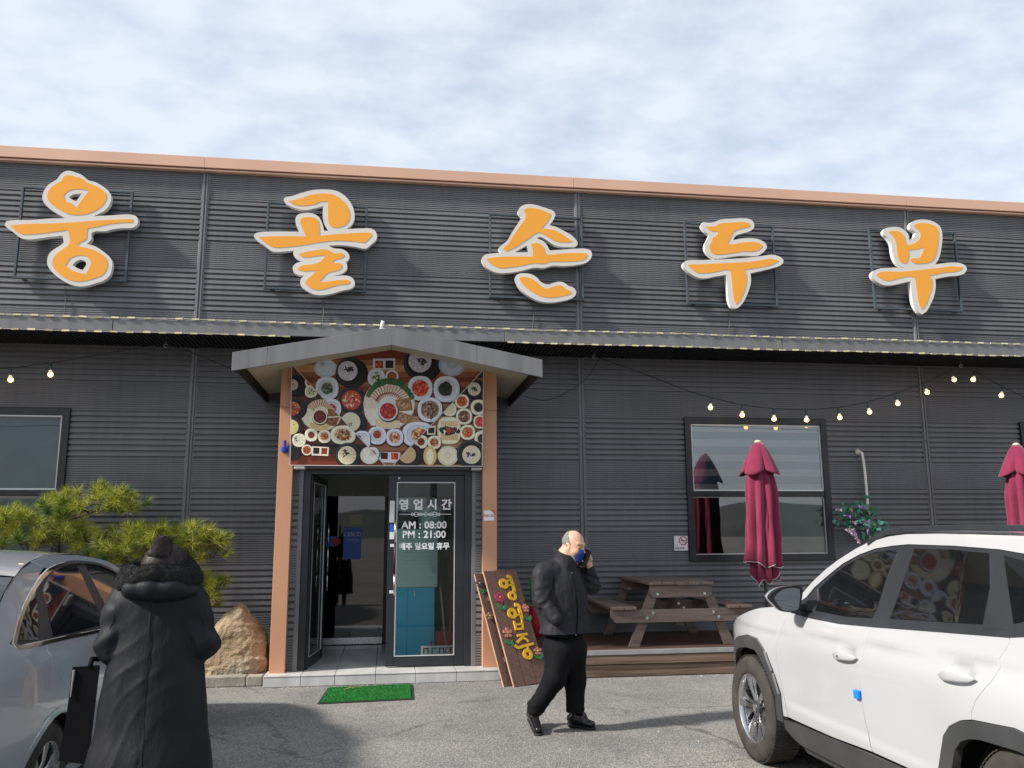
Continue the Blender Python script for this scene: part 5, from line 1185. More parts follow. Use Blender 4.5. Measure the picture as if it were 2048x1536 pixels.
# red bag with green handle behind the sign
RP = at(1073, 1262, 11.2)
bag = empty('red_sack', (RP.x, 11.2, 0.30), 'red stuffed sack with a green handle on the deck behind the plank sign', 'sack')
def sack(P): return smin(s_ell(P, (0, 0, .17), (.125, .11, .19)), s_cone(P, (0, 0, .3), (-.03, 0, .40), .07, .035), .08) + .006 * fbm(P, 22, 3)
sdf_obj('sack_body', sack, (-.2, -.2, -.03), (.2, .2, .5), .012, mat('red_cloth', (.42, .012, .018), .7, var=.1), bag)
mb = MB(); mb.tube([(-.05, 0, .40), (-.055, 0, .58), (-.06, 0, .74)], [.022, .024, .02], 10); mb.build('handle', mat('green_plastic', (.01, .30, .07), .4), bag, smooth=True)
mb = MB(); mb.lathe([(.035, 0), (.038, .012), (.03, .02)], n=14); mb.build('collar', YEL, bag, loc=(-.048, 0, .385)); mb = MB(); mb.lathe([(.019, 0), (.016, .015), (.0, .018)], n=12); mb.build('handle_tip', mat('red_cloth', (.4, .01, .01), .5), bag, loc=(-.06, 0, .738))
# ------------------------------------------------------------------ festoon lights under the awning
SOCK = mat('dark_green_socket', (0.05, 0.075, 0.075), 0.45); CABL = mat('black_cable', (0.02, 0.022, 0.022), 0.6)
BULB = mat('lit_warm_bulb', (0.9, 0.75, 0.45), 0.3, var=0.0, rvar=0, emit=(1.0, 0.56, 0.16), estr=5.0)
BULBW = mat('white_bulb_neck', (0.75, 0.70, 0.62), 0.35, emit=(1.0, 0.8, 0.5), estr=0.35)
sk = MB(); sk.lathe([(.017, .0), (.017, -.03), (.020, -.035), (.020, -.085), (.016, -.09)], n=12); sk.tube([(-.022, 0, -.004), (.022, 0, -.004)], .011, 8); sk_me = sk.mesh('socket', True); sk_me.materials.append(SOCK)
nk = MB(); nk.lathe([(.015, -.09), (.017, -.098), (.026, -.125), (.028, -.132)], n=14); nk_me = nk.mesh('bulb_neck', True); nk_me.materials.append(BULBW)
gb = MB(); gb.lathe([(.028, -.132), (.031, -.142), (.031, -.150), (.025, -.166), (.012, -.176), (.0, -.178)], n=16); gb_me = gb.mesh('bulb', True); gb_me.materials.append(BULB)
def festoon(cpx, bulbs, label, Y=11.0):
    P = [at(p[0], p[1], Y) for p in cpx]; root = empty('festoon_lights', P[0], label, 'string lights')
    q = [Vector((0, 0, 0))]; xs = [p.x for p in P]; zs = [p.z for p in P]
    cur = [Vector((v[0], 0, v[1])) for v in crom([(p.x - P[0].x, p.z - P[0].z) for p in P], 5, closed=False, sharp=60)]
    mb = MB(); mb.tube(cur, .006, 6); mb.build('cable', CABL, root, smooth=True)
    for (tx, ty), (bx, by) in bulbs:
        a = at(tx, ty, Y) - P[0]; b = at(bx, by, Y) - P[0]
        lamp = bpy.data.objects.new('lamp', sk_me); link(lamp, root); lamp.location = a; lamp.rotation_euler = (RND.uniform(-.06, .06), math.atan2(-(b.x - a.x), -(b.z - a.z)) , RND.uniform(0, .5))
        for nm, me in (('bulb_neck', nk_me), ('bulb', gb_me)): link(bpy.data.objects.new(nm, me), lamp)
z6 = lambda x, y: (1330 + x / 2.844, 680 + y / 2.844)
CB = [(1192, 714), (1260, 737), z6(0, 238), z6(120, 285), z6(260, 326), z6(440, 368), z6(620, 390), z6(805, 395), z6(985, 383), z6(1150, 352), z6(1310, 305), z6(1465, 245), z6(1615, 178), z6(1688, 142)]
tops = [(260, 326), (440, 368), (620, 390), (803, 395), (985, 383), (1150, 352), (1310, 305), (1468, 244), (1618, 177)]
bul = [(256, 392), (440, 436), (622, 462), (806, 466), (995, 450), (1167, 418), (1336, 372), (1496, 308), (1655, 228)]
festoon(CB, [(z6(*a), z6(*b)) for a, b in zip(tops, bul)], 'string of nine lit bulbs sagging above the window with striped blinds')
CC = [z6(1688, 142), z6(1765, 180), z6(1920, 265), z6(2042, 325), (2120, 835)]
festoon(CC, [(z6(1768, 182), z6(1736, 240)), (z6(1920, 264), z6(1907, 326)), ((2076, 808), (2072, 832))], 'string of lit bulbs starting beyond the roof rail side of the nine bulb string')
CA = [(-90, 722), (-40, 734), (20, 736), (60, 731), (100, 726), (160, 716), (250, 700), (318, 690)]
festoon(CA, [((20, 736), (21, 764)), ((100, 726), (101, 753)), ((-55, 731), (-55, 758))], 'string of lit bulbs above the window behind the pine')
# loose cables and hooks under the awning
z10 = lambda x, y: (1000 + x / 5.12, 640 + y / 5.12)
for pts, lab in (([z10(1005, 415), z10(930, 540), z10(850, 630), z10(760, 695), z10(640, 762), z10(540, 806), z10(440, 821), z10(340, 806), z10(255, 780)], 'slack black cable sagging from the awning to the right eave of the porch'), ([(325, 688), (370, 700), (400, 712), (440, 728), (475, 745), (500, 760)], 'thin black cable running from the awning to the left eave of the porch')):
    P = [at(p[0], p[1], 11.0) for p in pts]; mb = MB(); mb.tube([Vector((v[0], 11.0, v[1])) for v in crom([(p.x, p.z) for p in P], 4, closed=False)], .006, 6)
    tag(mb.build('cable', CABL), lab, 'cable')
for px, py, lab in ((1188, 708, 'small steel hook under the awning between the porch and the nine bulb string'), (332, 686, 'small steel hook under the awning beside the left slope of the porch'), (1921, 722, 'small steel hook under the awning where two bulb strings meet')):
    c = at(px, py, 10.95); mb = MB(); mb.tube([(.022 * math.cos(a * .5), 0, .022 * math.sin(a * .5)) for a in range(12)], .004, 5); mb.tube([(0, 0, .022), (0, 0, .10)], .004, 5)
    tag(mb.build('hook', STEEL, loc=(c.x, 10.95, 4.0)), lab, 'hook')

# ------------------------------------------------------------------ things on the wall
z5 = lambda x, y: (1650 + x / 6.98, 880 + y / 6.98)
P = [at(*z5(*p), 11.40) for p in ((515, 185), (530, 260), (548, 380), (562, 500), (575, 650), (590, 850), (602, 960), (618, 1180), (632, 1390))]
o0 = P[0].copy(); pipe = empty('drain_pipe', o0, 'cream flexible drain pipe coming out of a round wall cap beside the window', 'pipe')
mb = MB(); mb.tube([(0.0, .095, .02), (0, .03, .02)] + [p - o0 for p in P], .0195, 10); mb.build('hose', mat('cream_hose', (.78, .75, .66), .6, var=.12, vscale=20), pipe, smooth=True)
mb = MB(); mb.lathe([(.044, 0), (.044, .02), (.038, .03), (.02, .034)], n=20, M=Matrix.Rotation(math.pi / 2, 4, 'X')); mb.build('wall_cap', mat('cream_plastic', (.5, .48, .42), .5), pipe, loc=(-.02, .085, .025))
# artificial flowers
fo = at(*z5(520, 1080), 11.33); flw = empty('artificial_flowers', fo, 'hanging bunch of artificial green leaves and purple wisteria around the drain pipe', 'flowers')
LFM = [mat('green_cloth_leaf', (.03, .24, .13), .6, var=.25, vscale=9), mat('teal_cloth_leaf', (.05, .18, .14), .6, var=.25, vscale=9), mat('olive_cloth_leaf', (.10, .13, .05), .6, var=.2, vscale=9)]
PUR = [mat('lilac_petal', (.40, .24, .55), .7, var=.2), mat('pale_mauve_petal', (.60, .46, .58), .7, var=.2)]
tr = random.Random(23)
def zl(x, y, dy=0): return at(*z5(x, y), 11.33 + dy) - fo
lf = MB(); lf.add([(0, 0, 0), (.022, .012, .03), (.026, .0, .06), (.012, -.006, .085), (0, -.012, .098), (-.012, -.006, .085), (-.026, .0, .06), (-.022, .012, .03), (0, .006, .05)], [(0, 1, 8), (1, 2, 8), (2, 3, 8), (3, 4, 8), (4, 5, 8), (5, 6, 8), (6, 7, 8), (7, 0, 8)])
lms = []
for m in LFM: q = lf.mesh('leaf', True); q.materials.append(m); lms.append(q)
zones = [(290, 990, 110, 90, 20), (480, 1050, 120, 100, 26), (620, 1030, 70, 80, 16), (280, 1130, 90, 80, 16), (400, 1170, 100, 70, 14), (680, 1180, 80, 90, 20), (700, 1290, 60, 60, 12), (520, 1250, 90, 80, 14), (770, 1180, 60, 70, 14), (440, 870, 60, 50, 8), (600, 1330, 60, 40, 6), (170, 1120, 20, 20, 2), (870, 1200, 30, 20, 3), (520, 780, 30, 15, 2), (640, 800, 30, 20, 2), (745, 1020, 20, 40, 2)]
for (cx, cy, rx, ry, n) in zones:
    for _ in range(n):
        a, rr = tr.uniform(0, 6.28), math.sqrt(tr.random()); o = bpy.data.objects.new('leaf', lms[2] if tr.random() < .14 else lms[0] if tr.random() < .6 else lms[1]); link(o, flw)
        o.location = zl(cx + rr * math.cos(a) * rx, cy + rr * math.sin(a) * ry, tr.uniform(-.13, .04)); o.rotation_euler = (tr.uniform(-.9, 1.1), tr.uniform(0, 6.28), tr.uniform(0, 6.28)); s = tr.uniform(.5, 1.05); o.scale = (s, s, s)
def wist(pts, n, m, spread):
    mb = MB()
    for _ in range(n):
        t = tr.random(); k = min(int(t * (len(pts) - 1)), len(pts) - 2); u = t * (len(pts) - 1) - k
        w_ = spread * (1.15 - t); c = zl(pts[k][0] * (1 - u) + pts[k + 1][0] * u + tr.uniform(-w_, w_), pts[k][1] * (1 - u) + pts[k + 1][1] * u + tr.uniform(-8, 8), tr.uniform(-.15, -.05))
        r = tr.uniform(.012, .022); d = [Vector((tr.uniform(-1, 1), tr.uniform(-1, 1), tr.uniform(-1, 1))).normalized() * r for _ in range(3)]
        mb.add([c, c + d[0], c + d[0] * .6 + d[1] * .6, c + d[1]], [(0, 1, 2, 3)]); mb.add([c, c + d[1], c + d[1] * .6 + d[2] * .6, c + d[2]], [(0, 1, 2, 3)])
    tag(mb.build('blossom_cluster', m, flw), kind='stuff')
wist([(340, 1240), (370, 1280), (420, 1340), (480, 1430)], 190, PUR[1], 60); wist([(570, 1120), (580, 1180), (595, 1250), (600, 1300)], 110, PUR[0], 42); wist([(480, 920), (520, 940), (560, 960)], 110, PUR[0], 40); wist([(190, 970), (230, 975)], 50, PUR[1], 40); wist([(300, 1050), (350, 1090)], 90, PUR[0], 40); wist([(420, 1130), (430, 1190)], 40, PUR[1], 30); wist([(850, 1260), (910, 1270)], 30, PUR[0], 30)
mb = MB()
for pts in ([(300, 890), (240, 830), (185, 790)], [(400, 790), (392, 710), (408, 635)], [(440, 780), (465, 710), (485, 640)], [(280, 905), (130, 908), (20, 985)], [(660, 930), (740, 980), (820, 1040)], [(770, 1110), (850, 1105), (885, 1050)], [(240, 1215), (200, 1280)], [(350, 880), (400, 920), (440, 1000)], [(450, 800), (540, 798), (620, 805)]): mb.tube([zl(*p) for p in pts], .0022, 4)
tag(mb.build('dry_stems', mat('brown_stem', (.16, .10, .06), .8), flw), kind='stuff')
# no smoking sign
a, b = at(1347.7, 1072, 11.47), at(1376.3, 1101, 11.47); cx, cz = (a.x + b.x) / 2, (a.z + b.z) / 2; w2, h2 = (b.x - a.x) / 2, (a.z - b.z) / 2
ns = empty('no_smoking_sign', (cx, 11.47, cz), 'small white square sign with a red no smoking symbol left of the window', 'sign')
mb = MB(); mb.box(-w2, w2, -.004, .0, -h2, h2); mb.build('plate', mat('white_sign_plate', (.78, .78, .78), .4), ns, bevel=.003)
REDP = mat('red_print', (.55, .015, .02), .5); BLKP = mat('black_print', (.02, .02, .02), .5); GRYP = mat('grey_print', (.25, .25, .25), .6)
rc = (.03, .035); r1, r2 = .062, .049
mb = MB(); mb.prism([(rc[0] + r1 * math.cos(i * .2618), rc[1] + r1 * math.sin(i * .2618)) for i in range(24)], lambda x, z, t: (x, -.006 + .001 * t, z), holes=[[(rc[0] + r2 * math.cos(i * .2618), rc[1] + r2 * math.sin(i * .2618)) for i in range(24)]]); mb.build('red_ring', REDP, ns)
mb = MB(); mb.box(-.052, .052, -.0068, -.0062, -.005, .005, M=Matrix.Translation((rc[0], 0, rc[1])) @ Matrix.Rotation(rad(45), 4, 'Y')); mb.build('red_slash', REDP, ns)
mb = MB(); mb.box(-.005, .065, -.0061, -.0055, .030, .040); mb.build('cigarette', BLKP, ns)
o = text_mesh('금연구역', .036, ns, 'sign_lettering', BLKP, bold=.001); o.rotation_euler = FACE_CAM; o.location = (-.022, -.0055, -.083)
mb = MB()
for k in range(4): mb.box(-.085, -.045 - .008 * (k % 2), -.0058, -.005, -.02 - k * .012, -.015 - k * .012)
mb.build('fine_print', GRYP, ns)
# security sticker on the right pillar
c = at(978, 1031, 9.995); st = empty('security_sticker', (c.x, 9.996, c.z), 'small white and red security company sticker on the right orange pillar', 'sticker')
mb = MB(); mb.box(-.062, .062, -.002, .0, -.06, .06); mb.build('plate', PRINT, st); mb = MB(); mb.prism([(.062, .06), (.015, .06), (.04, .045), (.055, .03), (.062, .0)][::-1], lambda x, z, t: (x, -.003 + .0008 * t, z)); mb.build('red_corner', REDP, st)
o = text_mesh('NSOK', .045, st, 'sticker_lettering', REDP, bold=.0008); o.rotation_euler = FACE_CAM; o.location = (.0, -.0028, -.018)
# blue plastic nozzle clip on the left pillar
c = at(570, 900, 9.98); bc = empty('blue_wall_clip', (c.x, 9.985, c.z), 'small blue plastic clip stuck on the left orange pillar', 'clip')
BLP = mat('blue_plastic', (.01, .035, .36), .35); mb = MB(); mb.lathe([(.0, -.03), (.034, -.028), (.042, .0), (.042, .03), (.03, .034)], n=16); mb.build('cup', BLP, bc, smooth=True, autosm=40); mb = MB(); mb.tube([(0, -.01, .03), (-.004, -.01, .11)], .017, 10); mb.build('stem', BLP, bc); mb = MB(); mb.box(.025, .045, -.01, .005, .03, .055); mb.build('tooth', BLP, bc)
# small white peg on the porch ridge, a cable clip that gives no light
c = at(768, 652, 9.1); lp = empty('ridge_peg', (c.x, 9.1, 3.84), 'small white peg on the ridge of the porch roof', 'lamp')
mb = MB(); mb.box(-.05, .12, -.02, .02, .005, .02); mb.build('foot', WHITEP, lp); mb = MB(); mb.tube([(-.03, 0, .02), (-.022, 0, .055), (-.012, 0, .10)], [.016, .018, .021], 10); mb.build('peg_head', WHITEP, lp, smooth=True)
# ------------------------------------------------------------------ things inside the vestibule, right of the open door
YV = 10.9
def vb(px0, px1, py0, py1, Y): a, b = at(px0, py0, Y), at(px1, py1, Y); return a.x, b.x, b.z, a.z
cab = vb(789, 868, 1176, 1322, YV); o = empty('blue_cabinet', ((cab[0] + cab[1]) / 2, YV, .118), 'bright blue metal cabinet standing behind the glass door', 'cabinet')
mb = MB(); hw = (cab[1] - cab[0]) / 2; mb.box(-hw, hw, 0, .42, 0, cab[3] - .118); mb.build('cabinet_body', mat('bright_blue_enamel', (.016, .40, .60), .35, var=.06), o, bevel=.008)
mb = MB(); mb.box(-.006, .006, -.02, .0, cab[3] - .118 - .10, cab[3] - .118 - .03); mb.build('latch', STEEL, o); mb = MB(); mb.box(-hw + .16, -hw + .164, -.001, .01, .02, cab[3] - .14); mb.build('door_gap', BLACK, o)
TOPZ = cab[3]; ac = vb(795, 875, 1058, 1175, YV)
o = empty('louvred_unit', ((ac[0] + ac[1]) / 2, YV, TOPZ), 'pale mint louvred metal unit on top of the blue cabinet', 'cabinet')
MINT = mat('pale_mint_enamel', (.42, .60, .52), .35, var=.05); hw = (ac[1] - ac[0]) / 2; hh = ac[3] - TOPZ
mb = MB(); mb.box(-hw, hw, .0, .42, .002, hh); mb.build('unit_body', MINT, o, bevel=.012)
for k in range(8): mb = MB(); mb.box(-hw + .08, hw - .06, -.012, .0, hh * .40 + k * .048, hh * .40 + k * .048 + .022); mb.build('louvre', MINT, o, bevel=.004)
mb = MB(); mb.box(hw - .07, hw - .04, -.006, .0, .17, .25); mb.build('latch', mat('grey_sensor', (.2, .2, .2), .4), o)
dr_ = vb(838, 890, 1003, 1050, YV + .12); o = empty('water_drum', ((dr_[0] + dr_[1]) / 2, YV + .2, ac[3] + .001), 'round mint patterned tub on the pale louvred unit behind the glass', 'tub')
r = (dr_[1] - dr_[0]) / 2; mb = MB(); mb.lathe([(r * .9, 0), (r, .03), (r, .24), (r * 1.04, .25), (r * 1.04, .28), (r * .8, .30), (0, .31)], n=28); mb.build('tub_body', mat('mint_tub', (.45, .64, .58), .4, var=.2, vscale=25), o, smooth=True, autosm=40)
a, b = at(882, 1175, 10.75), at(892, 1295, 10.75); o = empty('broom', (b.x, 10.75, .118), 'straw broom with a bamboo handle leaning inside the glass door', 'broom')
mb = MB(); mb.tube([(a.x - b.x, .12, a.z - .118), (0, 0, b.z - .118)], .012, 8); mb.build('handle', mat('bamboo', (.42, .32, .14), .5), o, smooth=True)
mb = MB(); tr = random.Random(4)
for _ in range(70): u = tr.uniform(-.09, .09); mb.tube([(u * .15, 0, b.z - .118 + .02), (u * .6 + .02, tr.uniform(-.02, .02), .12), (u + .05, tr.uniform(-.04, .04), .005)], .003, 3)
tag(mb.build('bristles', mat('straw', (.42, .32, .16), .8), o), kind='stuff')
o = empty('red_dustpan', (.70, 10.95, .118), 'red dustpan standing behind the straw broom', 'dustpan'); mb = MB(); mb.box(-.15, .15, 0, .02, .0, .30); mb.box(-.15, -.13, -.08, .0, 0, .2); mb.box(.13, .15, -.08, .0, 0, .2); mb.build('pan', mat('red_plastic', (.35, .02, .02), .4), o, bevel=.005); mb = MB(); mb.tube([(.1, .01, .3), (.14, .02, .85)], .014, 8); mb.build('handle', mat('red_plastic', (.35, .02, .02), .4), o)
pl_ = vb(842, 908, 1292, 1311, 10.30); o = empty('notice_strip', ((pl_[0] + pl_[1]) / 2, 10.30, pl_[2]), 'white notice strip with black and red print at the foot of the glass door', 'notice')
hw = (pl_[1] - pl_[0]) / 2; hh = pl_[3] - pl_[2]; mb = MB(); mb.box(-hw, hw, 0, .003, -.02, hh); mb.build('plate', PRINT, o)
for x0, m in ((-.17, BLKP), (-.07, BLKP), (.015, BLKP), (.09, REDP), (.15, REDP)):
    mb = MB(); mb.box(x0, x0 + .065, -.002, 0, hh - .035, hh - .022); mb.box(x0, x0 + .013, -.002, 0, hh - .085, hh - .036); 
    if x0 not in (-.07,): mb.box(x0 + .052, x0 + .065, -.002, 0, hh - .085, hh - .036)
    tag(mb.build('glyph', m, o), kind='stuff')
# ------------------------------------------------------------------ cars
TYRE = mat('tyre_rubber', (0.045, 0.041, 0.036), 0.85, var=0.25, vscale=9, bump=0.001, bscale=80, spec=0.25)
RIMS = mat('machined_alloy', (0.58, 0.58, 0.59), 0.25, metal=1.0, var=0.06, vscale=8)
RIMD = mat('dark_grey_alloy', (0.13, 0.13, 0.135), 0.35, metal=0.7, var=0.1)
CLADP = mat('grey_black_plastic', (0.04, 0.041, 0.043), 0.55, var=0.15, vscale=5, bump=0.0004, bscale=300)
GLOSSB = mat('satin_black_pillar', (0.026, 0.028, 0.033), 0.38, var=0.12, vscale=6)
CARGL = mat('tinted_car_glass', (0.006, 0.007, 0.008), 0.03, var=0.2, rvar=0.0, spec=0.75, ior=1.6)
CARBK = mat('car_underbody_black', (0.008, 0.008, 0.008), 0.9)
CHROME = mat('chrome_trim', (0.75, 0.72, 0.68), 0.09, metal=1.0, var=0.03)
def paint(name, col, metal=0.0, flake=0.0):
    return mat(name, col, 0.28, metal=metal, var=0.0, coat=1.0, rvar=0.0)
WPAINT = paint('white_car_paint', (0.40, 0.407, 0.417))
GPAINT = paint('silver_blue_car_paint', (0.41, 0.44, 0.48), metal=0.35)

def dense(poly, st):
    out = []
    for i in range(len(poly)):
        a, b = Vector(poly[i]), Vector(poly[(i + 1) % len(poly)]); n = max(1, int((b - a).length / st))
        out += [tuple(a.lerp(b, k / n)) for k in range(n)]
    return out
def inset(pl, e):
    n = len(pl); A = sum(pl[i][0] * pl[(i + 1) % n][1] - pl[(i + 1) % n][0] * pl[i][1] for i in range(n)); sg = 1 if A > 0 else -1; out = []
    for i in range(n):
        p = Vector(pl[i]); d1 = (p - Vector(pl[i - 1])); d2 = (Vector(pl[(i + 1) % n]) - p)
        if d1.length < 1e-7 or d2.length < 1e-7: out.append(tuple(p)); continue
        d1.normalize(); d2.normalize(); n1 = Vector((-d1.y, d1.x)) * sg; n2 = Vector((-d2.y, d2.x)) * sg
        m = n1 + n2; m = m / max(m.length_squared * .5, .5) if m.length > 1e-6 else n1
        out.append(tuple(p + m * e))
    return out
def sect(zs, ws, sig=.022):
    g = np.arange(0, 1.9, .0025); w = np.interp(g, zs, ws); k = np.exp(-.5 * (np.arange(-40, 41) * .0025 / sig) ** 2); k /= k.sum()
    w = np.convolve(np.pad(w, 40, mode='edge'), k, mode='valid')
    return lambda z: float(np.interp(z, g, w))
class Car:
    def __init__(s, root, hw, side): s.root, s.hw, s.side = root, hw, side
    def panel(s, name, poly, m, off=0.0, gap=0.0032, st=0.035, lip=0.012, parent=None, both=True, smooth_k=0, sharp=50, holes=()):
        """a piece of the body side: outline in (y, z), laid on the body surface"""
        pl = crom(poly, smooth_k, sharp=sharp) if smooth_k else list(poly)
        pl = inset(dense(pl, st), gap); hs = [dense(h, st) for h in holes]
        pts = [Vector(p) for p in pl]; edges = [(i, (i + 1) % len(pl)) for i in range(len(pl))]; b = len(pts)
        for h in hs:
            pts += [Vector(p) for p in h]; edges += [(b + i, b + (i + 1) % len(h)) for i in range(len(h))]; b = len(pts)
        nb = b
        xs = [p[0] for p in pl]; zs = [p[1] for p in pl]
        def inside(y, z, Q):
            c = False; n = len(Q)
            for i in range(n):
                (x1, y1), (x2, y2) = Q[i], Q[i - 1]
                if (y1 > z) != (y2 > z) and y < (x2 - x1) * (z - y1) / (y2 - y1) + x1: c = not c
            return c
        core = inset(pl, st * 0.45)
        yy = min(xs) + st * .5
        while yy < max(xs):
            zz = min(zs) + st * .5
            while zz < max(zs):
                if inside(yy, zz, core) and not any(inside(yy, zz, inset(h, -st * .4)) for h in hs): pts.append(Vector((yy, zz)))
                zz += st
            yy += st
        V, E, F, *_ = delaunay_2d_cdt(pts, edges, [], 1, 1e-6)
        if hs: F = [f for f in F if not any(inside(sum(V[i].x for i in f) / 3, sum(V[i].y for i in f) / 3, h) for h in hs)]
        obs = []
        for sg in ((s.side, -s.side) if both else (s.side,)):
            vs = [(sg * (s.hw(v.x, v.y) + off), v.x, v.y) for v in V]; fs = []
            for f in F:
                a, b_, c = (V[i] for i in f[:3]); ccw = (b_ - a).cross(c - a) > 0
                f = list(f) if ccw == (sg > 0) else list(f)[::-1]; fs.append(f)
            if lip:
                cnt = {}
                for f in fs:
                    for i in range(len(f)): cnt[(f[i], f[(i + 1) % len(f)])] = 1
                n0 = len(vs); mp = {}
                for (a, b_) in list(cnt):
                    if (b_, a) not in cnt:
                        for q in (a, b_):
                            if q not in mp: mp[q] = len(vs); x, y, z = vs[q]; vs.append((x, y, z)); vs.append((x - sg * lip, y, z))
                        fs.append([mp[b_], mp[a], mp[a] + 1, mp[b_] + 1])
            nr = []
            for i, v in enumerate(V):
                e = .010; gy = (s.hw(v.x + e, v.y) - s.hw(v.x - e, v.y)) / (2 * e); gz = (s.hw(v.x, v.y + e) - s.hw(v.x, v.y - e)) / (2 * e)
                nr.append(tuple(Vector((sg, -gy, -gz)).normalized()))
            mb = MB(); mb.add(vs, fs); o = mb.build(name, m, parent if parent is not None else s.root, smooth=True)
            if len(vs) > len(nr):
                cy_, cz_ = sum(v.x for v in V) / len(V), sum(v.y for v in V) / len(V)
                for x, y, z in vs[len(nr):]: nr.append(tuple(Vector((sg * .3, y - cy_, z - cz_)).normalized()))
            o.data.normals_split_custom_set_from_vertices(nr); obs.append(o)
        return obs[0]
    def cross(s, name, path, m, by=0.0, bz=0.0, n=14, shrink=0.0, k=3, parent=None):
        """sheet across the car over an outline path in (y, z)"""
        P = crom(path, k, closed=False, sharp=70); rows = []
        for (y, z) in P:
            w = s.hw(y, z) - shrink; rows.append([(w * t, y + by * (1 - t * t), z + bz * (1 - t * t)) for t in [-1 + 2 * i / n for i in range(n + 1)]])
        mb = MB(); mb.loft(rows, closed=False, cap=False); return mb.build(name, m, parent if parent is not None else s.root, smooth=True, autosm=40)
def wheel(parent, loc, R, wd, rr, side, spokes, style):
    w = empty('wheel', loc); w.parent = parent
    Mx = Matrix.Rotation(math.pi / 2 * side, 4, 'Y')          # axle along x, outer face towards +side
    h = wd / 2
    mb = MB(); prof_ = [(rr * .98, -h * .8), (rr, -h * .9), (rr + .02, -h), (R - .045, -h * 1.02), (R - .015, -h * .86), (R - .004, -h * .72), (R, -h * .4), (R, h * .4), (R - .004, h * .72), (R - .015, h * .86), (R - .045, h * 1.02), (rr + .03, h * 1.0), (rr + .012, h * .97), (rr, h * .88), (rr * .98, h * .8)]
    mb.loft([[Mx @ Vector((r * math.cos(a * math.pi / 32), r * math.sin(a * math.pi / 32), z)) for a in range(64)] for r, z in prof_], cap=False); mb.build('tyre', TYRE, w, smooth=True, autosm=50)
    mb = MB()          # tread blocks
    for k in range(72):
        a = 2 * math.pi * k / 72
        for z0, z1 in ((-h * .82, -h * .45), (-h * .38, -.01), (.01, h * .38), (h * .45, h * .82)):
            sh = .02 if z0 < 0 else -.02; ps = []
            for (da, z, r) in ((-.034, z0, R - .003), (.034, z0, R - .003), (.034 + sh, z1, R - .003), (-.034 + sh, z1, R - .003)): ps.append((a + da, z, r))
            vs = [Mx @ Vector((r * math.cos(t), r * math.sin(t), z)) for t, z, r in ps] + [Mx @ Vector(((r + .005) * math.cos(t * 1.0), (r + .005) * math.sin(t), z)) for t, z, r in ps]
            mb.add(vs, [(4, 5, 6, 7), (0, 1, 5, 4), (1, 2, 6, 5), (2, 3, 7, 6), (3, 0, 4, 7)])
    tag(mb.build('tread', TYRE, w, fixn=False), kind='stuff')
    mb = MB(); mb.loft([[Mx @ Vector((r * math.cos(a * math.pi / 32), r * math.sin(a * math.pi / 32), z)) for a in range(64)] for r, z in ((rr * .96, -h * .8), (rr * .90, 0), (rr * .93, h * .5), (rr * .985, h * .8), (rr * 1.005, h * .90), (rr * .975, h * .90), (rr * .95, h * .82), (rr * .93, h * .55))], cap=False); mb.build('rim', RIMS, w, smooth=True, autosm=40)
    mb = MB(); mb.lathe([(rr * .93, -.03), (rr * .93, -.02), (0, -.02)], n=32, M=Mx); mb.build('brake_backing', CARBK, w)
    mb = MB(); mb.lathe([(rr * .62, .0), (rr * .62, .012), (0, .012)], n=32, M=Mx); mb.build('brake_disc', mat('brake_iron', (.12, .115, .11), .4, metal=.8), w)
    for k in range(spokes):
        a = 2 * math.pi * k / spokes + .3
        for kind in ((0, 1, 2) if style == 'turbine' else (0,)):
            def sp(r, t, z): return Mx @ Vector((r * math.cos(a + t), r * math.sin(a + t), z))
            mb = MB()
            if style == 'turbine':
                t0, t1, w0, w1, zz = ((0, 0, .24, .125, h * .82), (.30, .34, .26, .22, h * .50), (-.30, -.27, .24, .15, h * .64))[kind]
                ring = [[sp(.045, t0 - w0, zz * .72), sp(.045, t0 + w0, zz * .72), sp(.045, t0 + w0, zz * .4), sp(.045, t0 - w0, zz * .4)], [sp(rr * .55, (t0 + t1) / 2 - (w0 + w1) * .28, zz * .92), sp(rr * .55, (t0 + t1) / 2 + (w0 + w1) * .28, zz * .92), sp(rr * .55, (t0 + t1) / 2 + (w0 + w1) * .26, zz * .5), sp(rr * .55, (t0 + t1) / 2 - (w0 + w1) * .26, zz * .5)], [sp(rr * .955, t1 - w1, zz), sp(rr * .955, t1 + w1, zz), sp(rr * .955, t1 + w1, zz * .55), sp(rr * .955, t1 - w1, zz * .55)]]
                mb.loft(ring); mb.build('spoke', RIMS if kind != 1 else RIMD, w, fixn=True, bevel=.003)
            else:
                ring = [[sp(r, -ww, z), sp(r, ww, z), sp(r, ww * .9, z - .035), sp(r, -ww * .9, z - .035)] for r, ww, z in ((.05, .5, h * .55), (rr * .5, .20, h * .72), (rr * .96, .17, h * .78))]
                mb.loft(ring); mb.build('spoke', RIMS, w, fixn=True, bevel=.006)
    mb = MB(); mb.lathe([(.058, 0), (.055, h * .62), (.034, h * .66), (.031, h * .70), (0, h * .71)], n=24, M=Mx); mb.build('hub_cap', RIMD if style == 'turbine' else RIMS, w, smooth=True, autosm=35)
    if style == 'turbine':
        mb = MB(); ex = h * .715
        mb.tube([Mx @ Vector((.022 * math.cos(t * .3927), .014 * math.sin(t * .3927), ex)) for t in range(17)], .0025, 5, cap=False)
        for x in (-.007, .009): mb.tube([Mx @ Vector((x - .002, -.011, ex)), Mx @ Vector((x + .002, .011, ex))], .0025, 5)
        mb.tube([Mx @ Vector((-.007, -.003, ex)), Mx @ Vector((.009, .003, ex))], .002, 5)
        mb.build('emblem', CHROME, w)
    return w
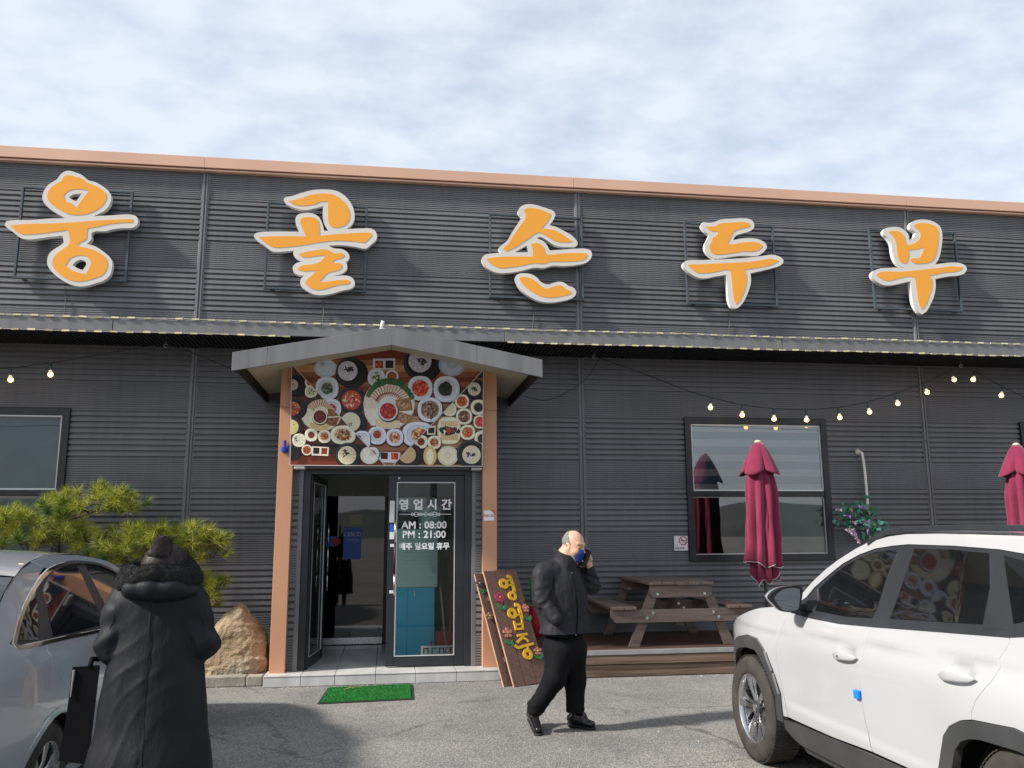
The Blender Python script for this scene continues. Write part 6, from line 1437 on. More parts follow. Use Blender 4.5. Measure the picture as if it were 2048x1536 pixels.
# ---- white SUV: nose towards the building, its left side towards the camera
SUV_S = sect([.15, .22, .32, .45, .6, .78, .86, .915, .95, 1.05, 1.09, 1.62, 1.7], [.84, .87, .895, .915, .925, .931, .934, .935, .930, .895, .880, .735, .69])
def hw_suv(y, z):
    w = SUV_S(z)
    if z > 1.08 and y > -.9: w -= .045 * (y + .9) * min(1, (z - 1.08) / .12)
    # shoulder crease climbs towards the tail, undercut band below it
    zc = 1.03 - .045 * (y + .3) if y < .9 else .97
    if z < zc: w -= .020 * (1 - math.exp(-(zc - z) / .018)) * math.exp(-(zc - z) / .085)
    # hollow of the door below, sill flare
    if z < .52: w += .012 * (1 - math.exp(-(.52 - z) / .02)) * math.exp(-((.52 - z) / .10) ** 2) * max(0, min(1, (y + .85) * 4, (.85 - y) * 4))
    for c in (1.378, -1.378): w += .022 * math.exp(-((y - c) / .55) ** 4) * math.exp(-((z - .80) / .16) ** 2)
    for hy, hz in ((-.005, .945), (-1.005, .99)): w -= .020 * math.exp(-(((y - hy) / .075) ** 4 + ((z - hz) / .034) ** 4))
    if y > 1.1: w -= .30 * ((y - 1.1) / 1.2) ** 2.2
    if y < -1.5: w -= .14 * ((-1.5 - y) / .85) ** 2
    return w
suv = empty('white_suv', (3.58, 4.77, 0), 'white compact SUV with black arch trim parked with its nose to the deck', 'car')
cs = Car(suv, hw_suv, -1)
DF = [(.788, 1.10), (.795, 1.047), (.836, .963), (.880, .86), (.871, .742), (.843, .588), (.811, .445), (.795, .419)]
DS = [(-.225, 1.125), (-.184, 1.024), (-.180, .952), (-.150, .84), (-.149, .722), (-.167, .582), (-.214, .445)]
DR = [(-1.272, 1.200), (-1.285, 1.155), (-1.240, 1.085), (-1.245, 1.048), (-1.212, .978), (-1.138, .887), (-1.107, .827), (-1.11, .80)]
AF = [(.890, .37), (.872, .56), (.966, .728), (1.051, .831), (1.154, .885), (1.35, .89), (1.61, .845), (1.77, .772), (1.90, .66), (1.95, .5), (1.95, .36)]
AR = [(-.795, .37), (-.796, .516), (-.835, .60), (-.876, .682), (-.939, .74), (-1.023, .779), (-1.11, .80), (-1.38, .822), (-1.66, .79), (-1.83, .70), (-1.90, .55), (-1.92, .37)]
def arch_in(A, c, e=.088): return [(y + (c - y) * e / max(.2, math.hypot(y - c, z - .37)), z + (.37 - z) * e / max(.2, math.hypot(y - c, z - .37))) for y, z in A]
BELT = [(.72, 1.118), (.453, 1.118), (.123, 1.120), (-.248, 1.138), (-.78, 1.174), (-1.276, 1.206), (-1.48, 1.238), (-1.78, 1.30)]
DTOP = [(.775, 1.160), (.633, 1.267), (.488, 1.346), (.301, 1.437), (.116, 1.498), (-.063, 1.538), (-.237, 1.556), (-.401, 1.567), (-.816, 1.565), (-1.14, 1.554), (-1.38, 1.53), (-1.62, 1.48), (-1.82, 1.40)]
WTOP = [(.83, 1.200), (.665, 1.314), (.51, 1.401), (.356, 1.469), (.169, 1.538), (-.009, 1.591), (-.184, 1.614), (-.347, 1.628), (-.655, 1.631), (-.928, 1.628), (-1.284, 1.622), (-1.65, 1.60), (-1.98, 1.55)]
HOODL = [(.85, 1.112), (1.055, 1.117), (1.235, 1.095), (1.41, 1.058), (1.6, 1.01), (1.8, .955), (2.0, .88), (2.14, .79)]
door_f = cs.panel('front_door', DF[::-1] + [(.70, 1.10)] + BELT[:3] + DS + [(.22, .424)], WPAINT, smooth_k=0)
door_r = cs.panel('rear_door', [DS[0]] + BELT[3:6] + DR + AR[1:6][::-1] + [(-.80, .445), DS[-1]] + DS[1:-1][::-1], WPAINT)
cs.panel('front_fender', DF + [(.888, .41)] + AF[1:9] + [(2.10, .64), (2.14, .79)] + HOODL[::-1], WPAINT)
cs.panel('quarter_panel', DR[::-1][:-1] + [(-1.278, 1.18), (-1.48, 1.21), (-1.78, 1.272), (-1.82, 1.40), (-1.98, 1.55), (-2.14, 1.30), (-2.2, .95), (-2.2, .62), (-1.90, .58)] + AR[7:10][::-1], WPAINT)
cs.panel('front_bumper', [(2.10, .64), (1.93, .60), (1.95, .34), (2.10, .28), (2.22, .40), (2.24, .62), (2.14, .79)], WPAINT)
cs.panel('rear_bumper', [(-1.90, .58), (-2.2, .62), (-2.28, .5), (-2.22, .34), (-1.92, .37)], CLADP)
cs.panel('roof_side', DTOP[::-1] + [(.80, 1.12), (.86, 1.112)] + WTOP, WPAINT, st=.03)
cs.panel('window_surround', [(.74, 1.12)] + DTOP + [(-1.78, 1.30)] + BELT[::-1][1:], GLOSSB, off=-.006, gap=.0)
FW = [(.50, 1.138), (.565, 1.270), (.445, 1.343), (.296, 1.418), (.112, 1.480), (-.067, 1.520), (-.24, 1.539), (-.30, 1.542), (-.24, 1.40), (-.165, 1.155), (.118, 1.136)]
RW = [(-.462, 1.547), (-.78, 1.549), (-1.075, 1.537), (-1.11, 1.39), (-1.095, 1.216), (-.72, 1.192), (-.338, 1.168), (-.40, 1.36)]
QW = [(-1.172, 1.53), (-1.42, 1.49), (-1.66, 1.415), (-1.63, 1.33), (-1.29, 1.238)]
for nm, W_ in (('front_window', FW), ('rear_window', RW), ('quarter_window', QW)): cs.panel(nm, W_, CARGL, off=-.002, gap=.0, lip=.006, st=.05)
cs.panel('belt_trim', BELT + [(-1.78, 1.27), (-1.48, 1.208), (-1.276, 1.178), (-.78, 1.147), (-.248, 1.112), (.123, 1.093), (.453, 1.091), (.70, 1.096)], GLOSSB, off=.004, gap=0)
cs.panel('sill_cladding', [(.885, .395), (.686, .412), (.22, .420), (-.214, .435), (-.795, .440), (-.795, .33), (-.70, .27), (.70, .265), (.80, .29), (.885, .33)], CLADP, off=.006)
cs.panel('sill_step', [(.79, .285), (-.70, .265), (-.68, .21), (.72, .21)], CLADP, off=-.03)
for A, c in ((AF, 1.378), (AR, -1.378)): cs.panel('arch_trim', A + arch_in(A, c)[::-1], CLADP, off=.010, gap=.001, lip=.045, st=.03)
for pts in ([(1.01, .82), (.935, .70), (.955, .695), (1.03, .81)], [(.925, .685), (.875, .56), (.895, .555), (.945, .68)]): cs.panel('arch_reflector', pts, mat('grey_reflector', (.16, .165, .17), .3), off=.016, gap=0, lip=.006)
cs.cross('hood', HOODL, WPAINT, bz=.055, by=.06); cs.cross('windshield', WTOP[:6], CARGL, by=.20, bz=.03, shrink=.03); cs.cross('cowl', [(.83, 1.20), (.88, 1.112)], CARBK, by=.2, bz=.03, shrink=.02)
cs.cross('roof', WTOP[5:], WPAINT, bz=.028, shrink=.002); cs.cross('rear_glass', [(-1.98, 1.548), (-2.06, 1.43), (-2.12, 1.33)], CARGL, by=-.12, shrink=.02); cs.cross('tailgate', [(-2.12, 1.328), (-2.16, 1.20), (-2.2, .95), (-2.2, .62)], WPAINT, by=-.12); cs.cross('rear_valance', [(-2.2, .62), (-2.28, .5), (-2.22, .34), (-2.0, .25)], CLADP, by=-.1); cs.cross('front_grille', [(2.14, .79), (2.24, .62), (2.22, .40), (2.10, .28), (1.9, .22)], CLADP, by=.10)
mb = MB(); mb.box(-.70, .70, -1.95, 1.9, .20, .30); mb.box(-.60, .60, -2.05, 2.0, .30, .95); mb.box(-.80, .80, -.78, .82, .26, 1.04); mb.build('underbody', CARBK, suv)
for s in (-1, 1):
    mb = MB(); rail = [(s * .70, .03, 1.585), (s * .698, -.05, 1.622), (s * .70, -.18, 1.650), (s * .705, -.42, 1.668), (s * .71, -.85, 1.673), (s * .71, -1.3, 1.668), (s * .705, -1.7, 1.64), (s * .70, -1.88, 1.60)]
    mb.loft([[(x + dx, y, z + dz) for dx, dz in ((-.018, -.03), (.018, -.03), (.014, .0), (-.014, .0))] for x, y, z in rail]); mb.build('roof_rail', GLOSSB, suv, fixn=True, bevel=.004)
# door handles
def handle(ya, za, yb, zb, par):
    for sg in (-1, 1):
        rings = []
        for i in range(9):
            t = i / 8; y, z = ya + (yb - ya) * t, za + (zb - za) * t; r = .019 * (max(0, 1 - (2 * t - 1) ** 4)) ** .5 + .003; x = hw_suv(-.3, .92) + .014 + .016 * math.sin(math.pi * t)
            rings.append([(sg * (x + .4 * r * math.cos(a * math.pi / 5)), y, z + r * math.sin(a * math.pi / 5)) for a in range(10)])
        mb = MB(); mb.loft(rings); mb.build('door_handle', WPAINT, par, smooth=True, fixn=True)
handle(.12, .916, -.146, .934, door_f); handle(-.875, .958, -1.14, .982, door_r)
mb = MB(); mb.lathe([(.007, 0), (.007, .003), (0, .003)], n=10, M=Matrix.Rotation(-math.pi / 2, 4, 'Y'), c=(-(hw_suv(-.3, .92) + .036), .02, .922)); mb.build('keyhole', BLACK, door_f)
# blue foam guard on the door edge
xg = hw_suv(-.1, .735); mb = MB(); mb.box(-xg - .022, -xg + .002, -.150, -.100, .710, .758); tag(mb.build('door_edge_guard', mat('blue_foam', (.005, .17, .55), .6), door_f, bevel=.006), 'bright blue foam block on the door edge')
# fuel flap
cs.panel('fuel_flap', [(-1.40, 1.0), (-1.52, 1.02), (-1.60, .98), (-1.61, .90), (-1.55, .85), (-1.42, .865), (-1.385, .92)], WPAINT, off=.002, gap=0, lip=.004, smooth_k=3, both=False)
# door mirrors
def mirror(sg):
    w = empty('door_mirror', (0, 0, 0)); w.parent = suv; yb = .51
    G = [(-1.005, 1.2), (-.986, 1.227), (-.941, 1.255), (-.87, 1.266), (-.822, 1.257), (-.821, 1.213), (-.831, 1.165), (-.845, 1.125), (-.906, 1.118), (-.949, 1.123), (-.982, 1.159)]
    H_ = [(-1.038, 1.208), (-1.025, 1.228), (-.975, 1.259), (-.904, 1.274), (-.817, 1.275), (-.8, 1.257), (-.805, 1.212), (-.82, 1.157), (-.835, 1.113), (-.898, 1.109), (-.958, 1.119), (-.999, 1.16), (-1.028, 1.188)]
    f = 5.28 / 5.49; cv = lambda L: [Vector(((3.58 + x) * f - 3.58, 1.65 + (z - 1.65) * f)) for x, z in L]
    g_l = [Vector(p) for p in crom([tuple(p) for p in cv(G)], 4, sharp=75)]; h_l = [Vector(p) for p in crom([tuple(p) for p in cv(H_)], 4, sharp=75)]
    c = sum(h_l, Vector((0, 0))) / len(h_l)
    sh = lambda L, k, y, dx=0: [((c.x + (p.x - c.x) * k + dx) * (1 if sg < 0 else -1), y, c.y + (p.y - c.y) * k) for p in L]
    mb = MB(); mb.loft([sh(h_l, .97, yb), sh(h_l, 1.0, yb - .002), sh(h_l, 1.02, yb + .02), sh(h_l, 1.0, yb + .07), sh(h_l, .88, yb + .12, .015), sh(h_l, .55, yb + .155, .03), sh(h_l, .1, yb + .165, .035)]); mb.build('mirror_shell', [WPAINT], w, smooth=True, fixn=True, autosm=40)
    mb = MB(); mb.loft([sh(h_l, 1.004, yb - .003), sh(h_l, 1.028, yb + .012), sh(h_l, 1.026, yb + .03)], cap=False); mb.build('mirror_rim', BLACK, w, smooth=True, fixn=True)
    mb = MB(); mb.prism([(p.x, p.y) for p in h_l], lambda x, z, t: (x * (1 if sg < 0 else -1), yb - .004 + .003 * t, z)); mb.build('mirror_bezel', BLACK, w, fixn=True)
    mb = MB(); mb.prism([(p.x, p.y) for p in g_l], lambda x, z, t: (x * (1 if sg < 0 else -1), yb - .0055 + .001 * t, z)); mb.build('mirror_glass', mat('mirror_glass', (.8, .82, .83), .02, metal=1.0, var=.0, rvar=0), w, fixn=True)
    mb = MB(); mb.box(*sorted((.86 * sg, .95 * sg)), yb + .05, yb + .12, 1.13, 1.175); mb.build('mirror_arm', BLACK, w, bevel=.01)
mirror(-1); mirror(1)
cs.panel('mirror_sail', [(.74, 1.122), (.76, 1.165), (.635, 1.262), (.58, 1.27), (.515, 1.132)], GLOSSB, off=.003, gap=0)
for y in (1.378, -1.378):
    wheel(suv, (-.815, y, .37), .37, .235, .238, -1, 5, 'turbine'); wheel(suv, (.815, y, .37), .37, .235, .238, 1, 5, 'turbine')
for c in (1.378, -1.378):      # wheel well liners
    for s in (-1, 1):
        mb = MB(); mb.loft([[(x, c + .425 * math.cos(a * math.pi / 14), .37 + .41 * math.sin(a * math.pi / 14)) for a in range(15)] for x in (s * .55, s * .88)], closed=False, cap=False); mb.build('wheel_liner', CARBK, suv)

# ---- silver blue sedan: its right side towards the woman
SED_S = sect([.15, .25, .4, .6, .8, .95, 1.04, 1.08, 1.47, 1.52], [.80, .84, .875, .895, .90, .888, .86, .835, .60, .50], .03)
def hw_sed(y, z):
    w = SED_S(z)
    for c in (-1.22, 1.5): w += .016 * math.exp(-((y - c) / .45) ** 4) * math.exp(-((z - .62) / .14) ** 2)
    if y < -1.3: w -= .20 * ((-1.3 - y) / 1.1) ** 2
    if y > 1.3: w -= .25 * ((y - 1.3) / 1.1) ** 2
    return w
sed = empty('grey_sedan', (-2.70, 6.45, 0), 'silver blue sedan with chrome window trim parked beside the woman', 'car')
c2 = Car(sed, hw_sed, 1)
SD = [(-1.642, 1.098), (-1.606, 1.124), (-1.502, 1.19), (-1.358, 1.259), (-1.223, 1.309), (-1.054, 1.363), (-.924, 1.40), (-.746, 1.437), (-.572, 1.456), (-.378, 1.466), (-.189, 1.466), (-.015, 1.458), (.181, 1.436), (.341, 1.40), (.55, 1.33), (.80, 1.22), (1.02, 1.10), (1.12, 1.03)]
SB = [(1.10, .985), (.6, .995), (.0, 1.008), (-.523, 1.025), (-1.014, 1.046), (-1.322, 1.057), (-1.577, 1.066), (-1.635, 1.075)]
DLO = SD + SB
c2.panel('window_surround', inset(DLO, .012), GLOSSB, off=-.008, gap=0, st=.05)
def band(P, e, name, m, off): c2.panel(name, P, m, off=off, gap=0.0, lip=.010, st=.04, holes=[inset(P, e)])
band(inset(DLO, -.004), .020, 'chrome_window_trim', CHROME, .004)
QW2 = [(-1.585, 1.105), (-1.49, 1.165), (-1.35, 1.235), (-1.215, 1.288), (-1.09, 1.335), (-1.20, 1.22), (-1.39, 1.085)]
RW2 = [(-.985, 1.325), (-.83, 1.385), (-.70, 1.415), (-.55, 1.436), (-.38, 1.446), (-.245, 1.446), (-.28, 1.30), (-.325, 1.06), (-.75, 1.063), (-1.17, 1.078), (-1.08, 1.20)]
FW2 = [(-.10, 1.440), (.05, 1.43), (.22, 1.405), (.40, 1.355), (.62, 1.265), (.82, 1.165), (.98, 1.06), (1.0, 1.02), (.5, 1.03), (-.13, 1.05), (-.12, 1.25)]
for nm, W_ in (('quarter_window', QW2), ('rear_window', RW2), ('front_window', FW2)): c2.panel(nm, W_, CARGL, off=-.004, gap=0, lip=.006, st=.05)
ARc, AFc = -1.22, 1.5
def sarch(c, r=.375): return [(c + r * math.cos(a), .32 + r * math.sin(a) * .93) for a in [math.pi * k / 14 for k in range(15)]]
SHUT = [(-1.335, 1.052), (-1.332, .993), (-1.258, .932), (-1.196, .856), (-1.091, .743), (-.985, .64), (-.90, .54), (-.845, .44), (-.845, .36)]
ra = sarch(ARc); fa = sarch(AFc)      # from front (+) over the top to rear
c2.panel('rear_door', SHUT + [(-.80, .30), (-.155, .30), (-.145, .7), (-.16, 1.012)] + SB[3:6], GPAINT)
c2.panel('front_door', [(-.155, .30), (-.145, .7), (-.16, 1.010), (.0, 1.006), (.6, .992), (1.06, .984), (1.08, .80), (1.06, .5), (1.02, .30)], GPAINT)
c2.panel('quarter_panel', [(-.845, .36)] + SHUT[::-1][1:] + SB[5:] + [(-1.665, 1.10)] + SD[1:6] + [(-.924, 1.412), (-.80, 1.445), (-.864, 1.487), (-1.117, 1.453), (-1.255, 1.417), (-1.431, 1.355), (-1.60, 1.27), (-1.80, 1.15), (-1.86, 1.09), (-2.30, 1.07), (-2.36, .95), (-2.37, .62), (-1.86, .575)] + [p for p in ra if p[1] > .45][::-1] , GPAINT)
c2.panel('roof_side', [(-.80, 1.449), (-.746, 1.4395), (-.572, 1.459), (-.378, 1.469), (-.189, 1.469), (-.015, 1.461), (.181, 1.439), (.341, 1.403), (.55, 1.333), (.80, 1.223), (1.02, 1.103), (1.14, 1.03), (1.22, 1.02), (1.10, 1.115), (.85, 1.265), (.62, 1.37), (.40, 1.45), (.187, 1.485), (-.05, 1.508), (-.35, 1.516), (-.568, 1.512), (-.864, 1.490)], GPAINT, st=.03)
c2.panel('rear_bumper', [(-1.86, .57), (-2.37, .61), (-2.42, .45), (-2.36, .28), (-1.62, .24), (-1.595, .33)] + [p for p in ra if p[1] > .34 and p[0] < -1.5][::-1][:3], GPAINT)
c2.panel('front_fender', [(1.02, .30), (1.06, .5), (1.08, .80), (1.06, .984), (1.15, 1.015), (1.5, .985), (1.9, .90), (2.2, .78), (2.25, .6), (2.2, .3), (1.90, .26)] + [p for p in fa if p[1] > .3] + [(1.10, .26)], GPAINT)
c2.panel('sill', [(-.84, .30), (-.845, .22), (1.08, .20), (1.10, .30)], GPAINT, off=-.01)
c2.panel('bumper_trim', [(-1.72, .42), (-2.3, .455), (-2.3, .435), (-1.72, .40)], CLADP, off=.006, gap=0)
c2.panel('wheel_lip', [(ARc + (p[0] - ARc) * 1.0, p[1]) for p in ra] + [(ARc + (p[0] - ARc) * 1.10, .32 + (p[1] - .32) * 1.10) for p in ra[::-1]], GPAINT, off=.006, gap=0, lip=.03, st=.03)
RTOP = [(-1.255, 1.417), (-1.117, 1.453), (-.864, 1.490), (-.568, 1.512), (-.35, 1.516), (-.05, 1.508), (.187, 1.485), (.40, 1.45)]
c2.cross('roof', RTOP, GPAINT, bz=.035, shrink=.004); c2.cross('rear_glass', [(-1.265, 1.412), (-1.431, 1.352), (-1.60, 1.267), (-1.80, 1.147), (-1.86, 1.09)], CARGL, bz=.025, by=-.10, shrink=.015)
c2.cross('boot_lid', [(-1.86, 1.088), (-2.10, 1.085), (-2.30, 1.07), (-2.36, .95), (-2.37, .62)], GPAINT, bz=.02, by=-.06); c2.cross('rear_valance', [(-2.37, .61), (-2.42, .45), (-2.36, .28), (-2.1, .22)], GPAINT, by=-.08)
c2.cross('windshield', [(.40, 1.45), (.62, 1.37), (.85, 1.265), (1.10, 1.115), (1.22, 1.02)], CARGL, by=.15, bz=.02, shrink=.02); c2.cross('hood', [(1.18, 1.012), (1.5, .985), (1.9, .90), (2.2, .78)], GPAINT, bz=.05, by=.05); c2.cross('front_bumper', [(2.2, .78), (2.25, .6), (2.2, .3), (2.0, .2)], GPAINT, by=.12)
mb = MB(); mb.box(-.62, .62, -2.2, 2.05, .2, .92); mb.box(-.78, .78, -.82, 1.05, .22, .98); mb.build('underbody', CARBK, sed)
for y in (ARc, AFc):
    wheel(sed, (.775, y, .315), .315, .205, .205, 1, 7, 'plain'); wheel(sed, (-.775, y, .315), .315, .205, .205, -1, 7, 'plain')
    for s in (-1, 1):
        mb = MB(); mb.loft([[(x, y + .39 * math.cos(a * math.pi / 14), .32 + .365 * math.sin(a * math.pi / 14)) for a in range(15)] for x in (s * .55, s * .87)], closed=False, cap=False); mb.build('wheel_liner', CARBK, sed)
LAMPR = mat('tail_lamp_red', (.30, .01, .015), .12, coat=1.0)
c2.panel('tail_light', [(-2.31, 1.0), (-2.02, 1.02), (-2.0, .86), (-2.33, .82)], LAMPR, off=.006, gap=0, lip=.012)
cs.panel('tail_light', [(-2.03, 1.04), (-2.18, 1.06), (-2.195, .90), (-2.06, .95)], LAMPR, off=.005, gap=0, lip=.012)
cs.panel('headlight', [(2.02, .70), (2.18, .64), (2.19, .54), (2.05, .58)], mat('clear_lamp', (.55, .56, .58), .1, coat=1.0), off=.005, gap=0, lip=.012)
c2.panel('headlight', [(1.95, .84), (2.2, .74), (2.22, .62), (1.98, .70)], mat('clear_lamp', (.55, .56, .58), .1, coat=1.0), off=.005, gap=0, lip=.012)
# ------------------------------------------------------------------ people
SKIN = mat('skin', (0.52, 0.31, 0.21), 0.5, var=0.08, vscale=12, spec=0.35)
GREYHAIR = mat('grey_hair', (0.17, 0.16, 0.15), 0.7, var=0.3, vscale=60, stretch=(1, 1, .3))
JACKET = mat('black_grey_jacket', (0.020, 0.0195, 0.024), 0.62, var=0.15, vscale=8, bump=0.009, bscale=15, spec=0.22, stretch=(1, 1, .5))
TROUS = mat('black_trousers', (0.0065, 0.0065, 0.008), 0.8, var=0.2, vscale=8, bump=0.008, bscale=13, spec=0.15, stretch=(1, 1, .4))
SHOE = mat('black_polished_leather', (0.010, 0.010, 0.012), 0.18, var=0.1, spec=0.6)
MASKM = mat('blue_cloth_mask', (0.012, 0.035, 0.20), 0.75, var=0.08, vscale=20)
man = empty('person', (1.47, 7.26, 0), 'balding man in a black jacket walking with a phone at his ear, blue mask', 'person')
MO = Vector((1.47, 7.26, 0))
def mp(px, py, dy=0.0):
    v = at(px, py, 7.26 + dy) - MO; return (v.x, v.y, v.z)
zm = lambda x, y: (1040 + x / 6.144, 1050 + y / 6.144)          # photo detail of the upper body
zl_ = lambda x, y: (930 + x / 3.34, 1040 + y / 3.34)            # photo detail of the whole man
def mz(x, y, dy=0.0): return mp(*zm(x, y), dy)
def ml(x, y, dy=0.0): return mp(*zl_(x, y), dy)
# --- body: head, neck, hands in one skin (the covered rest under the clothes)
HC = np.array(mz(660, 255, 0.0)); HR = .104
def rotz(a): return np.array([[math.cos(a), -math.sin(a), 0], [math.sin(a), math.cos(a), 0], [0, 0, 1]])
FA = rad(-46)      # face azimuth: +x is the picture's right, turned a little to the camera
TILT = rad(-14)
Rf = rotz(FA) @ np.array([[math.cos(TILT), 0, -math.sin(TILT)], [0, 1, 0], [math.sin(TILT), 0, math.cos(TILT)]])
def hp(f, l, u): return tuple(HC + Rf @ np.array([f, l, u]))      # forward, left, up in head space
def head(P):
    Q = (P - HC) @ Rf
    d = s_ell(Q, (-.012, 0, .030), (.098, .077, .098))                   # cranium
    d = smin(d, s_ell(Q, (.030, 0, -.045), (.066, .062, .088)), .05)      # face
    d = smin(d, s_ell(Q, (.062, 0, -.105), (.030, .036, .026)), .03)      # chin
    d = smin(d, s_cone(Q, (.088, 0, .012), (.108, 0, -.030), .011, .016), .018)   # nose
    d = smin(d, s_cone(Q, (.070, -.045, .034), (.092, -.008, .030), .010, .010), .015); d = smin(d, s_cone(Q, (.070, .045, .034), (.092, .008, .030), .010, .010), .015)   # brow
    for s in (-1, 1):
        d = smax(d, -s_ell(Q, (.094, s * .034, .006), (.016, .020, .012)), .012)          # eye sockets
        d = smin(d, s_ell(Q, (.078, s * .034, .004), (.013, .016, .010)), .006)           # lids
        d = smin(d, s_ell(Q, (.060, s * .046, -.035), (.028, .022, .022)), .025)          # cheeks
        e = s_ell(Q, (-.012, s * .080, -.012), (.026, .012, .036)); e = smax(e, -s_ell(Q, (-.006, s * .092, -.008), (.014, .010, .022)), .008); d = smin(d, e, .010)   # ears
    n0 = np.array([-.035, 0, -.09]); d = smin(d, s_cone(Q, n0, (-.060, 0, -.24), .056, .066), .035)
    return d
WR = np.array(mz(845, 470, -.02)); # hand holding the phone
PH = np.array(mz(795, 405, -.03))
fingers = []
def hand(P):
    pal = s_cone(P, mz(850, 500, .0), mz(838, 430, -.01), .030, .034, ((.6, -.8, 0), .55))
    d = smin(pal, s_cone(P, mz(860, 530, .02), mz(850, 490, .0), .028, .029), .02)
    for (a, b, c, e) in ((mz(850, 420, -.01), mz(858, 375, -.025), mz(838, 345, -.05), mz(800, 333, -.065)), (mz(856, 430, .0), mz(872, 395, -.02), mz(856, 368, -.048), mz(822, 352, -.066)), (mz(860, 445, .005), mz(880, 415, -.015), mz(868, 392, -.044), mz(835, 378, -.064)), (mz(860, 462, .01), mz(878, 440, -.008), mz(870, 420, -.035), mz(842, 408, -.056))):
        f = np.minimum(np.minimum(s_cone(P, a, b, .0105, .0095), s_cone(P, b, c, .0095, .0085)), s_cone(P, c, e, .0085, .0075)); d = smin(d, f, .006)
    th = np.minimum(s_cone(P, mz(830, 490, -.02), mz(795, 462, -.045), .0135, .0115), s_cone(P, mz(795, 462, -.045), mz(768, 440, -.055), .0115, .0095)); d = smin(d, th, .010)
    return d
def body(P):
    d = head(P)
    d = smin(d, s_cone(P, mz(560, 400, .02), mz(560, 900, .03), .09, .12), .05)
    d = smin(d, s_cone(P, mz(700, 430, .08), mz(880, 760, .10), .045, .040), .03)
    d = smin(d, s_cone(P, mz(885, 780, .08), mz(862, 535, .02), .040, .026), .015)
    return np.minimum(d, hand(P)) if False else smin(d, hand(P), .008)
ms = sdf_obj('body', body, (-.36, -.22, 1.02), (.36, .30, 1.68), .0062, [SKIN], man, smooth_it=1)
# hair: a fringe of short grey hair round the back and sides
def hair(P):
    Q = (P - HC) @ Rf
    d = s_ell(Q, (-.012, 0, .030), (.103, .082, .102))
    d = smax(d, Q[..., 0] * .80 + Q[..., 2] * .62 - .030, .012)            # bald front and crown edge
    d = smax(d, (-.052 - Q[..., 2]), .010); d = smax(d, Q[..., 0] - .022, .010)
    d = smax(d, -(s_ell(Q, (-.012, 0, .030), (.095, .074, .095))), .002)
    return d + .0022 * fbm(P, 160, 4)
sdf_obj('hair', hair, tuple(HC - .16), tuple(HC + .16), .0045, GREYHAIR, man, smooth_it=0)
# eyes closed to slits, brows
mb = MB()
for s in (-1, 1):
    mb.tube([hp(.0905, s * .022, .002), hp(.0915, s * .034, -.001), hp(.084, s * .047, .001)], .0022, 5)
mb.build('eyelid_line', mat('dark_lash', (.05, .03, .025), .7), man)
mb = MB()
for s in (-1, 1): mb.tube([hp(.098, s * .016, .030), hp(.096, s * .034, .036), hp(.082, s * .052, .031)], [.003, .0042, .002], 5)
mb.build('eyebrow', GREYHAIR, man)
# mask
def mask(P):
    Q = (P - HC) @ Rf
    d = s_ell(Q, (.030, 0, -.050), (.078, .070, .092)); d = smin(d, s_ell(Q, (.075, 0, -.040), (.045, .040, .045)), .03); d = smin(d, s_ell(Q, (.070, 0, -.105), (.034, .042, .030)), .03)
    d = smax(d, -(s_ell(Q, (.028, 0, -.048), (.071, .063, .088))), .003)
    d = smax(d, Q[..., 2] + .012 - .10 * np.clip(Q[..., 0] - .06, 0, 1), .004); d = smax(d, -(Q[..., 2] + .128), .004); d = smax(d, -.004 - Q[..., 0] + .35 * np.abs(Q[..., 2] + .075), .004)
    return d
sdf_obj('face_mask', mask, tuple(HC - .19), tuple(HC + .17), .005, MASKM, man, smooth_it=1)
for s in (-1, 1):
    mb = MB(); mb.tube([hp(.030, s * .066, -.040), hp(.005, s * .080, -.022), hp(-.022, s * .092, .012), hp(-.036, s * .090, -.012), hp(-.018, s * .084, -.052), hp(.022, s * .062, -.088)], .0018, 5); mb.build('mask_loop', mat('dark_blue_elastic', (.02, .03, .10), .7), man)
# phone
fa = Vector(mz(835, 345, -.06)); ph = empty('mobile_phone', man.location + Vector(mz(796, 405, -.062)), 'black mobile phone held at the ear of the man', 'phone')
mb = MB(); mb.box(-.0385, .0385, -.0045, .0045, -.074, .074); o = mb.build('phone_body', mat('black_glass_phone', (.004, .004, .005), .35, spec=.15), ph, bevel=.004); ph.rotation_euler = (rad(-6), rad(20), rad(-40))
mb = MB(); mb.box(-.034, .034, -.0052, -.0047, -.068, .068); mb.build('screen', mat('phone_screen', (.003, .003, .004), .25, spec=.15), ph)
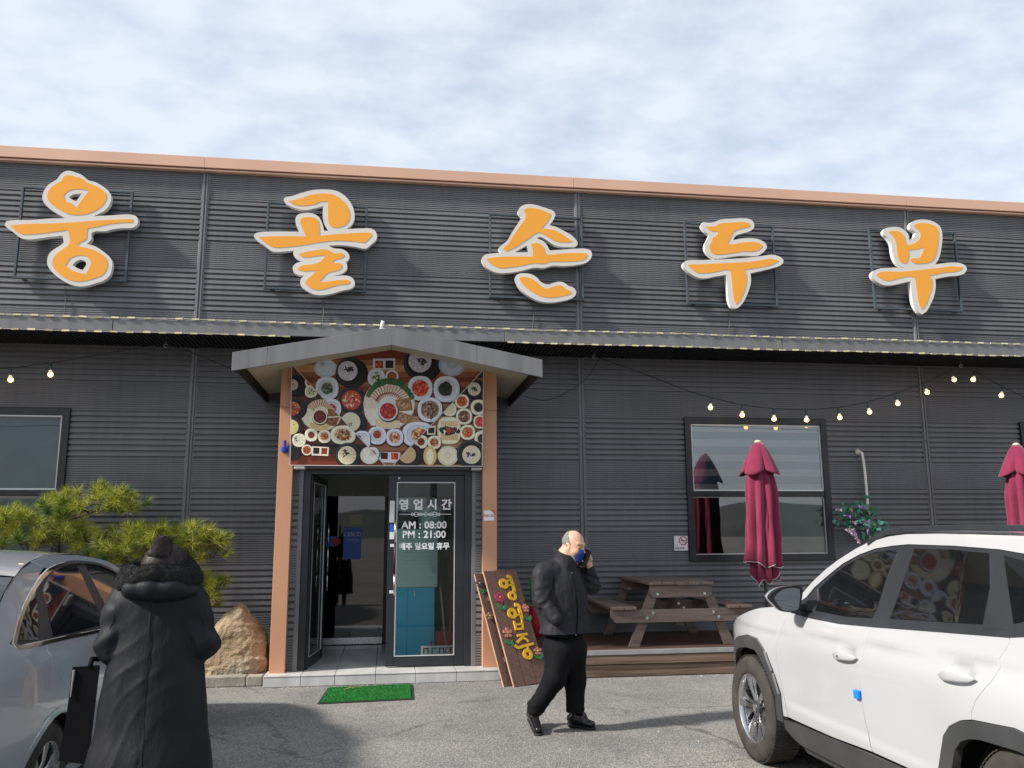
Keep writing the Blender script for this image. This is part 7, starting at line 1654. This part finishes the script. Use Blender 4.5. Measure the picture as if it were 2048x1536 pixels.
# --- jacket
def jacket(P):
    d = s_ell(P, mz(490, 860, .02), (.235, .165, .30))
    d = smin(d, s_cone(P, mz(545, 590, .03), mz(545, 1330, .02), .130, .232, ((.45, -.9, 0), .80)), .06)
    d = smin(d, s_cone(P, mz(310, 590, -.03), mz(640, 540, .12), .100, .085), .06)             # shoulders
    # right sleeve to the pocket
    sh = mz(290, 625, -.05); el = mz(262, 930, -.10); wr = mz(440, 1150, -.20)
    a = smin(s_cone(P, sh, el, .105, .082), s_cone(P, el, wr, .080, .058), .03)
    u = np.clip(((P - np.array(el)) @ (np.array(wr) - np.array(el))) / ((np.array(wr) - np.array(el)) @ (np.array(wr) - np.array(el))), -1, 1.2)
    a = a + .013 * np.abs(fbm(P * np.array([.6, .6, 1.6]), 30, 17)) * np.clip(1.3 - np.abs(u - .2), 0, 1) + .004 * np.sin(u * 17 + P[..., 0] * 25) * np.clip(1 - np.abs(u - .3) * 1.4, 0, 1)
    d = smin(d, a, .008)
    # left sleeve bent up to the phone
    sh2 = mz(690, 540, .13); el2 = mz(880, 745, .06); wr2 = mz(858, 560, .015)
    b = smin(s_cone(P, sh2, el2, .085, .076), s_cone(P, el2, wr2, .074, .050), .03); b = b + .007 * np.sin(P[..., 2] * 95 + P[..., 0] * 50) * np.exp(-((P[..., 2] - el2[2] - .06) / .07) ** 2)
    d = smin(d, b, .008)
    # stand collar
    c0 = np.array(mz(570, 420, .0)); col = s_cone(P, tuple(c0 + [-.01, 0, -.05]), tuple(c0 + [-.035, .0, .085]), .105, .078, ((0, 1, 0), .95)); col = smax(col, -s_cone(P, tuple(c0 + [.0, 0, -.08]), tuple(c0 + [-.02, .0, .16]), .072, .070), .006)
    n = np.array([.34, -.2, .92]); n /= np.linalg.norm(n); col = smax(col, (P - c0) @ n - .055, .008)
    d = smin(d, col, .014)
    zb = mz(500, 1425)[2]
    d = smax(d, zb - P[..., 2] + .02 * (P[..., 0]), .012)
    # folds
    d = d + .010 * np.abs(fbm(P * np.array([1, 1, .45]), 22, 6)) + .006 * np.abs(fbm(P * np.array([1, 1, .6]), 48, 9)) - .004
    # front placket line and hem seam
    return d
sdf_obj('jacket', jacket, (-.46, -.42, .80), (.52, .42, 1.56), .0072, JACKET, man, smooth_it=1)
def onj(px, py): # front of the jacket surface under a pixel
    o = np.array(CAM_O - MO); dr_ = np.array(ray(*zm(px, py))); dr_ = dr_ / np.linalg.norm(dr_); t = 6.4
    for _ in range(60):
        q = o + dr_ * t; t += float(jacket(q[None])[0]) * .7
    return o + dr_ * t
def rib(pts, r, m, name, off=.002, flat=None):
    Q = [onj(*p) for p in pts]; mb = MB(); mb.tube([Vector(q) + Vector((0, -off, 0)) for q in Q], r, 6); return mb.build(name, m, man, smooth=True)
JSEAM = mat('jacket_seam', (.008, .008, .010), .9, spec=.05); SNAP = mat('dull_snap', (.35, .34, .32), .3, metal=1)
rib([(640, 600), (665, 700), (690, 850), (705, 1000), (705, 1150), (698, 1300), (692, 1420)], .0045, JSEAM, 'placket')
rib([(265, 1330), (350, 1352), (450, 1368), (560, 1380), (690, 1380), (770, 1366)], .003, JSEAM, 'hem_seam'); rib([(310, 1150), (360, 1190), (430, 1245)], .003, JSEAM, 'pocket_seam'); rib([(395, 380), (380, 450), (400, 560), (415, 680), (412, 800)], .003, JSEAM, 'sleeve_seam')
for p in ((640, 590), (425, 1248), (688, 1352), (690, 1440), (712, 1442)): 
    q = onj(*p); mb = MB(); mb.lathe([(.005, 0), (.005, .003), (.0, .004)], n=10, M=Matrix.Rotation(math.pi / 2, 4, 'X'), c=tuple(q)); mb.build('snap', SNAP, man)
mb = MB()
for p0, p1 in (((600, 445), (602, 510)), ((752, 500), (758, 565))): a, b = onj(*p0), onj(*p1); mb.tube([Vector(a) + Vector((0, -.006, 0)), Vector(b) + Vector((0, -.012, 0))], .0016, 5)
mb.build('collar_cord', JSEAM, man)
# --- trousers
def trousers(P):
    hip = np.array(ml(660, 830, .02))
    d = s_ell(P, ml(665, 850, .02), (.185, .15, .17))
    kR = ml(600, 1060, -.06); aR = ml(472, 1255, .0)          # trailing leg
    kL = ml(735, 1070, .05); aL = ml(738, 1300, .05)          # leading leg
    r = smin(s_cone(P, ml(635, 880, -.03), kR, .128, .088), s_cone(P, kR, aR, .088, .072), .04)
    l = smin(s_cone(P, ml(715, 880, .06), kL, .125, .088), s_cone(P, kL, aL, .088, .074), .04)
    for k, (kn, an) in enumerate(((kR, aR), (kL, aL))):
        an = np.array(an); q = np.exp(-(((P - an) ** 2).sum(-1)) / .012); w = (.014 * fbm(P * np.array([.7, .7, 1.8]), 38, 40 + k) + .003 * np.sin((P[..., 2] - an[2]) * 80 + P[..., 0] * 40)) * q
        if k == 0: r = r + w
        else: l = l + w
    d = smin(smin(d, r, .05), l, .05) if True else d
    d = smax(d, ml(0, 1322)[2] - P[..., 2] - .55 * np.clip(-.10 - P[..., 0], 0, 1), .006)
    return d + .004 * fbm(P * np.array([1, 1, .4]), 28, 12) + .003 * fbm(P * np.array([1, 1, .5]), 60, 13)
sdf_obj('trousers', trousers, (-.42, -.30, .05), (.36, .32, .95), .0085, TROUS, man, smooth_it=1)
# --- shoes
def shoe(name, heel, toe, lift):
    h = np.array(heel); t = np.array(toe); ax = t - h; L = np.linalg.norm(ax); ax /= L
    def f(P):
        d = s_cone(P, tuple(h + [0, 0, .045]), tuple(t + [0, 0, .030]), .046, .036, ((0, 0, 1), .80)); d = smin(d, s_cone(P, tuple(h + ax * .03 + [0, 0, .06]), tuple(h + ax * .10 + [0, 0, .075]), .050, .042), .03)
        d = smin(d, s_cone(P, tuple(h + ax * .05 + [0, 0, .07]), tuple(h + ax * .04 + [0, 0, .14]), .045, .042), .02)
        low = (h[2] + (P - h) @ ax / L * (t[2] - h[2]))
        return smax(d, low + .002 - P[..., 2], .004)
    lo = np.minimum(h, t) - .09; hi = np.maximum(h, t) + .16
    o = sdf_obj(name, f, lo, hi, .006, SHOE, man)
    def so(P):
        d = s_cone(P, tuple(h), tuple(t), .044, .040); low = (h[2] + (P - h) @ ax / L * (t[2] - h[2])); d = smax(d, P[..., 2] - low - .008, .003); d = smax(d, low - .012 - P[..., 2], .003)
        return smin(d, smax(s_cone(P, tuple(h + ax * .005), tuple(h + ax * .03), .042, .042), np.maximum(P[..., 2] - low - .004, low - .028 - P[..., 2]), .003), .003)
    sdf_obj('sole', so, lo, hi, .006, mat('black_sole', (.012, .012, .012), .7), o)
gA = gr(1083, 1472); gB = gr(1052, 1446); gC = gr(1138, 1456); gD = gr(1192, 1460)
shoe('shoe', (gB.x - MO.x + .035, gB.y - MO.y - .12, .055), (gA.x - MO.x - .02, gA.y - MO.y + .03, .014), 0)
shoe('shoe', (gC.x - MO.x + .03, gC.y - MO.y + .02, .028), (gD.x - MO.x - .035, gD.y - MO.y + .02, .014), 0)

# ------------------------------------------------------------------ woman seen from behind
COAT = mat('black_padded_coat', (0.0075, 0.0085, 0.0115), 0.6, var=0.12, vscale=6, bump=0.012, bscale=11, spec=0.25, stretch=(1, 1, .38))
FUR = mat('black_fur', (0.003, 0.003, 0.0035), 0.9, var=0.4, vscale=60)
DHAIR = mat('dark_brown_hair', (0.014, 0.009, 0.008), 0.6, var=0.4, vscale=18, stretch=(6, 6, 1), spec=0.25)
WY = 4.25
wo = empty('person', (-1.06, WY, 0), 'woman with a hair bun in a long black hooded coat, her back turned', 'person')
WO = Vector((-1.06, WY, 0))
zw = lambda x, y: (x / 2.4152, 900 + y / 2.4152)               # photo detail of the woman
def wz(x, y, dy=0.0): v = at(*zw(x, y), WY + dy) - WO; return (v.x, v.y, v.z)
def coat(P):
    nk = wz(770, 690)
    d = s_cone(P, wz(770, 760, .02), wz(718, 1560, .0), .185, .262, ((0, 1, 0), .66))
    d = smin(d, s_cone(P, wz(715, 1560, .0), (wz(715, 1560)[0], 0, .26), .262, .285, ((0, 1, 0), .70)), .05)
    d = smin(d, s_cone(P, wz(628, 750, .03), wz(905, 750, .03), .098, .098, ((0, 1, 0), .9)), .08)
    for sx, pts in ((-1, (wz(590, 790, .02), wz(545, 945, .0), wz(575, 1000, .30))), (1, (wz(930, 780, .02), wz(978, 930, .0), wz(940, 985, .30)))):
        a = smin(s_cone(P, pts[0], pts[1], .088, .073), s_cone(P, pts[1], pts[2], .073, .055), .03)
        a = a + .007 * np.sin(P[..., 2] * 52 + P[..., 0] * 30 * sx) * np.exp(-((P[..., 2] - pts[1][2] - .05) / .09) ** 2)
        d = smin(d, a, .007)
    d = smax(d, .26 - P[..., 2], .01)
    # diagonal drags from the left arm, long vertical folds, centre seam
    X, Z = P[..., 0], P[..., 2]
    dg = np.sin((X * .78 - Z * .62 + .15) * 34 + 1.3 * np.sin(Z * 9 + X * 5)) * np.exp(-((X + .07) / .16) ** 2) * np.clip((1.38 - Z) * 3, 0, 1)
    d = d - .008 * np.exp(-3.0 * np.abs(dg)) * np.exp(-((X + .07) / .2) ** 2) * np.clip((1.38 - Z) * 3, 0, 1) + .013 * np.abs(fbm(P * np.array([1, 1, .30]), 13, 21)) + .007 * np.abs(fbm(P * np.array([1, 1, .45]), 34, 22)) - .006
    d = d + .006 * np.exp(-((X - .02 + (1.3 - Z) * .02) / .006) ** 2) * (Z < 1.30)
    return d
bd = sdf_obj('coat', coat, (-.50, -.36, .22), (.52, .46, 1.58), .0082, COAT, wo, smooth_it=1)
def onc(px, py):
    o = np.array(CAM_O - WO); dr_ = np.array(ray(*zw(px, py))); dr_ = dr_ / np.linalg.norm(dr_); t = 3.4
    for _ in range(60): t += float(coat((o + dr_ * t)[None])[0]) * .6
    return Vector(o + dr_ * t) + Vector((0, -.001, 0))
for pts in ([(728, 745), (722, 850), (712, 1000), (703, 1150), (694, 1300), (688, 1440), (686, 1530)], [(560, 760), (535, 850), (520, 930), (512, 985)], [(958, 765), (985, 850), (1000, 930)]):
    mb = MB(); mb.tube([onc(*p) for p in pts], .0013, 5); mb.build('coat_seam', mat('coat_seam', (.003, .003, .004), .8), wo, smooth=True)
# legs and boots below the hem, body under the coat
def wbody(P):
    d = s_ell(P, wz(795, 568, .02), (.078, .092, .094)); d = smin(d, s_cone(P, wz(785, 600, .01), wz(780, 700, .02), .055, .065), .03); d = smin(d, s_cone(P, wz(780, 700, .02), (0, .02, .80), .10, .14), .06)
    for s in (-1, 1): d = smin(d, s_cone(P, (s * .085, .02, .82), (s * .09, .03, .10), .085, .045), .04)
    for s in (-1, 1): d = smin(d, s_cone(P, (s * .13 + .02, .30, 1.03), (s * .06 + .0, .40, 1.06), .028, .024), .02)
    return d
sdf_obj('body', wbody, (-.4, -.2, .06), (.4, .5, 1.66), .010, [SKIN, TROUS], wo, matfn=lambda C: (C[:, 2] < .9).astype(int))
for s in (-1, 1):
    def boot(P, s=s): 
        d = s_cone(P, (s * .09, .03, .30), (s * .09, .03, .07), .056, .052); d = smin(d, s_cone(P, (s * .09, .03, .045), (s * .10, .19, .035), .048, .040, ((0, 0, 1), .85)), .03); return smax(d, .001 - P[..., 2], .004)
    sdf_obj('boot', boot, (s * .1 - .12, -.1, -.02), (s * .1 + .12, .28, .36), .009, SHOE, wo)
# hair with a twisted bun
def hairw(P):
    Q = P - np.array(wz(795, 562, .02)); X, Y, Z = Q[..., 0], Q[..., 1], Q[..., 2]
    d = s_ell(Q, (0, 0, 0), (.102, .108, .105))
    return d
sdf_obj('hair', hairw, np.array(wz(795, 562, .02)) - .16, np.array(wz(795, 562, .02)) + .16, .006, DHAIR, wo)
def bun(P):
    c = np.array(wz(783, 470, -.06)); Q = P - c; X, Y, Z = Q[..., 0], Q[..., 1], Q[..., 2]
    d = s_ell(Q, (.0, 0, .0), (.041, .038, .046)); th = np.arctan2(Z, X); d = d + .006 * np.sin(3 * th + 60 * np.sqrt(X * X + Z * Z)) + .0025 * np.sin(th * 14 + Y * 130)
    d = smin(d, s_ell(Q, (.004, .0, .036), (.020, .020, .020)), .02); d = smin(d, s_ell(Q, (-.03, .02, -.03), (.04, .04, .03)), .02)
    return d
sdf_obj('hair_bun', bun, np.array(wz(783, 470, -.06)) - .12, np.array(wz(783, 470, -.06)) + .12, .0045, DHAIR, wo, smooth_it=0)
tr = random.Random(14); hs_ = MB(); hcn = Vector(wz(795, 562, .02)); bcn = Vector(wz(785, 475, -.06))
for _ in range(900):
    a = tr.uniform(0, 6.28); e0 = tr.uniform(-.9, .5); d0 = Vector((math.cos(a) * math.cos(e0), math.sin(a) * math.cos(e0), math.sin(e0))); d1 = (bcn - hcn).normalized(); pts = []
    for k in range(7):
        t = k / 6; d = (d0 * (1 - t) + d1 * t).normalized(); pts.append(hcn + Vector((d.x * .102, d.y * .108, d.z * .105)) * (1.02 + .02 * math.sin(3 * t) + tr.uniform(0, .012)))
    w_ = tr.uniform(.0006, .0014); vs = []
    for k, p in enumerate(pts): sd = (pts[min(k + 1, 6)] - pts[max(k - 1, 0)]).cross(p - hcn).normalized() * w_; vs += [p - sd, p + sd]
    hs_.add(vs, [(2 * k, 2 * k + 1, 2 * k + 3, 2 * k + 2) for k in range(6)])
for _ in range(60):
    a = tr.uniform(0, 6.28); p = hcn + Vector((math.cos(a) * .10, math.sin(a) * .10, tr.uniform(.0, .11))); q = p + Vector((math.cos(a) * tr.uniform(.0, .03), math.sin(a) * .02, tr.uniform(.01, .04))); sd = Vector((.0005, 0, .0003)); hs_.add([p - sd, p + sd, q], [(0, 1, 2)])
bq = Vector(wz(783, 470, -.06))
for _ in range(420):      # loops of hair wound round the bun
    a0 = tr.uniform(0, 6.28); zz = tr.uniform(-.04, .045); tilt = tr.uniform(-.5, .5); rr_ = .043 * math.sqrt(max(.1, 1 - (zz / .055) ** 2)) * tr.uniform(.97, 1.12); vs = []
    for k in range(8):
        a = a0 + k * .3; p = bq + Vector((rr_ * math.cos(a), rr_ * .95 * math.sin(a), zz + tilt * rr_ * math.cos(a))); sd = Vector((0, 0, tr.uniform(.0006, .0013))); vs += [p - sd, p + sd]
    hs_.add(vs, [(2 * k, 2 * k + 1, 2 * k + 3, 2 * k + 2) for k in range(7)])
tag(hs_.build('hair_strands', mat('brown_hair_strands', (.020, .012, .0105), .45, var=.6, vscale=40, spec=.4), wo), kind='stuff')
# hood: padded bag hanging at the back, fur rim round the neck
def hood(P):
    d = s_ell(P, wz(742, 668, -.115), (.140, .055, .046)); d = smin(d, s_ell(P, wz(770, 680, -.05), (.175, .10, .055)), .03)
    return d + .004 * fbm(P, 36, 31) + .004 * np.sin(P[..., 0] * 60 + 8 * P[..., 2]) * np.exp(-((P[..., 2] - wz(0, 665)[2]) / .05) ** 2)
sdf_obj('hood', hood, np.array(wz(760, 650, -.05)) - .27, np.array(wz(760, 650, -.05)) + .27, .008, COAT, wo)
def furring(P):
    c = np.array(wz(775, 545, .0)); Q = P - c; X, Y, Z = Q[..., 0], Q[..., 1], Q[..., 2]
    e = np.sqrt((X / 1.22) ** 2 + Y ** 2); t = np.sqrt((e - .122) ** 2 + ((Z + .058 * (X / .165) ** 2 - .055 * np.clip(Y / .12, -1, .0) + .0) / 1.35) ** 2) - .036
    return t + .005 * fbm(P, 95, 41) + .0035 * fbm(P, 190, 42)
fr_ = sdf_obj('fur_trim', furring, np.array(wz(775, 548, .0)) - .27, np.array(wz(775, 548, .0)) + .27, .0065, FUR, wo, smooth_it=0)
me = fr_.data; tr = random.Random(9); mb = MB()
for v in me.vertices:
    if tr.random() < .75:
        n = v.normal; p = v.co; d = (n + Vector((tr.uniform(-.6, .6), tr.uniform(-.6, .6), tr.uniform(-.9, .3)))).normalized() * tr.uniform(.005, .011); s_ = n.orthogonal().normalized() * .0013
        mb.add([p - s_, p + s_, p + d], [(0, 1, 2)])
tag(mb.build('fur_hairs', FUR, fr_), kind='stuff')
# shopping bag in her left hand side
bz4 = lambda x, y: (x / 6.0, 1280 + y / 6.0)
def bp(x, y, dy=0.0): return at(*bz4(x, y), WY - .02 + dy)
b0 = bp(860, 1480); sb = empty('shopping_bag', (b0.x, WY, b0.z), 'tall black paper carrier bag hanging beside the woman in the long coat', 'bag')
O_ = Vector(sb.location); F_ = [bp(*p, -.02) - O_ for p in ((890, 360), (1200, 320), (1060, 1500), (700, 1450))]; K_ = [bp(*p, .12) - O_ for p in ((870, 325), (1190, 300), (1060, 1470), (730, 1430))]
BAGM = mat('black_card', (.005, .005, .006), .8, spec=.1, var=.2, vscale=5)
mb = MB(); mb.add(F_ + K_, [(0, 1, 2, 3), (4, 7, 6, 5), (0, 3, 7, 4), (1, 5, 6, 2), (3, 2, 6, 7)]); o = mb.build('bag_body', BAGM, sb, fixn=True); md = o.modifiers.new('t', 'SOLIDIFY'); md.thickness = .003
mb = MB(); mb.tube([F_[0] + Vector((.001, -.004, 0)), F_[0].lerp(F_[3], .3) + Vector((.006, -.006, 0))], [.006, .002], 6); mb.build('bag_crease', mat('grey_card_edge', (.22, .21, .20), .5), sb)
hc = bp(1190, 230, .05) - O_
mb = MB(); mb.tube([F_[0].lerp(F_[1], .6) , (F_[0].lerp(F_[1], .75) + hc) / 2 + Vector((-.02, 0, .02)), hc], .012, 8); mb.build('bag_handle', BAGM, sb, smooth=True)
# ------------------------------------------------------------------ the far side of the car park, seen only as reflections in the glass
HILL = mat('hazy_wooded_hill', (0.07, 0.085, 0.075), 0.95, var=0.25, vscale=0.05)
mb = MB(); pts = []; n = 90
for i in range(n + 1):
    a = math.pi * (1.05 + 0.9 * i / n); r = 260; x, y = r * math.cos(a), r * math.sin(a); h = 9 + 7 * noise.noise(Vector((i * .11, 0, 3))) + 4 * noise.noise(Vector((i * .31, 2, 3)))
    pts.append((x, y, h))
mb.add([(x * .8, y * .8, -.5) for x, y, h in pts] + [(x * .9, y * .9, max(2, h * .6)) for x, y, h in pts] + [(x, y, max(3, h)) for x, y, h in pts] + [(x * 1.2, y * 1.2, -.5) for x, y, h in pts], [(k * (n + 1) + i, k * (n + 1) + i + 1, (k + 1) * (n + 1) + i + 1, (k + 1) * (n + 1) + i) for k in range(3) for i in range(n)])
tag(mb.build('hills', HILL, smooth=True), kind='structure')
POLEC = mat('grey_concrete_pole', (.25, .25, .24), .9)
pl = empty('utility_pole', (1.9, -16, 0), 'concrete utility pole with cross arms mirrored in the glass door', 'utility pole')
mb = MB(); mb.tube([(0, 0, 0), (0, 0, 9.5)], [.17, .11], 14); mb.build('shaft', POLEC, pl, smooth=True)
for z in (8.2, 9.1): mb = MB(); mb.box(-1.0, 1.0, -.04, .04, z, z + .09); mb.build('cross_arm', POLEC, pl)
for x in (-.9, -.3, .3, .9):
    mb = MB(); mb.lathe([(.03, 0), (.06, .04), (.03, .09), (.05, .13), (0, .16)], n=10); mb.build('insulator', WHITEP, pl, loc=(x, 0, 9.19))
wires = MB()
for k, (x, z) in enumerate(((-.9, 9.35), (-.3, 9.35), (.3, 9.35), (.9, 9.35), (-.8, 8.1), (.8, 8.0), (.0, 6.9))):
    wires.tube([(1.9 + x - 40, -16 - 3, z + .4), (1.9 + x - 20, -16 - 1.5, z - .5), (1.9 + x, -16, z), (1.9 + x + 20, -16 + 1, z - .5), (1.9 + x + 40, -16 + 2, z + .4)], .016, 4)
tag(wires.build('overhead_wires', CABL), 'bundle of overhead power wires strung from the utility pole', 'wires', kind='stuff')
tr = random.Random(31)
bt = empty('bare_tree', (13.5, -14, 0), 'leafless winter tree mirrored in the window with striped blinds', 'tree')
tk = MB(); tw_ = MB()
def grow(p, d, L, r, dep):
    q = p + d * L; (tk if dep < 2 else tw_).tube([p, (p + q) / 2 + Vector((tr.uniform(-.05, .05), tr.uniform(-.05, .05), 0)) * L, q], [r, r * .85, r * .65], 6 if dep < 3 else 4, cap=False)
    if dep >= 5: return
    for _ in range(3 if dep < 4 else 4): nd = (d + Vector((tr.uniform(-.7, .7), tr.uniform(-.7, .7), tr.uniform(-.1, .5)))).normalized(); grow(p + d * L * tr.uniform(.6, 1), nd, L * tr.uniform(.6, .8), r * .58, dep + 1)
grow(Vector((0, 0, 0)), Vector((0, 0, 1)), 1.5, .14, 0)
tk.build('trunk', BARK, bt, smooth=True); tag(tw_.build('crown', BARK, bt), kind='stuff')
bpy.context.view_layer.update()
